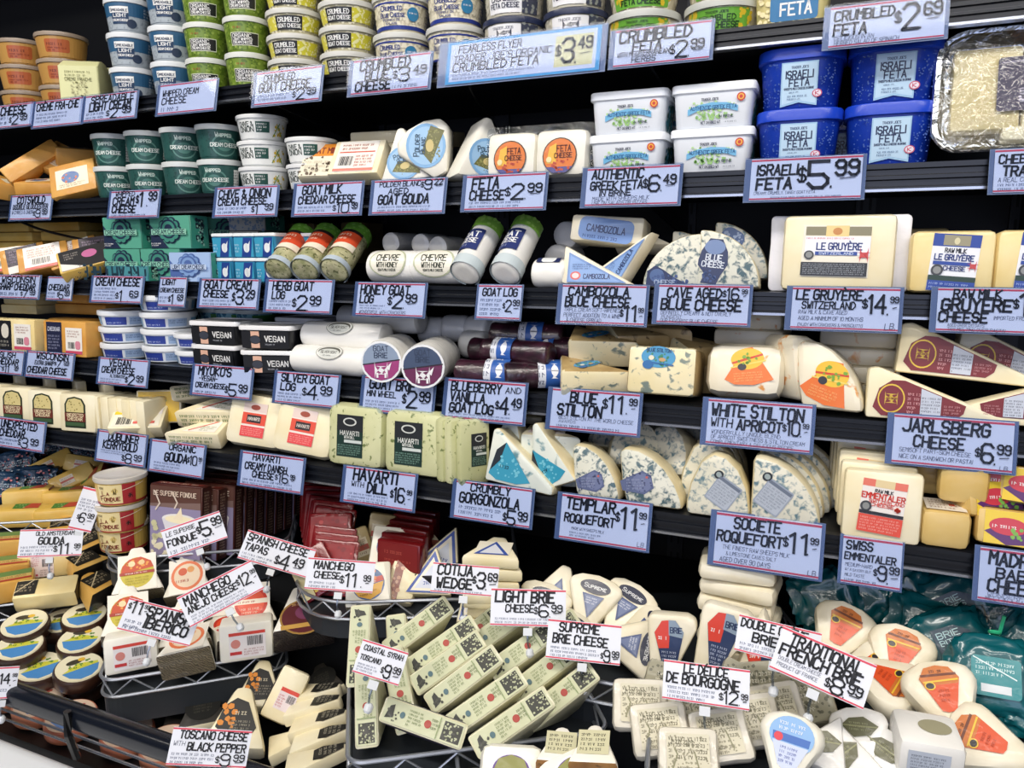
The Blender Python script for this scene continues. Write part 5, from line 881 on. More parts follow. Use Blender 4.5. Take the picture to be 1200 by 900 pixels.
K1 = block('apr', 'apricot_stilton_wedge', 'cheese wedge', 'brieS', 84*KX('D', 870), 68*MP('D', 870), .07, APRI, .008, [('front', .45, .55, .6, .66, 10, ap)]); K2 = block('apr2', 'apricot_stilton_wedge', 'cheese wedge', 'quarterR', 86*KX('D', 975), 80*MP('D', 975), .075, APRI, .008, [('front', .5, .4, .7, .66, -18, ap)])
K3 = block('apr3', 'apricot_stilton_slice', 'cheese wedge', 'rect', .105, .026, .09, APRI, .007, lump=.0008)
g_ = 'white stilton with apricot cuts'
KQ = block('apq', 'apricot_stilton_wedge', 'cheese wedge', 'rect', 92*KX('D', 868), 64*MP('D', 868), .075, APRI, .02, [('front', .55, .55, .62, .7, 8, ap)])
on(KQ, 'D', 868, .0, 'apricot stilton cut with orange yellow label, left', g_, rx=-16); on(K2, 'D', 972, -.002, 'apricot stilton wedge with orange label, right in front', g_, rx=-8, rz=-8); on(K2, 'D', 940, .03, 'apricot stilton wedge standing between the two labelled ones', g_, rx=-4, rz=36, dz=.01)
for i in range(5): on(K3, 'D', 872+3*(i % 2), .10, 'apricot stilton slab stacked behind the left cut, %s from bottom' % ORD[i], g_, dz=.0+i*.0265, rz=RND.uniform(-8, 8))
for i in range(4): on(K3, 'D', 1008-4*(i % 2), .10, 'apricot stilton slab stacked behind the right wedge, %s from bottom' % ORD[i], g_, dz=.006+i*.0265, rz=RND.uniform(-8, 8))
jb = [('p', [(0, .25), (.06, .75), (.2, .98), (.34, .98), (1, .42), (.98, .22), (.9, .06), (.1, .04)], '7a1c1e'), ('e', .2, .5, .15, .38, 'e6c23a'), ('e', .2, .5, .135, .34, '7a1c1e'), ('rr', .13, .38, .27, .62, 'd8b436', .3), ('t', 'JARLSBERG', .135, .43, .265, .57, '7a1c1e', .2), ('s', .38, .12, .52, .7, 5, 'e0a0a0'), ('p', [(.52, .08), (.74, .08), (.74, .62), (.52, .8)], 'c9cfdc'), ('s', .53, .1, .73, .6, 6, '5a6274'), ('s', .77, .1, .95, .42, 4, 'c88a8a')]
W = 165*KX('D', 1115); H = 62*MP('D', 1115)
def mirror(ops):
    o2 = []
    for o in ops:
        o = list(o)
        if o[0] == 'p': o[1] = [(1-x, y) for x, y in o[1]]
        elif o[0] == 'e': o[1] = 1-o[1]
        elif o[0] in ('s', 'r', 'rr'): o[1], o[3] = 1-o[3], 1-o[1]
        elif o[0] == 't': o[2], o[4] = 1-o[4], 1-o[2]
        o2.append(tuple(o))
    return o2
POLY['jar'] = [(-.5, 0), (.5, 0), (.5, .16), (-.42, 1), (-.5, .96)]; POLY['jarR'] = [(-.5, 0), (.5, 0), (.5, .96), (.42, 1), (-.5, .16)]
K1 = block('jl', 'holey_cheese_wedge', 'cheese wedge', 'jar', W, H, .045, CREAM, .004, [('front', .39, .4, .68, .74, 0, jb)]); K2 = block('jr', 'holey_cheese_wedge', 'cheese wedge', 'jarR', W, H*.9, .045, CREAM, .004, [('front', .62, .46, .62, .7, 0, mirror(jb))])
g_ = 'holey cheese wedges with dark red labels'
on(K1, 'D', 1092, -.002, 'long cheese wedge with red label at its left, bottom front', g_, rx=-6); on(K2, 'D', 1178, .0, 'long cheese wedge with red label tapering to the left, bottom right', g_, rx=-6, dz=.003, )
on(K1, 'D', 1122, .03, 'long cheese wedge with red label lying on top of the others', g_, dz=.052, rx=-8, roll=4); on(K1, 'D', 1190, .07, 'long cheese wedge with red label at the back right', g_, dz=.05, roll=6)
# --- fifth shelf
uc = [('p', [(0, 0), (1, 0), (1, .75), (.85, .94), (.5, 1), (.15, .94), (0, .75)], '23301f'), ('p', [(.08, .5), (.92, .5), (.92, .74), (.8, .9), (.5, .95), (.2, .9), (.08, .74)], 'd8c88a'), ('m', .15, .55, .85, .85, 14, '8a7a3a', .002), ('r', 0, .2, 1, .48, '6a2a22'), ('t', 'UNEXPECTED', .1, .36, .9, .46, 'e8d8b0', .18), ('t', 'CHEDDAR', .15, .24, .85, .34, 'e8d8b0', .18), ('r', .05, .06, .95, .18, '3f5a3a')]
H = 44*MP('E', 60)
K = block('uc', 'cheddar_block', 'cheese block', 'rect', 34*KX('E', 60), H, .05, CREAM, .005, [('front', .45, .52, .58, .82, 0, uc)])
for i, px in enumerate((-16, 18, 51, 90)): on(K, 'E', px, .0, 'pale cheddar block with arched dark green label, %s from left' % ORD[i], 'arch labelled cheddar blocks', rx=-4, rz=8)
KS = block('ucs', 'cheddar_slice', 'cheese block', 'rect', .022, H, .07, CREAM, .004)
for i in range(7): on(KS, 'E', 114+i*8.5, .012+.004*(i % 2), 'pale cheddar slab seen edge on beside arched labels, %s from left' % ORD[i], 'pale slabs seen edge on', rz=6)
for i, px in enumerate((10, 45, 80, 112)): on(KS, 'E', px, .07, 'pale cheddar slab standing behind the arch labelled blocks, %s' % ORD[i], 'pale slabs behind the arch labelled blocks', dz=.012, rz=60)
db = [('r', 0, 0, 1, 1, 'f2ecd8'), ('r', 0, .5, .62, 1, 'f0c62a'), ('e', .3, .76, .16, .12, '3a7a3a'), ('r', .66, .5, 1, .95, 'efe6e2'), ('s', .68, .55, .97, .92, 4, 'c05a5a'), ('b', .1, .08, .4, .38, '2a2a2e'), ('r', .45, .1, .9, .2, 'd8635a'), ('s', .45, .22, .95, .42, 2, 'b07060')]
K = block('db', 'irish_cheese_pack', 'cheese block', 'rect', .105, .075, .032, CREAM, .004, [('front', .5, .5, .88, .9, 0, db)]); KY = block('dby', 'irish_cheese_pack', 'cheese block', 'rect', .09, .07, .03, CREAM, .004, [('front', .5, .5, .9, .9, 0, [('r', 0, 0, 1, 1, 'efc42c'), ('e', .5, .7, .2, .1, '3a7a3a'), ('s', .15, .4, .85, .55, 1, '2a4a2a')])])
g_ = 'yellow labelled irish cheese packs'
on(K, 'E', 152, -.004, 'yellow labelled irish cheese pack leaning far back at the front', g_, rx=-56, rz=30, dz=.0); on(KY, 'E', 184, .06, 'yellow labelled irish cheese pack standing upright behind', g_, dz=.02, rz=30, rx=-8)
og = [('p', [(0, 0), (1, .0), (.1, .9), (0, 1)], 'f3eee0'), ('l', [(.05, .7), (.85, .08)], 'd8785a', .004), ('l', [(.05, .55), (.65, .06)], '9ab06a', .003), ('s', .05, .05, .35, .5, 4, '8a9a6a')]
K = block('og', 'gouda_wedge', 'cheese wedge', 'triR', .115, .036, .085, [CREAM, cheese('yellow_mottled_rind', 'd8b42c', 'e6cc5a', 60, c3='8a7a3a', spot_scale=120)], .005, [('top', .62, .36, .6, .6, 0, [('p', [(0, 0), (1, 0), (1, .95)], 'f4efe2'), ('l', [(.2, .1), (.92, .75)], 'd87a62', .004), ('s', .5, .06, .96, .4, 3, '90a070')]), ('front', .5, .5, .8, .7, 0, [('s', 0, 0, 1, 1, 3, '6f8a58')])], axis='z', sel=lambda n: n.x < -.7)
g_ = 'organic gouda wedges'
on(K, 'E', 222, .0, 'organic gouda wedge with yellow mottled rind at front bottom', g_, rx=20, rz=14); on(K, 'E', 238, .03, 'organic gouda wedge with printed paper label on top', g_, rx=24, rz=20, dz=.034, sc=1.15); on(K, 'E', 214, .09, 'organic gouda wedge standing behind the pair', g_, dz=.03, rz=60, rx=-30)
hv = [('r', 0, 0, 1, 1, 'efe6dc'), ('r', 0, .74, 1, 1, 'e8d2c8'), ('e', .5, .87, .2, .08, 'a04a3a'), ('r', 0, .36, 1, .7, 'e0503a'), ('r', .2, .42, .8, .64, '2a2226'), ('t', 'HAVARTI', .26, .48, .74, .58, 'e8dcd2', .17), ('r', 0, 0, 1, .3, 'e2474a'), ('s', .06, .04, .94, .27, 4, 'f2b0a8')]
W = 66*KX('E', 318)*.95; H = 66*MP('E', 318)
K = block('hv', 'havarti_block', 'cheese block', 'rect', W, H, .05, CREAM, .018, [('front', .5, .5, .4, .62, 0, hv)])
g_ = 'creamy havarti blocks with red labels'
on(K, 'E', 290, .012, 'creamy havarti block with red label, left of two', g_, rx=-16, rz=10, roll=5); on(K, 'E', 346, .0, 'creamy havarti block with red label, right of two', g_, rx=-16, rz=10, roll=7)
for i, px in enumerate((300, 352)): on(K, 'E', px, .065, 'creamy havarti block tucked behind the %s labelled one' % ('left', 'right')[i], g_, rx=-10, rz=10, dz=.004)
hd = [('r', 0, 0, 1, 1, '17332c'), ('r', 0, .62, 1, 1, '23262a'), ('e', .5, .84, .26, .1, 'cfd2cc'), ('e', .5, .84, .2, .07, '23262a'), ('t', 'HAVARTI', .14, .52, .86, .62, 'e6e8e2', .17), ('t', 'WITH DILL', .3, .44, .7, .5, 'e6e8e2', .18), ('r', .3, .34, .97, .41, 'cfd6d2'), ('s', .06, .04, .94, .3, 5, '8ab0a0')]
W = 69*KX('E', 445)*.98; H = 76*MP('E', 445)
K = block('hd', 'dill_havarti_block', 'cheese block', 'rect', W, H, .042, DILL, .016, [('front', .44, .5, .46, .66, 0, hd)]); KT = block('hdt', 'dill_havarti_slice', 'cheese block', 'rect', .055, H*.98, .022, DILL, .008, [('front', .6, .55, .5, .5, 0, hd)])
g_ = 'dill havarti blocks with dark green labels'
on(K, 'E', 413, .0, 'dill havarti block with dark green label, left', g_, rx=-6); on(K, 'E', 482, -.004, 'dill havarti block with dark green label, right', g_, rx=-5)
for i, px in enumerate((526, 536, 551)): on(KT, 'E', px, .01-.004*i, 'thin dill havarti slab turned sideways, %s from left' % ORD[i], g_, rz=66 if i < 2 else 52)
go = [('p', [(0, .12), (.1, .75), (.3, .98), (1, .1), (.7, 0), (.2, 0)], '2f92b0'), ('p', [(.02, .2), (.1, .75), (.3, .98), (.22, .5)], '15202c'), ('m', .2, .1, .7, .6, 20, '6fbcd0', .003), ('s', .25, .3, .62, .44, 1, '10303c')]
K = block('gz', 'gorgonzola_wedge', 'cheese wedge', 'jar', 84*KX('E', 600)*.95, 64*MP('E', 600), .045, [GORG, RIND], .007, [('front', .36, .42, .62, .72, 0, go)], sel=rs); K2 = block('gz2', 'gorgonzola_wedge', 'cheese wedge', 'iso', .085, .105, .04, [GORG, RIND], .006, [('front', .5, .36, .6, .6, 12, go)], sel=rs)
g_ = 'teal labelled gorgonzola wedges'
on(K, 'E', 606, -.005, 'gorgonzola wedge with teal label sloping to the right', g_, rx=-12, roll=6); on(K2, 'E', 650, .005, 'gorgonzola wedge with teal label leaning left behind the tag end', g_, rx=-8, roll=-24, rz=-10, dz=.008); on(K2, 'E', 590, .05, 'gorgonzola wedge with teal label rising behind the sloping one', g_, rx=-6, dz=.01, roll=6)
K = block('gzb', 'gorgonzola_block', 'cheese wedge', 'tri', .10, .085, .08, [GORG, CREAM], .006, [('top', .4, .3, .6, .4, 0, [('r', 0, 0, 1, 1, 'efe6e4'), ('s', .05, .1, .95, .9, 3, 'c87a7a')])], axis='z', sel=lambda n: n.z > .7)
on(K, 'E', 640, .04, 'tall gorgonzola block with pale paper label on top behind wedges', g_, rz=10, dz=.003)
for i, (px, dz) in enumerate(((596, .09), (612, .075), (624, .095))): on(SLB, 'E', px, .15, 'tan cheese chunk at the back above gorgonzola, %s of three' % ORD[i], 'tan chunks above gorgonzola', dz=dz, rz=30*i-20, sc=.55)
tr = [('p', [(.05, .2), (.7, 0), (1, .25), (.95, .8), (.7, 1), (.0, .6)], '5a6488'), ('e', .66, .5, .3, .4, '6f789c'), ('m', .1, .1, .95, .9, 30, '454c70', .002), ('s', .2, .2, .75, .7, 4, '9aa2bc'), ('e', .82, .72, .04, .05, 'c8605a')]
K1 = block('tr1', 'roquefort_wedge', 'cheese wedge', 'quarterR', 60*KX('E', 696), 62*MP('E', 696), .05, [BLUE, RIND], .008, [('front', .4, .33, .55, .42, 8, tr)], sel=rs); K2 = block('tr2', 'roquefort_wedge', 'cheese wedge', 'quarterR', 78*KX('E', 760), 66*MP('E', 760), .055, [BLUE, RIND], .008, [('front', .3, .4, .5, .42, 8, tr)], sel=rs)
K3 = block('tr3', 'roquefort_round', 'cheese wedge', 'moon', .085, .075, .06, [BLUEL, RIND], .012, sel=rs, lump=.001)
g_ = 'violet labelled roquefort cuts'
on(K1, 'E', 696, .0, 'roquefort wedge with dusty violet label, left of two', g_, rx=-7); on(K2, 'E', 760, -.004, 'roquefort wedge with dusty violet label, right of two', g_, rx=-7)
for i, (px, off, dz, rz) in enumerate(((738, .07, .015, 20), (776, .075, .008, -20), (752, .15, .02, 10), (715, .14, .02, 0), (796, .16, .01, -10))): on(K3, 'E', px, off, 'unlabelled roquefort piece heaped behind the violet labels, %s' % ORD[i], g_, dz=dz, rz=rz, rx=-25, sc=1.1)
so = [('rr', 0, 0, 1, 1, '9aa4b4', .06), ('rr', .05, .05, .95, .95, 'b4bcc8', .06), ('s', .08, .1, .92, .8, 7, '7d8798'), ('r', .05, .84, .95, .95, '6a7486')]
so2 = [('e', .5, .5, .5, .5, '2a3036'), ('e', .5, .5, .28, .34, '9aa8a8')]
K = block('sro', 'roquefort_half_round', 'cheese wedge', 'moon', 74*KX('E', 836), 76*MP('E', 836), .045, [BLUEL, RIND], .008, [('front', .58, .4, .42, .44, -32, so), ('front', .5, .68, .15, .13, 30, so2)], sel=rs); K2 = block('sro2', 'roquefort_half_round', 'cheese wedge', 'quarter', 82*KX('E', 915), 80*MP('E', 915), .05, [BLUEL, RIND], .008, [('front', .32, .42, .42, .44, -32, so), ('front', .22, .72, .15, .13, 30, so2)], sel=rs)
K3 = block('sro3', 'roquefort_half_round', 'cheese wedge', 'moon', 78*KX('E', 836), 84*MP('E', 836), .04, [BLUEL, RIND], .01, sel=rs); K4 = block('sro4', 'roquefort_half_round', 'cheese wedge', 'quarter', 84*KX('E', 915), 84*MP('E', 915), .026, [BLUEL, RIND], .01, sel=rs)
g_ = 'silver labelled roquefort rounds'
on(K, 'E', 842, -.004, 'roquefort round with silver square label, left of two', g_, rx=-4); on(K2, 'E', 916, -.006, 'roquefort round with silver square label, right of two', g_, rx=-4)
for i in range(3): on(K3, 'E', 830+i*5, .045+i*.042, 'unlabelled roquefort slice behind the left silver label, %s' % ORD[i], g_, dz=.0, rx=-3)
for i in range(4): on(K4, 'E', 925+i*9, .046+i*.028, 'unlabelled roquefort slice fanned behind the right silver label, %s' % ORD[i], g_, dz=.0, rx=-3)
em = [('r', 0, 0, 1, 1, 'f2ece6'), ('r', 0, .86, .28, 1, 'e87a66'), ('r', .28, .86, .72, 1, 'e8d2a0'), ('r', .72, .86, 1, 1, 'e87a66'), ('t', 'RAW MILK', .3, .76, .7, .82, '2a2a2e', .2), ('t', 'EMMENTALER', .02, .64, .98, .74, 'd8402e', .2), ('t', 'SWITZERLAND', .2, .57, .98, .62, 'd8402e', .2), ('t', 'CHEESE', .24, .5, .76, .56, 'd8402e', .2), ('e', .14, .48, .13, .1, '3c3e42'), ('e', .14, .48, .08, .065, '8a8c8a'), ('rr', .78, .44, .92, .54, 'e0705e', .1), ('r', .0, .34, 1, .4, '26282e'), ('r', 0, 0, 1, .33, 'e0503e'), ('s', .05, .03, .95, .3, 5, 'f0b0a4')]
W = 92*KX('E', 1028); H = 82*MP('E', 1028)
K = block('em', 'emmentaler_block', 'cheese block', 'rect', W, H, .022, CREAM, .006, [('front', .5, .5, .56, .76, -4, em)])
g_ = 'emmentaler blocks with red white labels'
on(K, 'E', 1030, -.008, 'emmentaler block with full red white label in front', g_, rx=-5)
for i in range(5): on(K, 'E', 1024-i*4, .02+i*.026, 'emmentaler block standing behind the front one, %s back' % ORD[i], g_, rx=-4, dz=.004+.009*i)
W = 62*KX('E', 1110)
EY = cheese('waxy_yellow_block', 'd4b060', 'e2c684'); K = block('ey', 'swiss_block', 'cheese block', 'rect', 60*KX('E', 1105), 46*MP('E', 1105), .06, EY, .01, [('top', .5, .5, .8, .8, 0, [('r', 0, 0, 1, 1, 'efe8dc'), ('r', .6, .4, .75, .6, 'd8503a'), ('s', .1, .1, .9, .9, 4, 'b09a8a')])])
g_ = 'yellow swiss blocks beside emmentaler'
on(K, 'E', 1106, .0, 'squat yellow swiss block at the bottom beside emmentaler', g_); on(K, 'E', 1124, .018, 'squat yellow swiss block with white top label, upper', g_, dz=.056, rz=-4); on(K, 'E', 1096, .08, 'pale yellow swiss block at the back under the price tag', g_, dz=.045, sc=1.1)
md = [('r', 0, 0, 1, 1, 'e8c83a'), ('p', [(.0, .35), (.5, .75), (1, .6), (1, .1), (.4, .0)], '5a2a6a'), ('e', .42, .55, .34, .26, 'c83a4a'), ('s', .14, .46, .7, .62, 1, WH), ('m', .5, .2, .95, .5, 12, '7ab04a', .004), ('r', .75, .7, 1, 1, 'efe2c0')]
K = block('md', 'baby_swiss_pack', 'cheese block', 'rect', .07, .046, .06, [EY], .008, [('front', .55, .5, .85, .9, 0, md), ('top', .5, .5, .8, .8, 0, md)])
g_ = 'baby swiss packs with purple labels'
for i, (px, off, dz, rz, lab) in enumerate(((1182, -.002, 0, -4, 'baby swiss pack at the bottom right with purple label'), (1152, .02, .03, 25, 'baby swiss pack wedged beside the yellow swiss block'), (1168, .03, .05, -10, 'baby swiss pack in the middle of the purple labelled pile'), (1204, .02, .05, -14, 'baby swiss pack cut by the right edge, upper'), (1160, .09, .085, 20, 'baby swiss pack topmost, behind the pile'), (1195, .09, .1, 0, 'pale baby swiss pack at back right under the tag'))):
    on(K, 'E', px, off, lab, g_, dz=dz, rz=rz, rx=-14)
# --- the wire baskets and the deck
def stand(K, px, Y, z, label, group=None, rz=0, rx=0, roll=0, face=0, sc=1):
    loc = Vector((solveX(px, Y, z), Y, z)); loc.z += K.d/2*sc*abs(math.sin(R_(rx)))
    return put(K, loc, rot(rz+facing(loc)*face, rx, roll), label, group, sc=sc)
def bagkind(key, name, w, h, d, mat, ops=None, amp=.16, seed=0, neck=None, lw=.5, lh=.5):
    bm = bmesh.new(); bmesh.ops.create_icosphere(bm, subdivisions=4, radius=1)
    vs, fs, _ = bm_out(bm); out = []
    for v in vs:
        s = Vector([math.copysign(abs(c)**.62, c) for c in v]); q = v*2.1+Vector((seed*5.3, seed, 0))
        k = 1+amp*(1-2*abs(mnoise.noise(q*1.1)))*.8+amp*.55*(1-2*abs(mnoise.noise(q*2.7)))-amp*.5
        out.append(Vector((s.x*w/2*k, s.y*d/2*k, h/2+s.z*h/2*k)))
    parts = [(name, MB().add(out, fs, smooth=True).mesh(name, mat, 70))]
    if ops: lb = MB(); Decal(lb, w*lw, h*lh, flatmap((0, -d/2*1.1, h*.48), (1, 0, 0), (0, 0, 1), w*lw, h*lh), seed=3).run(ops); parts.append(('label', lb.mesh('label', INK)))
    if neck:
        rings = []
        for z, r in ((.9, .3), (1.02, .12), (1.08, .07), (1.2, .2), (1.42, .34)):
            rings.append([(r*w*.5*(1+.35*math.sin(a*5+z*9))*math.cos(a), r*w*.5*(1+.35*math.sin(a*5+z*9))*math.sin(a)*.7, h*z) for a in [2*PI*i/30 for i in range(30)]])
        parts.append(('gathered_neck', MB().add(*loft(rings), smooth=True).mesh('gathered_neck', FILM)))
        parts.append(('tie', MB().add(*tubemesh([(.05*w*math.cos(a), .05*w*math.sin(a), h*1.08) for a in [2*PI*i/12 for i in range(12)]], .0022, closed=True), smooth=True).add(*tubemesh([(.05*w, 0, h*1.08), (.1*w, -.01, h*1.3)], .002), smooth=True).mesh('tie', plastic('2fae7c', .4))))
    return Kind(name, 'bag', parts, h, True, d)
UF, LF = .915, .80       # floors of the upper and lower baskets
# far left upper basket
BB = plastic('24405e', .3, 0, .9, .6)
K = bagkind('bl', 'cheese_bag', .12, .075, .08, BB, [('m', 0, 0, 1, 1, 26, 'c06a72', .004), ('m', 0, 0, 1, 1, 30, '8fb0c8', .003), ('s', .1, .3, .9, .7, 3, 'b8c8d8')], amp=.34, lw=.8, lh=.7)
for i, (px, py, z) in enumerate(((18, 545, .98), (60, 527, .985), (38, 566, .965), (92, 532, .97), (2, 575, .955))): pile(K, px, py, z, 'crinkled blue bag of small wrapped cheeses, %s in the far left heap' % ORD[i], 'crinkled blue cheese bags', tilt=-20, roll=RND.uniform(-30, 30), sc=.85)
rl = [('r', 0, 0, 1, 1, 'efe4d0'), ('r', 0, .4, 1, .6, 'd05a48'), ('s', .1, .1, .9, .9, 4, 'b88070')]; gl_ = [('r', 0, 0, 1, 1, '4f8a3a'), ('p', [(.4, 0), (1, 0), (1, 1), (.6, 1)], 'c8503a'), ('m', .1, .2, .5, .8, 8, 'b8d08a', .003)]
K1 = block('ys1', 'yellow_cheese_stick', 'cheese block', 'rect', .098, .042, .05, YELLOW, .005, [('front', .4, .45, .3, .5, 0, rl)]); K2 = block('ys2', 'yellow_cheese_stick', 'cheese block', 'rect', .098, .042, .05, [YELLOW, plastic('8a2a20', .35)], .008, [('top', .6, .5, .5, .6, 0, gl_)], sel=lambda n: n.x > .8)
g_ = 'yellow cheese pieces in the far left basket'
for K_, px, py, z, ro, ti, lab in ((K1, 100, 548, .985, 14, -20, 'yellow cheese piece partly under the blue price tag at the heap top'), (K1, 60, 548, .985, -27, -30, 'yellow cheese piece with red label tilted at the heap top left'), (K1, 84, 565, .968, -25, -30, 'yellow cheese piece with red label tilted just below the first tilted one'),
      (K2, 34, 582, .955, 0, -4, 'yellow cheese piece lying flat with green and red label, upper left'), (K2, 80, 583, .95, 0, -2, 'short yellow piece between the flat one and the white diamond card'), (K2, 26, 604, .938, 4, 2, 'yellow cheese piece lying lowest behind the basket rim'), (K2, 72, 603, .935, 0, 2, 'yellow cheese piece lowest beside the white diamond card'), (K2, 106, 572, .955, -40, 20, 'yellow cheese piece with dark red end behind the white diamond card')):
    pile(K_, px, py, z, lab, g_, roll=ro, tilt=ti, yaw=-10)
# fondue
fd = [('r', 0, 0, 1, 1, 'd8b45c'), ('r', 0, 0, 1, .1, 'a8262c'), ('r', .33, .06, .53, .96, 'f0dca0'), ('rr', .45, .5, .5, .8, 'e6cc7c', .2), ('t', 'La', .37, .46, .43, .66, '7a2018', .16), ('t', 'Fondue', .35, .2, .51, .42, '7a2018', .17), ('s', .35, .72, .52, .9, 1, '4a3a20'), ('s', .36, .1, .5, .18, 1, '6a4a20'), ('r', .53, .04, .63, .98, 'a8262c'), ('rr', .57, .3, .6, .5, '2a1a18', .2), ('l', [(.535, .7), (.7, .9)], 'f0e6d0', .0012)]
K = tub('fon', 'fondue_tub', .096, .056, 'd2ae5a', 'cfc9be', fd, taper=.92, lidh=.16); K.cat = 'fondue tub'
for j in range(3): stand(K, 144, .985, UF+j*.0562, 'round fondue tub with cream and dark red label, %s of the stack' % ('bottom', 'middle', 'top')[j], 'stacked fondue tubs', face=.75, rz=-4+4*j)
sf = [('r', 0, 0, 1, 1, '5a3a30'), ('r', 0, 0, 1, .7, '8f86a6'), ('p', [(0, .7), (1, .7), (1, .8), (0, .74)], '7a625c'), ('e', .58, .54, .34, .08, 'e8e4e0'), ('p', [(.24, .54), (.92, .54), (.84, .27), (.36, .27)], 'd9d7dc'), ('e', .58, .54, .28, .055, 'f2e6c0'), ('p', [(.46, .54), (.66, .54), (.62, .72), (.56, .64)], 'efe0c0'), ('m', .0, .0, .5, .3, 22, 'e8e0c4', .008), ('m', 0, .2, .25, .5, 8, 'c8c49a', .007), ('l', [(.1, .92), (.2, .75), (.12, .66)], 'd8c8b8', .003), ('l', [(.45, .92), (.55, .78), (.5, .7)], 'd8c8b8', .003), ('t', 'LE SUPERBE FONDUE', .08, .86, .92, .94, 'e0ccb8', .16)]
spn = [('r', 0, 0, 1, 1, '3c1d18'), ('s', .2, .05, .8, .95, 22, 'b8a08a'), ('r', .0, .0, .06, 1, '2a1210')]
bw_, bh_, bd_ = .115, .138, .027
def fbox():
    vs, fs, _ = prism([(-bw_/2, 0), (bw_/2, 0), (bw_/2, bh_), (-bw_/2, bh_)], bd_, .001, seg=1); parts = [('fondue_box', MB().add(vs, fs, smooth=True).mesh('fondue_box', plastic('4a2119', .4)))]
    lb = MB(); Decal(lb, bw_*.98, bh_*.98, flatmap((0, -bd_/2, bh_/2), (1, 0, 0), (0, 0, 1), bw_, bh_), seed=2).run(sf); parts.append(('front_panel', lb.mesh('front_panel', INK)))
    lb = MB(); Decal(lb, bd_*.94, bh_*.98, flatmap((bw_/2, 0, bh_/2), (0, 1, 0), (0, 0, 1), bd_*.94, bh_*.98), seed=2).run(spn); parts.append(('spine', lb.mesh('spine', INK)))
    lb = MB(); Decal(lb, bw_*.9, bd_*.8, flatmap((0, 0, bh_), (1, 0, 0), (0, 1, 0), bw_*.9, bd_*.8), seed=2).run([('r', 0, .1, 1, .9, '6a2a22'), ('s', .1, .2, .9, .8, 1, 'd8c0a8')]); parts.append(('top_flap', lb.mesh('top_flap', INK)))
    return Kind('fondue_box', 'box', parts, bh_, True, bd_)
K = fbox()
x0 = solveX(207, .98, UF)
for i in range(10):
    Y = .985+i*.0295
    put(K, (x0+.012*min(i, 2), Y, UF+.006), rot(8-i*.4, -7, 0), 'brown fondue box with cup picture, %s' % ('frontmost of the row' if i == 0 else '%s from the front, spine showing' % ORD[i]), 'brown fondue boxes')
# red packs, manchego and cotija basket
rp = [('r', .05, .05, .95, .95, '8a161c'), ('m', .05, .05, .95, .95, 14, 'b84040', .005), ('m', .05, .05, .95, .95, 16, '7a1a20', .005)]
RED_ = plastic('7a1218', .25, 0, .7, .6)
K = block('rp', 'red_pack', 'meat pack', 'rect', .085, .095, .008, RED_, .006, [('front', .5, .5, .95, .95, 0, rp)], lump=.001)
for i in range(11): stand(K, 386-i*1.2, .985+i*.019, UF+.002+.0035*i, 'glossy red vacuum pack leaning in a row, %s from the front' % ORD[i], 'glossy red vacuum packs', rx=-26+i, rz=12, roll=RND.uniform(-5, 5))
K = block('rpf', 'red_pack', 'meat pack', 'rect', .075, .085, .009, RED_, .004, [('front', .55, .5, .4, .8, 0, [('r', 0, 0, 1, 1, 'b83a22'), ('r', 0, 0, .2, 1, 'd8b43a'), ('s', .3, .4, .9, .55, 1, 'e8a03a')]), ('front', .18, .5, .3, .9, 0, [('r', 0, 0, 1, 1, 'e8dca8')])])
stand(K, 378, .965, UF+.0, 'red pack with orange text tipped on its corner in front', 'glossy red vacuum packs', rx=-30, rz=10, roll=-38)
K = block('rb', 'dark_red_box', 'box', 'rect', .085, .05, .02, plastic('6e1216', .3, 0, 0, .5), .002, [('front', .5, .5, .9, .9, 0, [('r', 0, 0, 1, 1, '7a1418'), ('s', .15, .55, .85, .75, 1, 'b8544a'), ('s', .15, .15, .85, .4, 2, 'b8544a')])])
for i in range(6): stand(K, 470+i*4, 1.04+i*.03, UF+.05+.0*i, 'dark red box standing behind the manchego pieces, %s from front' % ORD[i], 'dark red boxes', rx=-4)
riser(1.03, 1.27, UF, UF+.05, solveX(440, 1.04, .93), solveX(520, 1.04, .93), 'low black block lifting the dark red boxes behind manchego pieces')
mc = [('r', 0, 0, 1, 1, 'f2ecdc'), ('e', .5, .5, .44, .44, '4a6a9a'), ('p', [(.08, .4), (.92, .5), (.8, .2), (.5, .07), (.2, .2)], 'e0a83a'), ('p', [(.08, .42), (.93, .52), (.9, .66), (.1, .6)], 'c8402e'), ('m', .25, .6, .8, .88, 14, 'e0843a', .004), ('e', .36, .74, .08, .08, 'f0d8a0'), ('e', .6, .78, .08, .08, 'd86a3a'), ('s', .14, .47, .88, .58, 1, 'f2ecdc'), ('s', .25, .18, .75, .34, 2, '8a5a2a')]
POLY['wf'] = [(-.5, 0), (.5, 0), (.12, 1), (-.12, 1)]
KM = block('mch', 'manchego_wedge', 'cheese wedge', 'rect', .074, .075, .042, [WHITE, WEAVE], .005, [('front', .5, .5, .82, .82, 8, mc)], sel=lambda n: n.z < -.7)
KT = block('mct', 'tan_cheese_wedge', 'cheese wedge', 'rect', .05, .066, .035, OLIVE, .005, [('front', .5, .45, .7, .5, 0, [('r', 0, 0, 1, 1, 'e0d4b8'), ('r', 0, .3, 1, .6, 'c0503a'), ('s', .1, .05, .9, .95, 4, '8a6a50')])])
g_ = 'cheeses in the manchego and cotija basket'
pile(KT, 421, 640, .965, 'tan wrapped wedge with small red label leaning beside red packs', g_, roll=-18, tilt=-20); pile(KT, 447, 622, .985, 'tan wrapped wedge with small label standing behind manchego', g_, roll=10, tilt=-15); pile(KM, 460, 652, .965, 'white manchego wedge with bright round label facing front', g_, roll=8, tilt=-38)
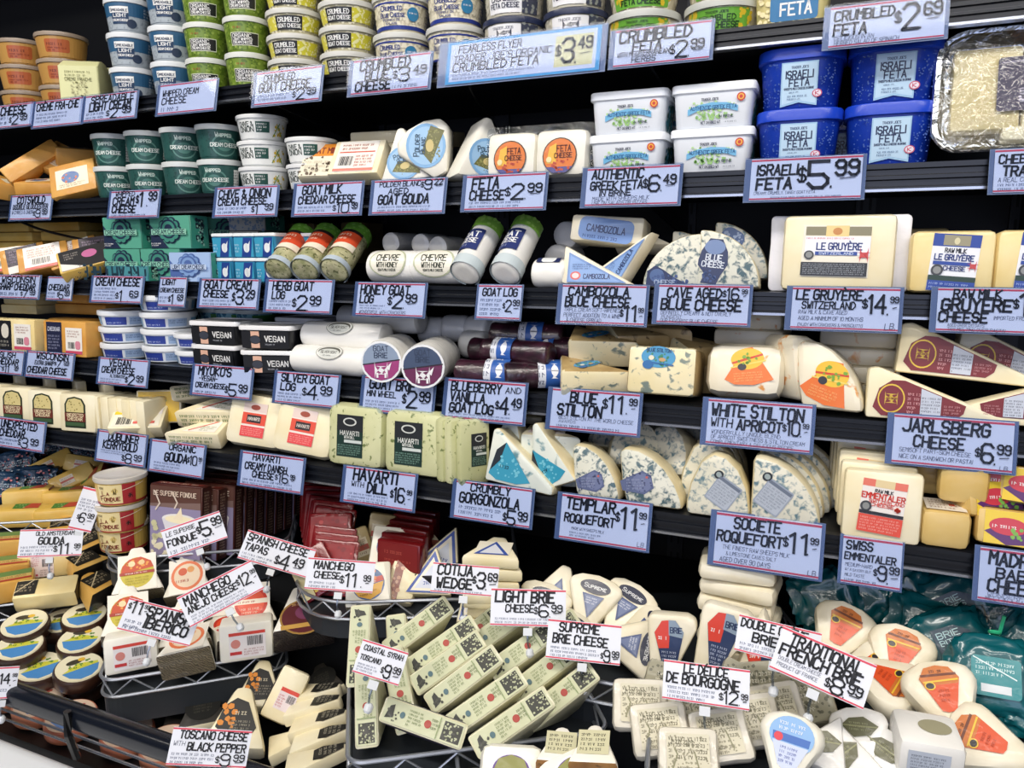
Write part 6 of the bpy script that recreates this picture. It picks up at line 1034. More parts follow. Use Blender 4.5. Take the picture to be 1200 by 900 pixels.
pile(KM, 432, 695, .94, 'white manchego wedge with round label low behind the basket rim', g_, roll=0, tilt=-40); 
KF = block('mcf', 'flat_cheese_wedge', 'cheese wedge', 'wf', .09, .022, .07, [CREAM, cheese('red_brown_rind', '8a4a38', 'a8624a')], .004, [('top', .5, .5, .5, .5, 0, [('r', 0, 0, 1, 1, 'd8c8a8'), ('s', .1, .1, .9, .9, 4, '9a6a5a')])], axis='z', sel=lambda n: n.y < -.7)
pile(KF, 487, 626, .985, 'flat wedge with red brown rind lying on the heap', g_, tilt=14, roll=6)
KR = block('mcr', 'meat_roll', 'cheese roll', 'rect', .05, .085, .03, [CREAM, cheese('dried_meat', '6a2620', '8a3a30')], .01, [('front', .3, .5, .28, .95, 0, [('r', 0, 0, 1, 1, '8a4a3a'), ('m', 0, 0, 1, 1, 14, 'c89a80', .004)])])
pile(KR, 470, 693, .94, 'cream and meat roll pack standing beside cotija wedge', g_, roll=14, tilt=-40)
co = [('p', [(0, 0), (1, 0), (.62, 1)], '3a56a6'), ('p', [(.1, .04), (.9, .04), (.6, .85)], 'f0ead8'), ('p', [(.2, .1), (.8, .1), (.58, .66)], 'd6dcec'), ('s', .4, .16, .74, .3, 1, '3a56a6')]
POLY['cot'] = [(-.5, 0), (.5, 0), (.12, 1)]
KC = block('cot', 'cotija_wedge', 'cheese wedge', 'cot', .085, .085, .035, CREAM, .005, [('front', .5, .46, .84, .84, 0, co)]); KS_ = block('cots', 'cotija_wedge', 'cheese wedge', 'wf', .09, .0195, .085, CREAM, .005, [('top', .5, .4, .6, .6, 0, [('r', 0, 0, 1, 1, 'efe8d4'), ('p', [(0, 0), (1, 0), (.5, 1)], '3a56a6'), ('p', [(.15, .08), (.85, .08), (.5, .8)], 'e2e4ea')])], axis='z')
g_ = 'cotija wedges with blue triangle labels'
pile(KC, 500, 683, .95, 'cotija wedge with blue triangle label facing front', g_, tilt=-38, roll=4); pile(KC, 521, 650, .968, 'cotija wedge with blue bordered label leaning on the stack', g_, tilt=-34, roll=18)
for i in range(7): stand(KS_, 580+2*(i % 2), 1.0, UF+i*.0198, 'cream cotija slab, number %s from the bottom of the stack' % ['one', 'two', 'three', 'four', 'five', 'six', 'seven'][i], g_, rz=20+RND.uniform(-6, 6))
pile(KC, 552, 705, .94, 'cotija wedge lying low behind the rim under its price tag', g_, tilt=-45, roll=-20)
# brie basket
sb = [('e', .5, .82, .42, .17, '1d2440'), ('t', 'Supreme', .2, .77, .8, .87, 'eef0f2', .14), ('p', [(.2, .62), (.8, .62), (.5, .04)], '4a5a86'), ('p', [(.27, .58), (.73, .58), (.5, .14)], '6c7aa2'), ('s', .34, .38, .66, .56, 3, 'e2e6f0')]
KB_ = block('sb', 'brie_wedge', 'cheese wedge', 'brie', .085, .092, .028, BRIE, .009, [('front', .5, .56, .66, .68, 0, sb)], lump=.0007)
dc = [('p', [(.08, .75), (.3, .96), (.7, .98), (.94, .78), (.66, .05), (.36, .05)], '24365f'), ('p', [(.08, .75), (.3, .96), (.55, .98), (.5, .5), (.2, .48)], 'd8402e'), ('p', [(.5, .98), (.7, .98), (.94, .78), (.9, .68), (.5, .72)], '8a9cb0'), ('s', .2, .62, .6, .72, 1, WH), ('t', 'BRIE', .55, .76, .88, .86, '24365f', .18), ('s', .3, .14, .72, .46, 5, 'b8c2da')]
POLY['dc'] = [(-.42, 0), (-.2, 0), (.5, .84), (.46, .95), (.3, 1), (-.4, 1), (-.5, .94)]
KD = block('dcb', 'brie_wedge', 'cheese wedge', 'dc', .066, .108, .028, BRIE, .006, [('front', .44, .6, .68, .7, 0, dc)], lump=.0006); KD2 = block('dcb2', 'brie_wedge', 'cheese wedge', 'cot', .08, .108, .036, BRIE, .01, [('front', .56, .36, .5, .5, 0, dc)], lump=.0006)
g_ = 'white brie wedges in the wide basket'
pile(KB_, 650, 703, .975, 'brie wedge with navy oval label at the far left, above LIGHT BRIE tag', g_, roll=-160, tilt=-42); pile(KB_, 633, 726, .95, 'brie wedge mostly hidden behind the LIGHT BRIE tag', g_, roll=20, tilt=-42)
pile(KB_, 692, 713, .975, 'brie wedge with navy oval label right of LIGHT BRIE tag', g_, roll=14, tilt=-42); pile(KB_, 729, 724, .968, 'brie wedge with navy oval label above the SUPREME tag corner', g_, roll=30, tilt=-48); pile(KB_, 737, 767, .945, 'brie wedge low beside the SUPREME tag', g_, roll=100, tilt=-35); pile(KB_, 752, 745, .95, 'brie wedge with oval label squeezed beside the upright wedges', g_, roll=60, tilt=-60); pile(KB_, 660, 768, .93, 'brie wedge below and behind the SUPREME tag at left', g_, roll=40, tilt=-60)
stand(KD, 789, .925, UF, 'upright double creme brie wedge with red navy label, first from left', g_, rx=-14, roll=-4, face=.5); stand(KD, 836, .935, UF+.012, 'upright double creme brie wedge with red navy label, tallest middle one', g_, rx=-14, roll=8, face=.5, sc=1.08); stand(KD2, 885, .93, UF, 'double creme brie wedge with red label leaning behind its price tag', g_, rx=-16, face=.5, roll=-4, sc=1.08)
stand(KD, 806, .965, UF, 'plain brie wedge low between the two upright wedges', g_, rx=-30, roll=170, face=.5, sc=.7)
KL = block('bsl', 'brie_slab', 'cheese wedge', 'rect', .105, .0245, .08, BRIE, .009, lump=.0008)
for i in range(6): stand(KL, 868-4*(i % 2), 1.06, UF+.004+i*.0255, 'plain brie slab in the stack behind, %s from bottom' % ORD[i], 'stacked brie slabs', rz=RND.uniform(-6, 6))
stand(KL, 920, 1.0, UF, 'plain brie slab on the basket floor behind DOUBLE CREME tag', 'stacked brie slabs', rz=20)
# french brie and teal bags
tb = [('p', [(.02, .72), (.2, .95), (.5, 1), (.8, .95), (.98, .72), (.7, .03), (.5, 0), (.36, .03)], 'd8501e'), ('p', [(.02, .72), (.2, .95), (.5, 1), (.8, .95), (.98, .72), (.92, .6), (.1, .56)], 'c8702a'), ('l', [(.1, .78), (.9, .8)], '6a3014', .003), ('l', [(.12, .64), (.92, .68)], 'e8c03a', .002), ('e', .24, .56, .13, .09, 'e8c03a'), ('e', .24, .56, .1, .065, '2a2226'), ('s', .3, .82, .7, .92, 1, '5a2810'), ('s', .4, .2, .7, .5, 3, 'b8401a')]
KF = block('tfb', 'french_brie_wedge', 'cheese wedge', 'brieS', .088, .092, .034, BRIE, .014, [('front', .5, .6, .52, .6, -3, tb)], lump=.001)
g_ = 'orange labelled french brie wedges'
pile(KF, 984, 748, .975, 'french brie wedge with orange label above its price tag', g_, roll=18, tilt=-42); pile(KF, 1060, 783, .975, 'french brie wedge with orange label in front of the teal bags', g_, roll=8, tilt=-44, sc=.98); pile(KF, 1034, 820, .945, 'french brie wedge lying low right of its price tag', g_, roll=110, tilt=-66); pile(KF, 1018, 800, .955, 'french brie wedge half hidden under the one in front of teal bags', g_, roll=60, tilt=-60)
pile(KF, 1106, 838, .958, 'french brie wedge with orange label leaning below the teal bag', g_, roll=-24, tilt=-48); pile(KF, 1158, 874, .95, 'french brie wedge at the lower right behind the basket rim', g_, roll=-80, tilt=-50, sc=.95)
m_, nt_, b_ = newmat('teal_film'); setp(b_, base_color=(*lin('0a5a63'), 1), roughness=.28, coat_weight=.7, coat_roughness=.06); add_bump(nt_, b_, 34, .45, .004, coat=True); TEAL = m_
tl = [('p', [(.1, 1), (.7, 1), (1, .75), (1, 0), (.1, 0)], '123a52'), ('r', .1, 0, 1, .26, '2aa392'), ('t', 'BRIE', .2, .72, .75, .88, 'bfe2e6', .16), ('t', 'BITES', .2, .52, .8, .66, 'bfe2e6', .16), ('s', .2, .3, .9, .48, 3, '8ac0c8'), ('rr', .5, .06, .7, .2, '123a52', .2)]
t2 = [('rr', 0, 0, 1, 1, '2a8a90', .1), ('s', .1, .5, .9, .9, 3, 'cfe8e8'), ('r', .2, .1, .8, .3, 'd8dee2'), ('l', [(.05, .95), (.9, .5)], 'dff0f0', .0012)]
t3 = [('r', .35, .35, .6, .55, 'c8d8d8')]
KA = bagkind('ta', 'teal_cheese_bag', .092, .085, .036, TEAL, tl, amp=.2, seed=1); KB2 = bagkind('tb', 'teal_cheese_bag', .09, .08, .04, TEAL, t2, amp=.18, seed=2, neck=True, lw=.5, lh=.5); KC2 = bagkind('tc', 'teal_cheese_bag', .09, .08, .034, TEAL, t3, amp=.26, seed=3)
g_ = 'glossy teal cheese bags'
for K_, px, py, z, ro, ti, sc, lab in ((KC2, 965, 706, 1.0, -20, -20, 1, 'glossy teal bag at the left end of the bag heap'), (KC2, 1008, 706, 1.0, 30, -20, 1, 'glossy teal bag behind the first orange labelled brie'), (KC2, 1052, 708, 1.005, 80, -20, 1.1, 'glossy teal bag below the SWISS EMMENTALER tag'), (KA, 1120, 718, 1.01, -38, -20, 1.1, 'glossy teal bag at the back under the lowest shelf'), (KC2, 1178, 715, 1.01, 20, -20, 1.1, 'glossy teal bag cut by right edge, upper'),
      (KC2, 1080, 735, .985, 10, -30, 1, 'glossy teal bag directly behind the front brie wedge'), (KA, 1118, 766, .985, -32, -38, 1.1, 'glossy teal bag with navy lettered label slanting'), (KB2, 1160, 800, .985, -6, -30, 1.15, 'glossy teal bag with gathered clear neck and green tie'), (KC2, 1196, 775, .985, 50, -30, 1.1, 'glossy teal bag cut by right edge, middle'), (KC2, 1216, 828, .965, 100, -40, .85, 'glossy teal bag cut by right edge, lower')):
    pile(K_, px, py, z, lab, g_, roll=ro, tilt=ti, sc=sc)
# far left lower basket of gouda
bk = [('r', 0, 0, 1, 1, '26241f'), ('s', .1, .2, .9, .8, 3, 'b8a888'), ('l', [(.0, .2), (.8, 1)], 'd8c8a0', .002)]
wl2 = [('r', 0, 0, 1, 1, 'ecdcd8'), ('s', .05, .5, .4, .95, 5, 'c05a6a'), ('b', .5, .45, .95, .8, '3a3a40'), ('r', .02, .06, .3, .14, 'c04a5a'), ('s', .4, .05, .95, .35, 3, 'a08a8a')]
K1 = block('ga', 'aged_gouda_wedge', 'cheese wedge', 'rect', .098, .06, .045, [PALEY, BLKR], .01, [('front', .48, .45, .42, .74, 0, wl2)], sel=lambda n: n.x > .7); K2 = block('gb', 'aged_gouda_wedge', 'cheese wedge', 'rect', .11, .042, .05, [PALEY, BLKR], .008, [('top', .2, .5, .32, .7, 0, bk)], sel=lambda n: n.x > .8)
K3 = block('gc', 'aged_gouda_wedge', 'cheese wedge', 'wf', .09, .045, .06, [GOUDA, BLKR], .006, [('top', .5, .5, .6, .6, 0, bk)], axis='z', sel=lambda n: n.y < -.7); K4 = block('gd', 'aged_gouda_wedge', 'cheese wedge', 'rect', .09, .045, .05, GOUDA, .005, [('top', .5, .5, .9, .8, 0, [('r', 0, 0, 1, 1, 'd8b86a'), ('r', 0, .5, 1, 1, '6a8a4a'), ('r', 0, .0, 1, .16, 'b83a2e'), ('s', .1, .2, .9, .45, 2, '8a4a2a')])])
g_ = 'aged gouda pieces at the lower far left'
for K_, px, py, z, ro, ti, ya, lab in ((K1, 50, 664, .87, 0, -14, -10, 'aged gouda piece with white barcode label under the GOUDA tag'), (K2, 55, 699, .845, 0, 24, -10, 'pale aged gouda block lying behind rim with black label at its left'), (K3, 100, 643, .895, -10, 20, 30, 'aged gouda wedge with black label right of GOUDA tag'), (K3, 96, 664, .87, 0, 20, 40, 'aged gouda wedge with black wax rind below the black labelled one'), (K3, 112, 690, .85, 0, 20, 50, 'aged gouda wedge with black wax rind beside the lying block'),
      (K4, 4, 648, .89, 6, 6, 0, 'aged gouda piece with green and red label at left edge, upper'), (K4, 6, 668, .87, 4, 6, 0, 'aged gouda piece with green and red label at left edge, middle'), (K4, 8, 694, .85, 0, 6, 0, 'aged gouda piece at left edge behind the rim, lowest'), (K3, 75, 630, .9, 0, 10, 0, 'aged gouda wedge tucked at the back behind GOUDA tag')):
    pile(K_, px, py, z, lab, g_, roll=ro, tilt=ti, yaw=ya)
# round dark cheeses on the deck
def disc(key, side, topc, ops, r=.042, h=.026):
    b = MB().add(*lathe([(r*.93, 0), (r, .004), (r, h-.004), (r*.95, h)], 32), smooth=True); parts = [('round_cheese', b.mesh('round_cheese', side))]
    l = MB().add(*lathe([(r*.9, h+.0002), (r*.9, h+.0012)], 32), col=topc); Decal(l, r*1.76, r*1.76, flatmap((0, 0, h+.0013), (1, 0, 0), (0, 1, 0), r*1.76, r*1.76), seed=4).run([('e', .5, .5, .49, .49, topc)]+ops); parts.append(('label', l.mesh('label', INK)))
    return Kind('round_cheese', 'round cheese', parts, h, True, 2*r)
dl = [('p', [(.1, .42), (.92, .42), (.82, .2), (.65, .08), (.4, .06), (.2, .2)], '4a8ac8'), ('p', [(.1, .42), (.5, .62), (.92, .5), (.9, .42)], 'c8cc4a'), ('m', .3, .5, .8, .66, 16, '5a8a3a', .003), ('e', .45, .7, .18, .08, '3a3428'), ('e', .62, .72, .08, .06, 'e0b43a'), ('s', .26, .46, .8, .56, 1, 'e8d83a')]
KDS = disc('ds', DARKR, 'e9e2c4', dl)
g_ = 'dark round cheeses with blue and yellow labels'
for i, (px, py, z, ti, lab) in enumerate(((100, 803, .715, 6, 'dark round cheese low at the front right by the bumper'), (40, 796, .72, 6, 'dark round cheese low at the front beside the bumper, second'), (30, 737, .808, 14, 'dark round cheese topmost at the back left'), (24, 763, .785, 14, 'dark round cheese at left in front of the topmost one'), (100, 727, .80, 12, 'dark round cheese at the back touching the spanish basket'), (96, 755, .778, 14, 'dark round cheese in the middle right'),
       (46, 788, .752, 14, 'dark round cheese at the front left'), (93, 789, .755, 14, 'dark round cheese at the front right, raised on another'), (72, 742, .772, 10, 'dark round cheese half hidden in the gap between stacks'), (22, 778, .745, 8, 'dark round cheese under the left pair'))):
    pile(KDS, px, py, z, lab, g_, tilt=ti, yaw=RND.uniform(-20, 20))
KPK = disc('pk', cheese('salmon_wax', 'b86a52', 'd08a6a', coat=.6), 'e2c8b0', [('p', [(.1, .42), (.92, .42), (.7, .1), (.3, .1)], '6a8ac0'), ('m', .2, .5, .8, .8, 10, 'b04a3a', .004)])
for i, (px, py) in enumerate(((8, 812), (46, 829), (84, 846), (150, 862), (196, 878))): pile(KPK, px, py, .712, 'salmon coloured round cheese seen between the guard wires, %s from left' % ORD[i], 'salmon round cheeses behind the guard wires', tilt=10)
# spanish basket
rd = [('r', 0, 0, 1, 1, 'f1ebdd'), ('e', .5, .5, .44, .42, 'c8b83a'), ('p', [(.07, .48), (.93, .6), (.86, .78), (.6, .92), (.3, .88), (.12, .7)], 'c8502e'), ('m', .22, .6, .8, .85, 12, 'e8a04a', .004), ('e', .36, .74, .09, .08, 'f0d8a8'), ('e', .62, .76, .08, .07, 'e8c890'), ('r', .05, .44, .95, .52, 'a83a2a'), ('s', .2, .45, .8, .51, 1, 'f2e8d8'), ('s', .2, .16, .8, .38, 3, 'a8982a')]
ro_ = [('r', 0, 0, 1, 1, 'f1ebdd'), ('e', .5, .5, .44, .42, 'e87a4a'), ('e', .5, .5, .36, .34, 'f0d8b8'), ('e', .38, .62, .12, .11, 'd8603a'), ('e', .6, .66, .1, .09, 'e8a05a'), ('s', .2, .3, .8, .42, 1, 'b8402a')]
rr_ = [('r', 0, 0, 1, 1, 'f1ebdd'), ('e', .5, .5, .44, .42, 'c8321e'), ('e', .5, .5, .36, .34, 'e0502e'), ('r', .06, .46, .94, .58, 'f2e6d0'), ('s', .16, .48, .84, .56, 1, 'a82a1a'), ('s', .25, .2, .75, .38, 2, 'f0c8b0')]
wb = [('r', 0, 0, 1, 1, 'f0eaea'), ('r', 0, .86, 1, .98, 'd8483a'), ('e', .18, .55, .13, .17, 'd88a80'), ('b', .5, .45, .92, .8, '333338'), ('r', .02, .14, .34, .26, 'c83a3a'), ('s', .4, .08, .95, .36, 3, 'b07a7a')]
def mz(key, ops, rind): return block('mz'+key, 'manchego_wedge', 'cheese wedge', 'wf', .088, .05, .088, [WHITE, rind], .005, [('top', .5, .42, .72, .8, 0, ops)], axis='z', sel=lambda n: n.y < -.7)
MI, MO, MR = mz('i', rd, WEAVE), mz('o', ro_, WEAVE), mz('r', rr_, WEAVED); MBc = block('mzb', 'manchego_wedge', 'cheese wedge', 'rect', .08, .06, .05, WHITE, .006, [('front', .52, .45, .68, .68, 0, wb)])
mar = [('e', .5, .3, .46, .5, 'a07a3a'), ('e', .5, .3, .42, .45, '5a1a20'), ('e', .55, .42, .2, .2, '7a3a5a'), ('r', .05, 0, .95, .12, 'c89a4a'), ('s', .3, .62, .7, .72, 1, 'd8b070')]
MD = block('mzd', 'manchego_wedge', 'cheese wedge', 'wf', .10, .06, .085, [WHITE, WEAVED], .006, [('top', .5, .4, .8, .8, 0, mar)], axis='z', sel=lambda n: n.y < -.7)
g_ = 'spanish cheese wedges with round labels'
LF2 = LF+.002
for K_, px, py, z, ro, ti, ya, sc, lab in ((MI, 158, 684, .905, 0, 44, 0, 1, 'spanish wedge with red yellow round label, highest at the left'), (MI, 146, 731, .87, 4, 42, 0, 1, 'spanish wedge with red yellow round label below the highest, left of IBERICO tag'), (MBc, 152, 771, .84, 0, -12, 0, 1, 'spanish piece with barcode label at the front left corner'), (MO, 217, 690, .885, -6, 40, 0, 1, 'spanish wedge with pale orange round label behind the crossed tags'),
      (MI, 214, 742, .858, -4, 34, 0, 1, 'spanish wedge half covered by the IBERICO tag'), (MO, 224, 765, .835, -8, 6, -8, 1, 'spanish wedge showing its woven tan rind to the front'), (MR, 293, 710, .885, 2, 46, 0, 1, 'spanish wedge with red round label right of the MANCHEGO tag'), (MBc, 288, 755, .85, 0, -10, 0, 1.06, 'spanish piece with barcode label in the front middle'), (MD, 350, 738, .865, 0, 26, 6, 1.05, 'dark rinded spanish wedge with maroon half round label at the right'),
      (MO, 250, 722, .85, 0, 30, 0, 1, 'spanish wedge buried under the crossed price tags'), (MR, 265, 745, .835, 0, 8, 30, .9, 'dark spanish wedge in the gap beside the middle barcode piece')):
    pile(K_, px, py, z, lab, g_, roll=ro, tilt=ti, yaw=ya, sc=sc)
# black pepper toscano on the deck
tk = [('p', [(0, .3), (.12, .8), (.4, 1), (.7, .9), (1, .3), (.85, .05), (.4, 0)], '1d1c1a'), ('m', .08, .3, .42, .8, 9, 'd8862a', .005), ('s', .42, .56, .84, .72, 1, 'c8c0a8'), ('s', .35, .15, .85, .48, 4, '9a9484')]
rw = [('r', 0, 0, 1, 1, 'ecdee2'), ('r', 0, .82, 1, 1, 'd8402e'), ('b', .5, .4, .92, .75, '55555a'), ('s', .05, .1, .45, .7, 5, 'c86a72')]
TK = block('tos', 'pepper_cheese_wedge', 'cheese wedge', 'wf', .088, .04, .085, CREAM, .008, [('top', .5, .46, .6, .66, 0, tk)], axis='z'); TP = block('tosp', 'pepper_cheese_wedge', 'cheese wedge', 'rect', .05, .085, .04, [CREAM, BLKR], .007, [('front', .62, .42, .62, .4, 0, rw)], sel=lambda n: n.x < -.7)
tkd = [('e', .5, .5, .5, .5, '191917'), ('s', .25, .25, .75, .75, 5, '4a483e')]
TB = block('tosb', 'pepper_cheese_wedge', 'cheese wedge', 'wf', .08, .028, .085, [BLKR, CREAM], .006, [('top', .5, .45, .7, .7, 0, tkd)], axis='z', sel=lambda n: n.y < -.7); TF = block('tosf', 'pepper_cheese_wedge', 'cheese wedge', 'wf', .055, .021, .09, CREAM, .004, [('top', .5, .72, .5, .5, 0, [('p', [(.1, 0), (.9, 0), (1, .3), (.7, 1), (.3, 1), (0, .3)], '1f1e1b'), ('s', .15, .15, .85, .8, 4, 'a8a290')])], axis='z')
g_ = 'black labelled toscano wedges'
for K_, px, py, z, ro, ti, ya, sc, lab in ((TK, 281, 846, .775, 10, 34, -14, 1.15, 'toscano wedge with orange and black label beside its price tag'), (TK, 301, 820, .775, 10, 36, -10, .95, 'toscano wedge with black label behind the front one'), (TP, 331, 822, .79, 30, -30, 0, .98, 'toscano wedge tipped up with red and white price label'), (TB, 238, 838, .735, 0, 16, 0, 1, 'dark toscano wedge at the left under the spanish basket'), (TB, 262, 815, .745, -10, 20, 0, 1, 'dark toscano wedge at the back under the spanish basket'), (TB, 214, 836, .72, 10, 10, 10, 1, 'dark toscano wedge low at the far left by the bumper'), (TB, 380, 800, .77, -20, 10, 10, .9, 'dark toscano wedge at the back right by the wine cheese basket')):
    pile(K_, px, py, z, lab, g_, roll=ro, tilt=ti, yaw=ya, sc=sc)
for i, (px, py, z) in enumerate(((367, 822, .79), (366, 838, .785), (372, 856, .78), (376, 872, .775), (372, 892, .775), (350, 868, .75))): pile(TF, px, py, z, 'narrow toscano wedge fanned at right with black tip label, %s from top' % ORD[i], 'fanned narrow toscano wedges', tilt=14, yaw=-112+5*i, roll=0)
# wine cheese basket
cw = [('r', .02, .06, .98, .94, 'c6c9a6'), ('r', .74, .14, .96, .86, '2c2d24'), ('m', .75, .16, .95, .84, 34, 'b8bc98', .0016), ('e', .56, .5, .042, .16, 'a8382c'), ('p', [(.05, .2), (.08, .7), (.13, .8), (.15, .3)], '22241e'), ('m', .04, .14, .2, .6, 8, '3a3c30', .002), ('e', .25, .5, .03, .13, '4a6a72'), ('s', .32, .16, .5, .84, 5, '7a8a5a'), ('s', .6, .2, .71, .8, 4, '6a7a4a'), ('l', [(.69, .1), (.69, .9)], '8a9a6a', .0012)]
KW = block('cw', 'wine_cheese_wedge', 'cheese wedge', 'wf', .112, .031, .078, GREEND, .004, [('front', .5, .5, .96, .92, 0, cw)], axis='z')
KX_ = block('cwp', 'wine_cheese_wedge', 'cheese wedge', 'wf', .112, .032, .06, [GREEND, cheese('purple_rind', '3a3448', '5a5068', 40)], .004, [('front', .5, .5, .96, .92, 0, cw)], axis='z', sel=lambda n: abs(n.z) > .8)
g_ = 'green labelled wine cheese wedges'
for i, (px, py, z, ro, lab) in enumerate(((427, 762, 0.947, 86, 'standing upright at the left end'), (436, 826, 0.917, 82, 'upright at the lower left of the basket'), (470, 822, 0.917, 72, 'upright, second from the lower left'), (492, 748, 0.952, -40, 'slanting at the very top of the heap'), (520, 772, 0.947, -38, 'slanting just under the topmost'), (527, 790, 0.942, -38, 'slanting, third from the top'), (545, 810, 0.937, -40, 'slanting with pinkish end, in the middle'),
      (572, 836, 0.927, -38, 'slanting, lowest of the middle row'), (604, 858, 0.912, -38, 'slanting just behind the front rim'), (500, 858, 0.907, 15, 'lying crosswise with purple side at the front left'), (590, 752, 0.952, -40, 'slanting at the top right'), (612, 782, 0.942, -40, 'slanting at the right behind the big middle one'), (640, 808, 0.927, -42, 'at the right end, upper'), (655, 838, 0.912, -42, 'at the right end, lower'), (560, 752, 0.937, -42, 'dark and half hidden at the back'), (640, 770, 0.932, -40, 'in shadow below the brie rim'), (470, 775, 0.922, 80, 'half hidden behind the tilted price tag'))):
    pile(KX_ if 'purple' in lab else KW, px, py, z, 'green labelled wine cheese wedge '+lab, g_, roll=ro, tilt=-40, face=.6)
# paper wrapped soft cheese basket
dp = [('r', .1, .1, .9, .9, 'd2ccb4'), ('m', .13, .13, .87, .87, 90, '9a957c', .0016), ('s', .14, .4, .86, .86, 4, '6e6a54'), ('s', .2, .66, .8, .82, 1, '6a6650'), ('l', [(.2, .2), (.3, .5), (.25, .6)], '8a8868', .0015), ('l', [(.7, .2), (.62, .55)], '8a8868', .0015), ('s', .3, .1, .8, .3, 2, '8a8470')]
PW = cheese('cream_waxed_paper', 'd8d2c0', 'efeade', 16, coat=.6, bump=.7, c3='a09a86', spot_scale=30, spot_thr=.66)
PW2 = cheese('dark_waxed_paper', '8f8a74', 'b4ae98', 16, coat=.6, bump=.7)
KP = block('dlp', 'soft_cheese_pack', 'cheese block', 'rect', .068, .06, .028, PW, .008, [('front', .5, .5, .86, .9, 0, dp)], lump=.0018); KQ2 = block('dlq', 'soft_cheese_pack', 'cheese block', 'rect', .068, .06, .026, PW2, .008, [('front', .5, .5, .9, .9, 0, [('r', 0, 0, 1, 1, '8a866e'), ('m', .05, .05, .95, .95, 60, '5a5844', .003), ('s', .2, .2, .8, .8, 4, 'c8c4b0')])], lump=.0018)
g_ = 'paper wrapped soft cheese packs'
for i, (K_, px, py, z, ro, lab) in enumerate(((KP, 748, 838, 0.957, -4, 'at the left end of its basket'), (KP, 770, 878, 0.937, -12, 'at the lower left'), (KP, 812, 842, 0.957, -8, 'below the LE DELICE tag'), (KP, 842, 882, 0.937, -18, 'at the bottom beside the blue oval wedge'), (KP, 880, 862, 0.947, -18, 'in the middle'), (KQ2, 782, 822, 0.952, 14, 'dull brown, left behind the DELICE tag'), (KQ2, 868, 820, 0.957, 20, 'dull brown, right behind the DELICE tag'), (KQ2, 895, 815, 0.967, -14, 'dull brown, under the DOUBLE CREME tag'), (KQ2, 942, 832, 0.962, -20, 'dull brown, under the FRENCH BRIE tag'), (KP, 908, 840, 0.957, -20, 'pale, right of the middle'), (KP, 806, 896, 0.932, -6, 'cut by the bottom edge'))):
    pile(K_, px, py, z, 'paper wrapped soft cheese pack '+lab, g_, roll=ro, tilt=-44)
ob = [('e', .5, .66, .5, .34, '8ab4e2'), ('p', [(.1, .5), (.9, .5), (.7, .1), (.5, .0), (.3, .1)], 'c8d2ec'), ('p', [(.1, .52), (.9, .52), (.92, .66), (.08, .66)], '3a6ab8'), ('e', .22, .58, .1, .08, 'd83a4a'), ('s', .2, .7, .8, .9, 2, 'e8eef8'), ('s', .3, .14, .7, .46, 4, '7a86b8')]
KO = block('obw', 'soft_cheese_wedge', 'cheese wedge', 'brieS', .07, .075, .04, WHITE, .01, [('front', .5, .55, .66, .76, 0, ob)], lump=.0006)
lf = [('p', [(.05, .5), (.25, .8), (.6, .9), (.95, .6), (.75, .25), (.35, .12)], '5a5a3a'), ('l', [(0, .52), (.9, .55)], '8a8a60', .0015), ('s', .25, .35, .75, .7, 3, '9a9a72')]
KV = block('lfw', 'leaf_cheese_wedge', 'cheese wedge', 'cot', .07, .066, .026, WAXP, .006, [('front', .5, .4, .62, .5, 16, lf)], lump=.001); KV2 = block('lfw2', 'leaf_cheese_wedge', 'cheese wedge', 'brieS', .066, .06, .026, WAXP, .006, [('front', .5, .6, .66, .5, -6, lf)], lump=.001)
g_ = 'leaf marked soft cheese wedges'
pile(KO, 925, 880, 0.965, 'white wedge with pale blue oval label at the bottom', None, roll=6, tilt=-42); pile(KV, 966, 868, 0.960, 'white wedge with olive leaf mark, left of two', g_, roll=14, tilt=-50); pile(KV2, 1008, 866, 0.960, 'white wedge with olive leaf mark, right of two', g_, roll=-14, tilt=-50); pile(KV, 985, 896, 0.940, 'white leaf wedge cut by the bottom edge', g_, roll=-30, tilt=-46); pile(KV2, 1035, 893, 0.945, 'white leaf wedge beside the white carton at the bottom', g_, roll=20, tilt=-46)
bl2 = [('r', 0, 0, 1, 1, 'c3cbd8'), ('s', .08, .1, .92, .9, 8, '6a7486')]
KH = block('wcb', 'white_cheese_box', 'cheese block', 'rect', .066, .058, .06, WAXP, .009, [('front', .45, .5, .62, .66, 0, bl2), ('top', .6, .5, .5, .4, 0, [('e', .5, .5, .5, .5, 'a09c80')])])
pile(KH, 1084, 878, .965, 'white boxy cheese with small grey printed label at lower right', None, tilt=4, yaw=14)
pur = [('e', .5, .5, .5, .5, 'e8e2ee'), ('e', .5, .5, .44, .44, '5a3a86'), ('p', [(.1, .55), (.9, .55), (.8, .82), (.5, .94), (.2, .82)], '8a8a4a'), ('s', .25, .36, .75, .5, 1, WH)]
KU = block('purp', 'purple_label_cheese', 'cheese wedge', 'rect', .07, .045, .03, WHITE, .012, [('front', .5, .4, .66, .8, 0, pur)])
CORK = cheese('brown_cork_rind', '7a5226', 'a07438', 30, coat=.6, c3='4a3018', spot_scale=60)
KCK = block('cork', 'brown_rind_wedge', 'cheese wedge', 'wf', .055, .04, .05, [WHITE, CORK], .006, [('top', .5, .5, .6, .6, 0, [('r', 0, 0, 1, 1, 'd0cca8'), ('s', .1, .1, .9, .9, 4, '5a5a4a')])], axis='z', sel=lambda n: n.y < -.7)
KUY = .66
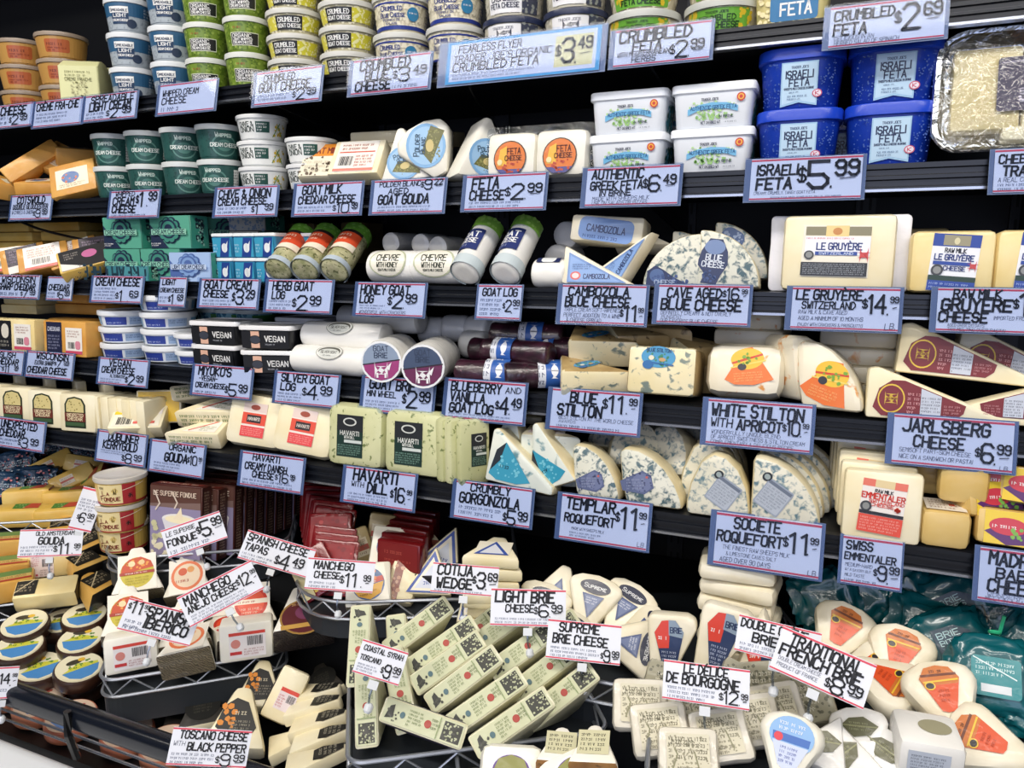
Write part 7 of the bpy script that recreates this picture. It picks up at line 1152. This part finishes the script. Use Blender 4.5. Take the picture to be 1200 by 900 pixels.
for K_, px, py, Y, ti, ro, lab in ((KU, 600, 899, .675, -40, 0, 'white cheese with purple oval label at the bottom edge'), (KCK, 657, 890, .685, 10, 0, 'brown rinded wedge under the wine cheese basket, left'), (KCK, 698, 886, .685, 14, -6, 'brown rinded wedge under the wine cheese basket, right'), (KU, 672, 908, .665, -60, -30, 'pale wedge cut by the bottom edge between brown rinded wedges')):
    p = aty(px, py, Y); put(K_, p, rot(facing(p)*.8, ti, ro), lab, 'cheeses on the deck below the wine cheese basket', centre=True)
# ------------------------------------------------------------------ let neighbours touch instead of passing through one another
from mathutils.bvhtree import BVHTree
bpy.context.view_layer.update()
FIXED = {'shelf', 'basket', 'riser', 'refrigerated case', 'bumper rail', 'price tag', 'shelf upright', 'shade canopy', 'cable'}
class Body:
    def __init__(s, o):
        s.o = o; s.fixed = o['category'] in FIXED; s.cat = o['category']; s.vs = []; s.fs = []; s.off = Vector((0, 0, 0)); s.t = None
        for q in [o]+list(o.children):
            if q.type != 'MESH' or q.name.split('.')[0] in ('label', 'slot', 'sleeve', 'gathered_neck', 'wrapper', 'wrap'): continue
            M = q.matrix_world; n = len(s.vs); s.vs += [M @ v.co for v in q.data.vertices]; s.fs += [[i+n for i in p.vertices] for p in q.data.polygons]
        s.box()
    def box(s):
        s.lo = Vector([min(v[i] for v in s.vs) for i in range(3)]); s.hi = Vector([max(v[i] for v in s.vs) for i in range(3)])
    def tree(s):
        if s.t is None: s.t = BVHTree.FromPolygons(s.vs, s.fs)
        return s.t
    def move(s, d):
        n = s.off+d
        if n.y < -.004 or n.y > .02 or abs(n.x) > .012 or not -.002 < n.z < .014: return False
        s.off = n; s.vs = [v+d for v in s.vs]; s.lo += d; s.hi += d; s.t = None; return True
bodies = [Body(o) for o in list(COL.objects) if o.parent is None and 'category' in o.keys()]
bodies = [b for b in bodies if b.vs]
eye = Vector((0, 0, CAM_Z))
def settle(rounds=14):
    for it in range(rounds):
        hits = 0; order = sorted(range(len(bodies)), key=lambda i: bodies[i].lo.x)
        for a in range(len(order)):
            A = bodies[order[a]]
            for b in range(a+1, len(order)):
                B = bodies[order[b]]
                if B.lo.x > A.hi.x: break
                if A.fixed and B.fixed: continue
                ov = [min(A.hi[i], B.hi[i])-max(A.lo[i], B.lo[i]) for i in range(3)]
                if min(ov) <= 0 or max(ov[0], .02)*max(ov[1], .02)*max(ov[2], .02) < .9e-4: continue
                if min(A.lo.z, B.lo.z) > 1.09 and not (A.fixed or B.fixed) and ov[0] > .012: continue
                if {A.cat, B.cat} & {'price tag', 'cheese tub'} and min(A.lo.z, B.lo.z) > 1.0: continue
                if not A.tree().overlap(B.tree()): continue
                hits += 1
                if A.fixed or B.fixed:
                    m, f = (B, A) if A.fixed else (A, B)
                    c = (m.lo+m.hi)/2
                    if f.cat in ('shelf', 'riser', 'refrigerated case', 'bumper rail'): d = Vector((0, 0, .003)) if c.z > (f.lo.z+f.hi.z)/2-.03 and c.z-f.lo.z < .12 or f.cat != 'shelf' else Vector((0, 0, -.003))
                    elif f.cat == 'basket': d = Vector((0, .0015, .003))
                    else: d = Vector((0, .004, 0)) if f.o.location.y < .99 or True else Vector((0, 0, 0))
                    m.move(d)
                else:
                    ca, cb = (A.lo+A.hi)/2, (B.lo+B.hi)/2
                    if ov[0] < .012: d = Vector((ov[0]/2+.0004, 0, 0)); d = d if ca.x > cb.x else -d
                    elif ov[2] < .012: d = Vector((0, 0, ov[2]/2+.0004)); d = d if ca.z > cb.z else -d; d = d*2 if d.z > 0 else d*0
                    else:
                        r = (ca+cb)/2-eye; r.z = 0; r.normalize(); r = Vector((r.x*.5, max(r.y, .6), 0)); d = r*.004
                        far, near = (A, B) if ca.y+.3*ca.z > cb.y+.3*cb.z else (B, A)
                        far.move(d) or near.move(-d*.5) or near.move(Vector((0, -.001, .002)))
                        continue
                    A.move(d); B.move(-d)
        if not hits: break
    for b in bodies:
        if b.off.length: b.o.location += b.off
    return hits
_h = settle()
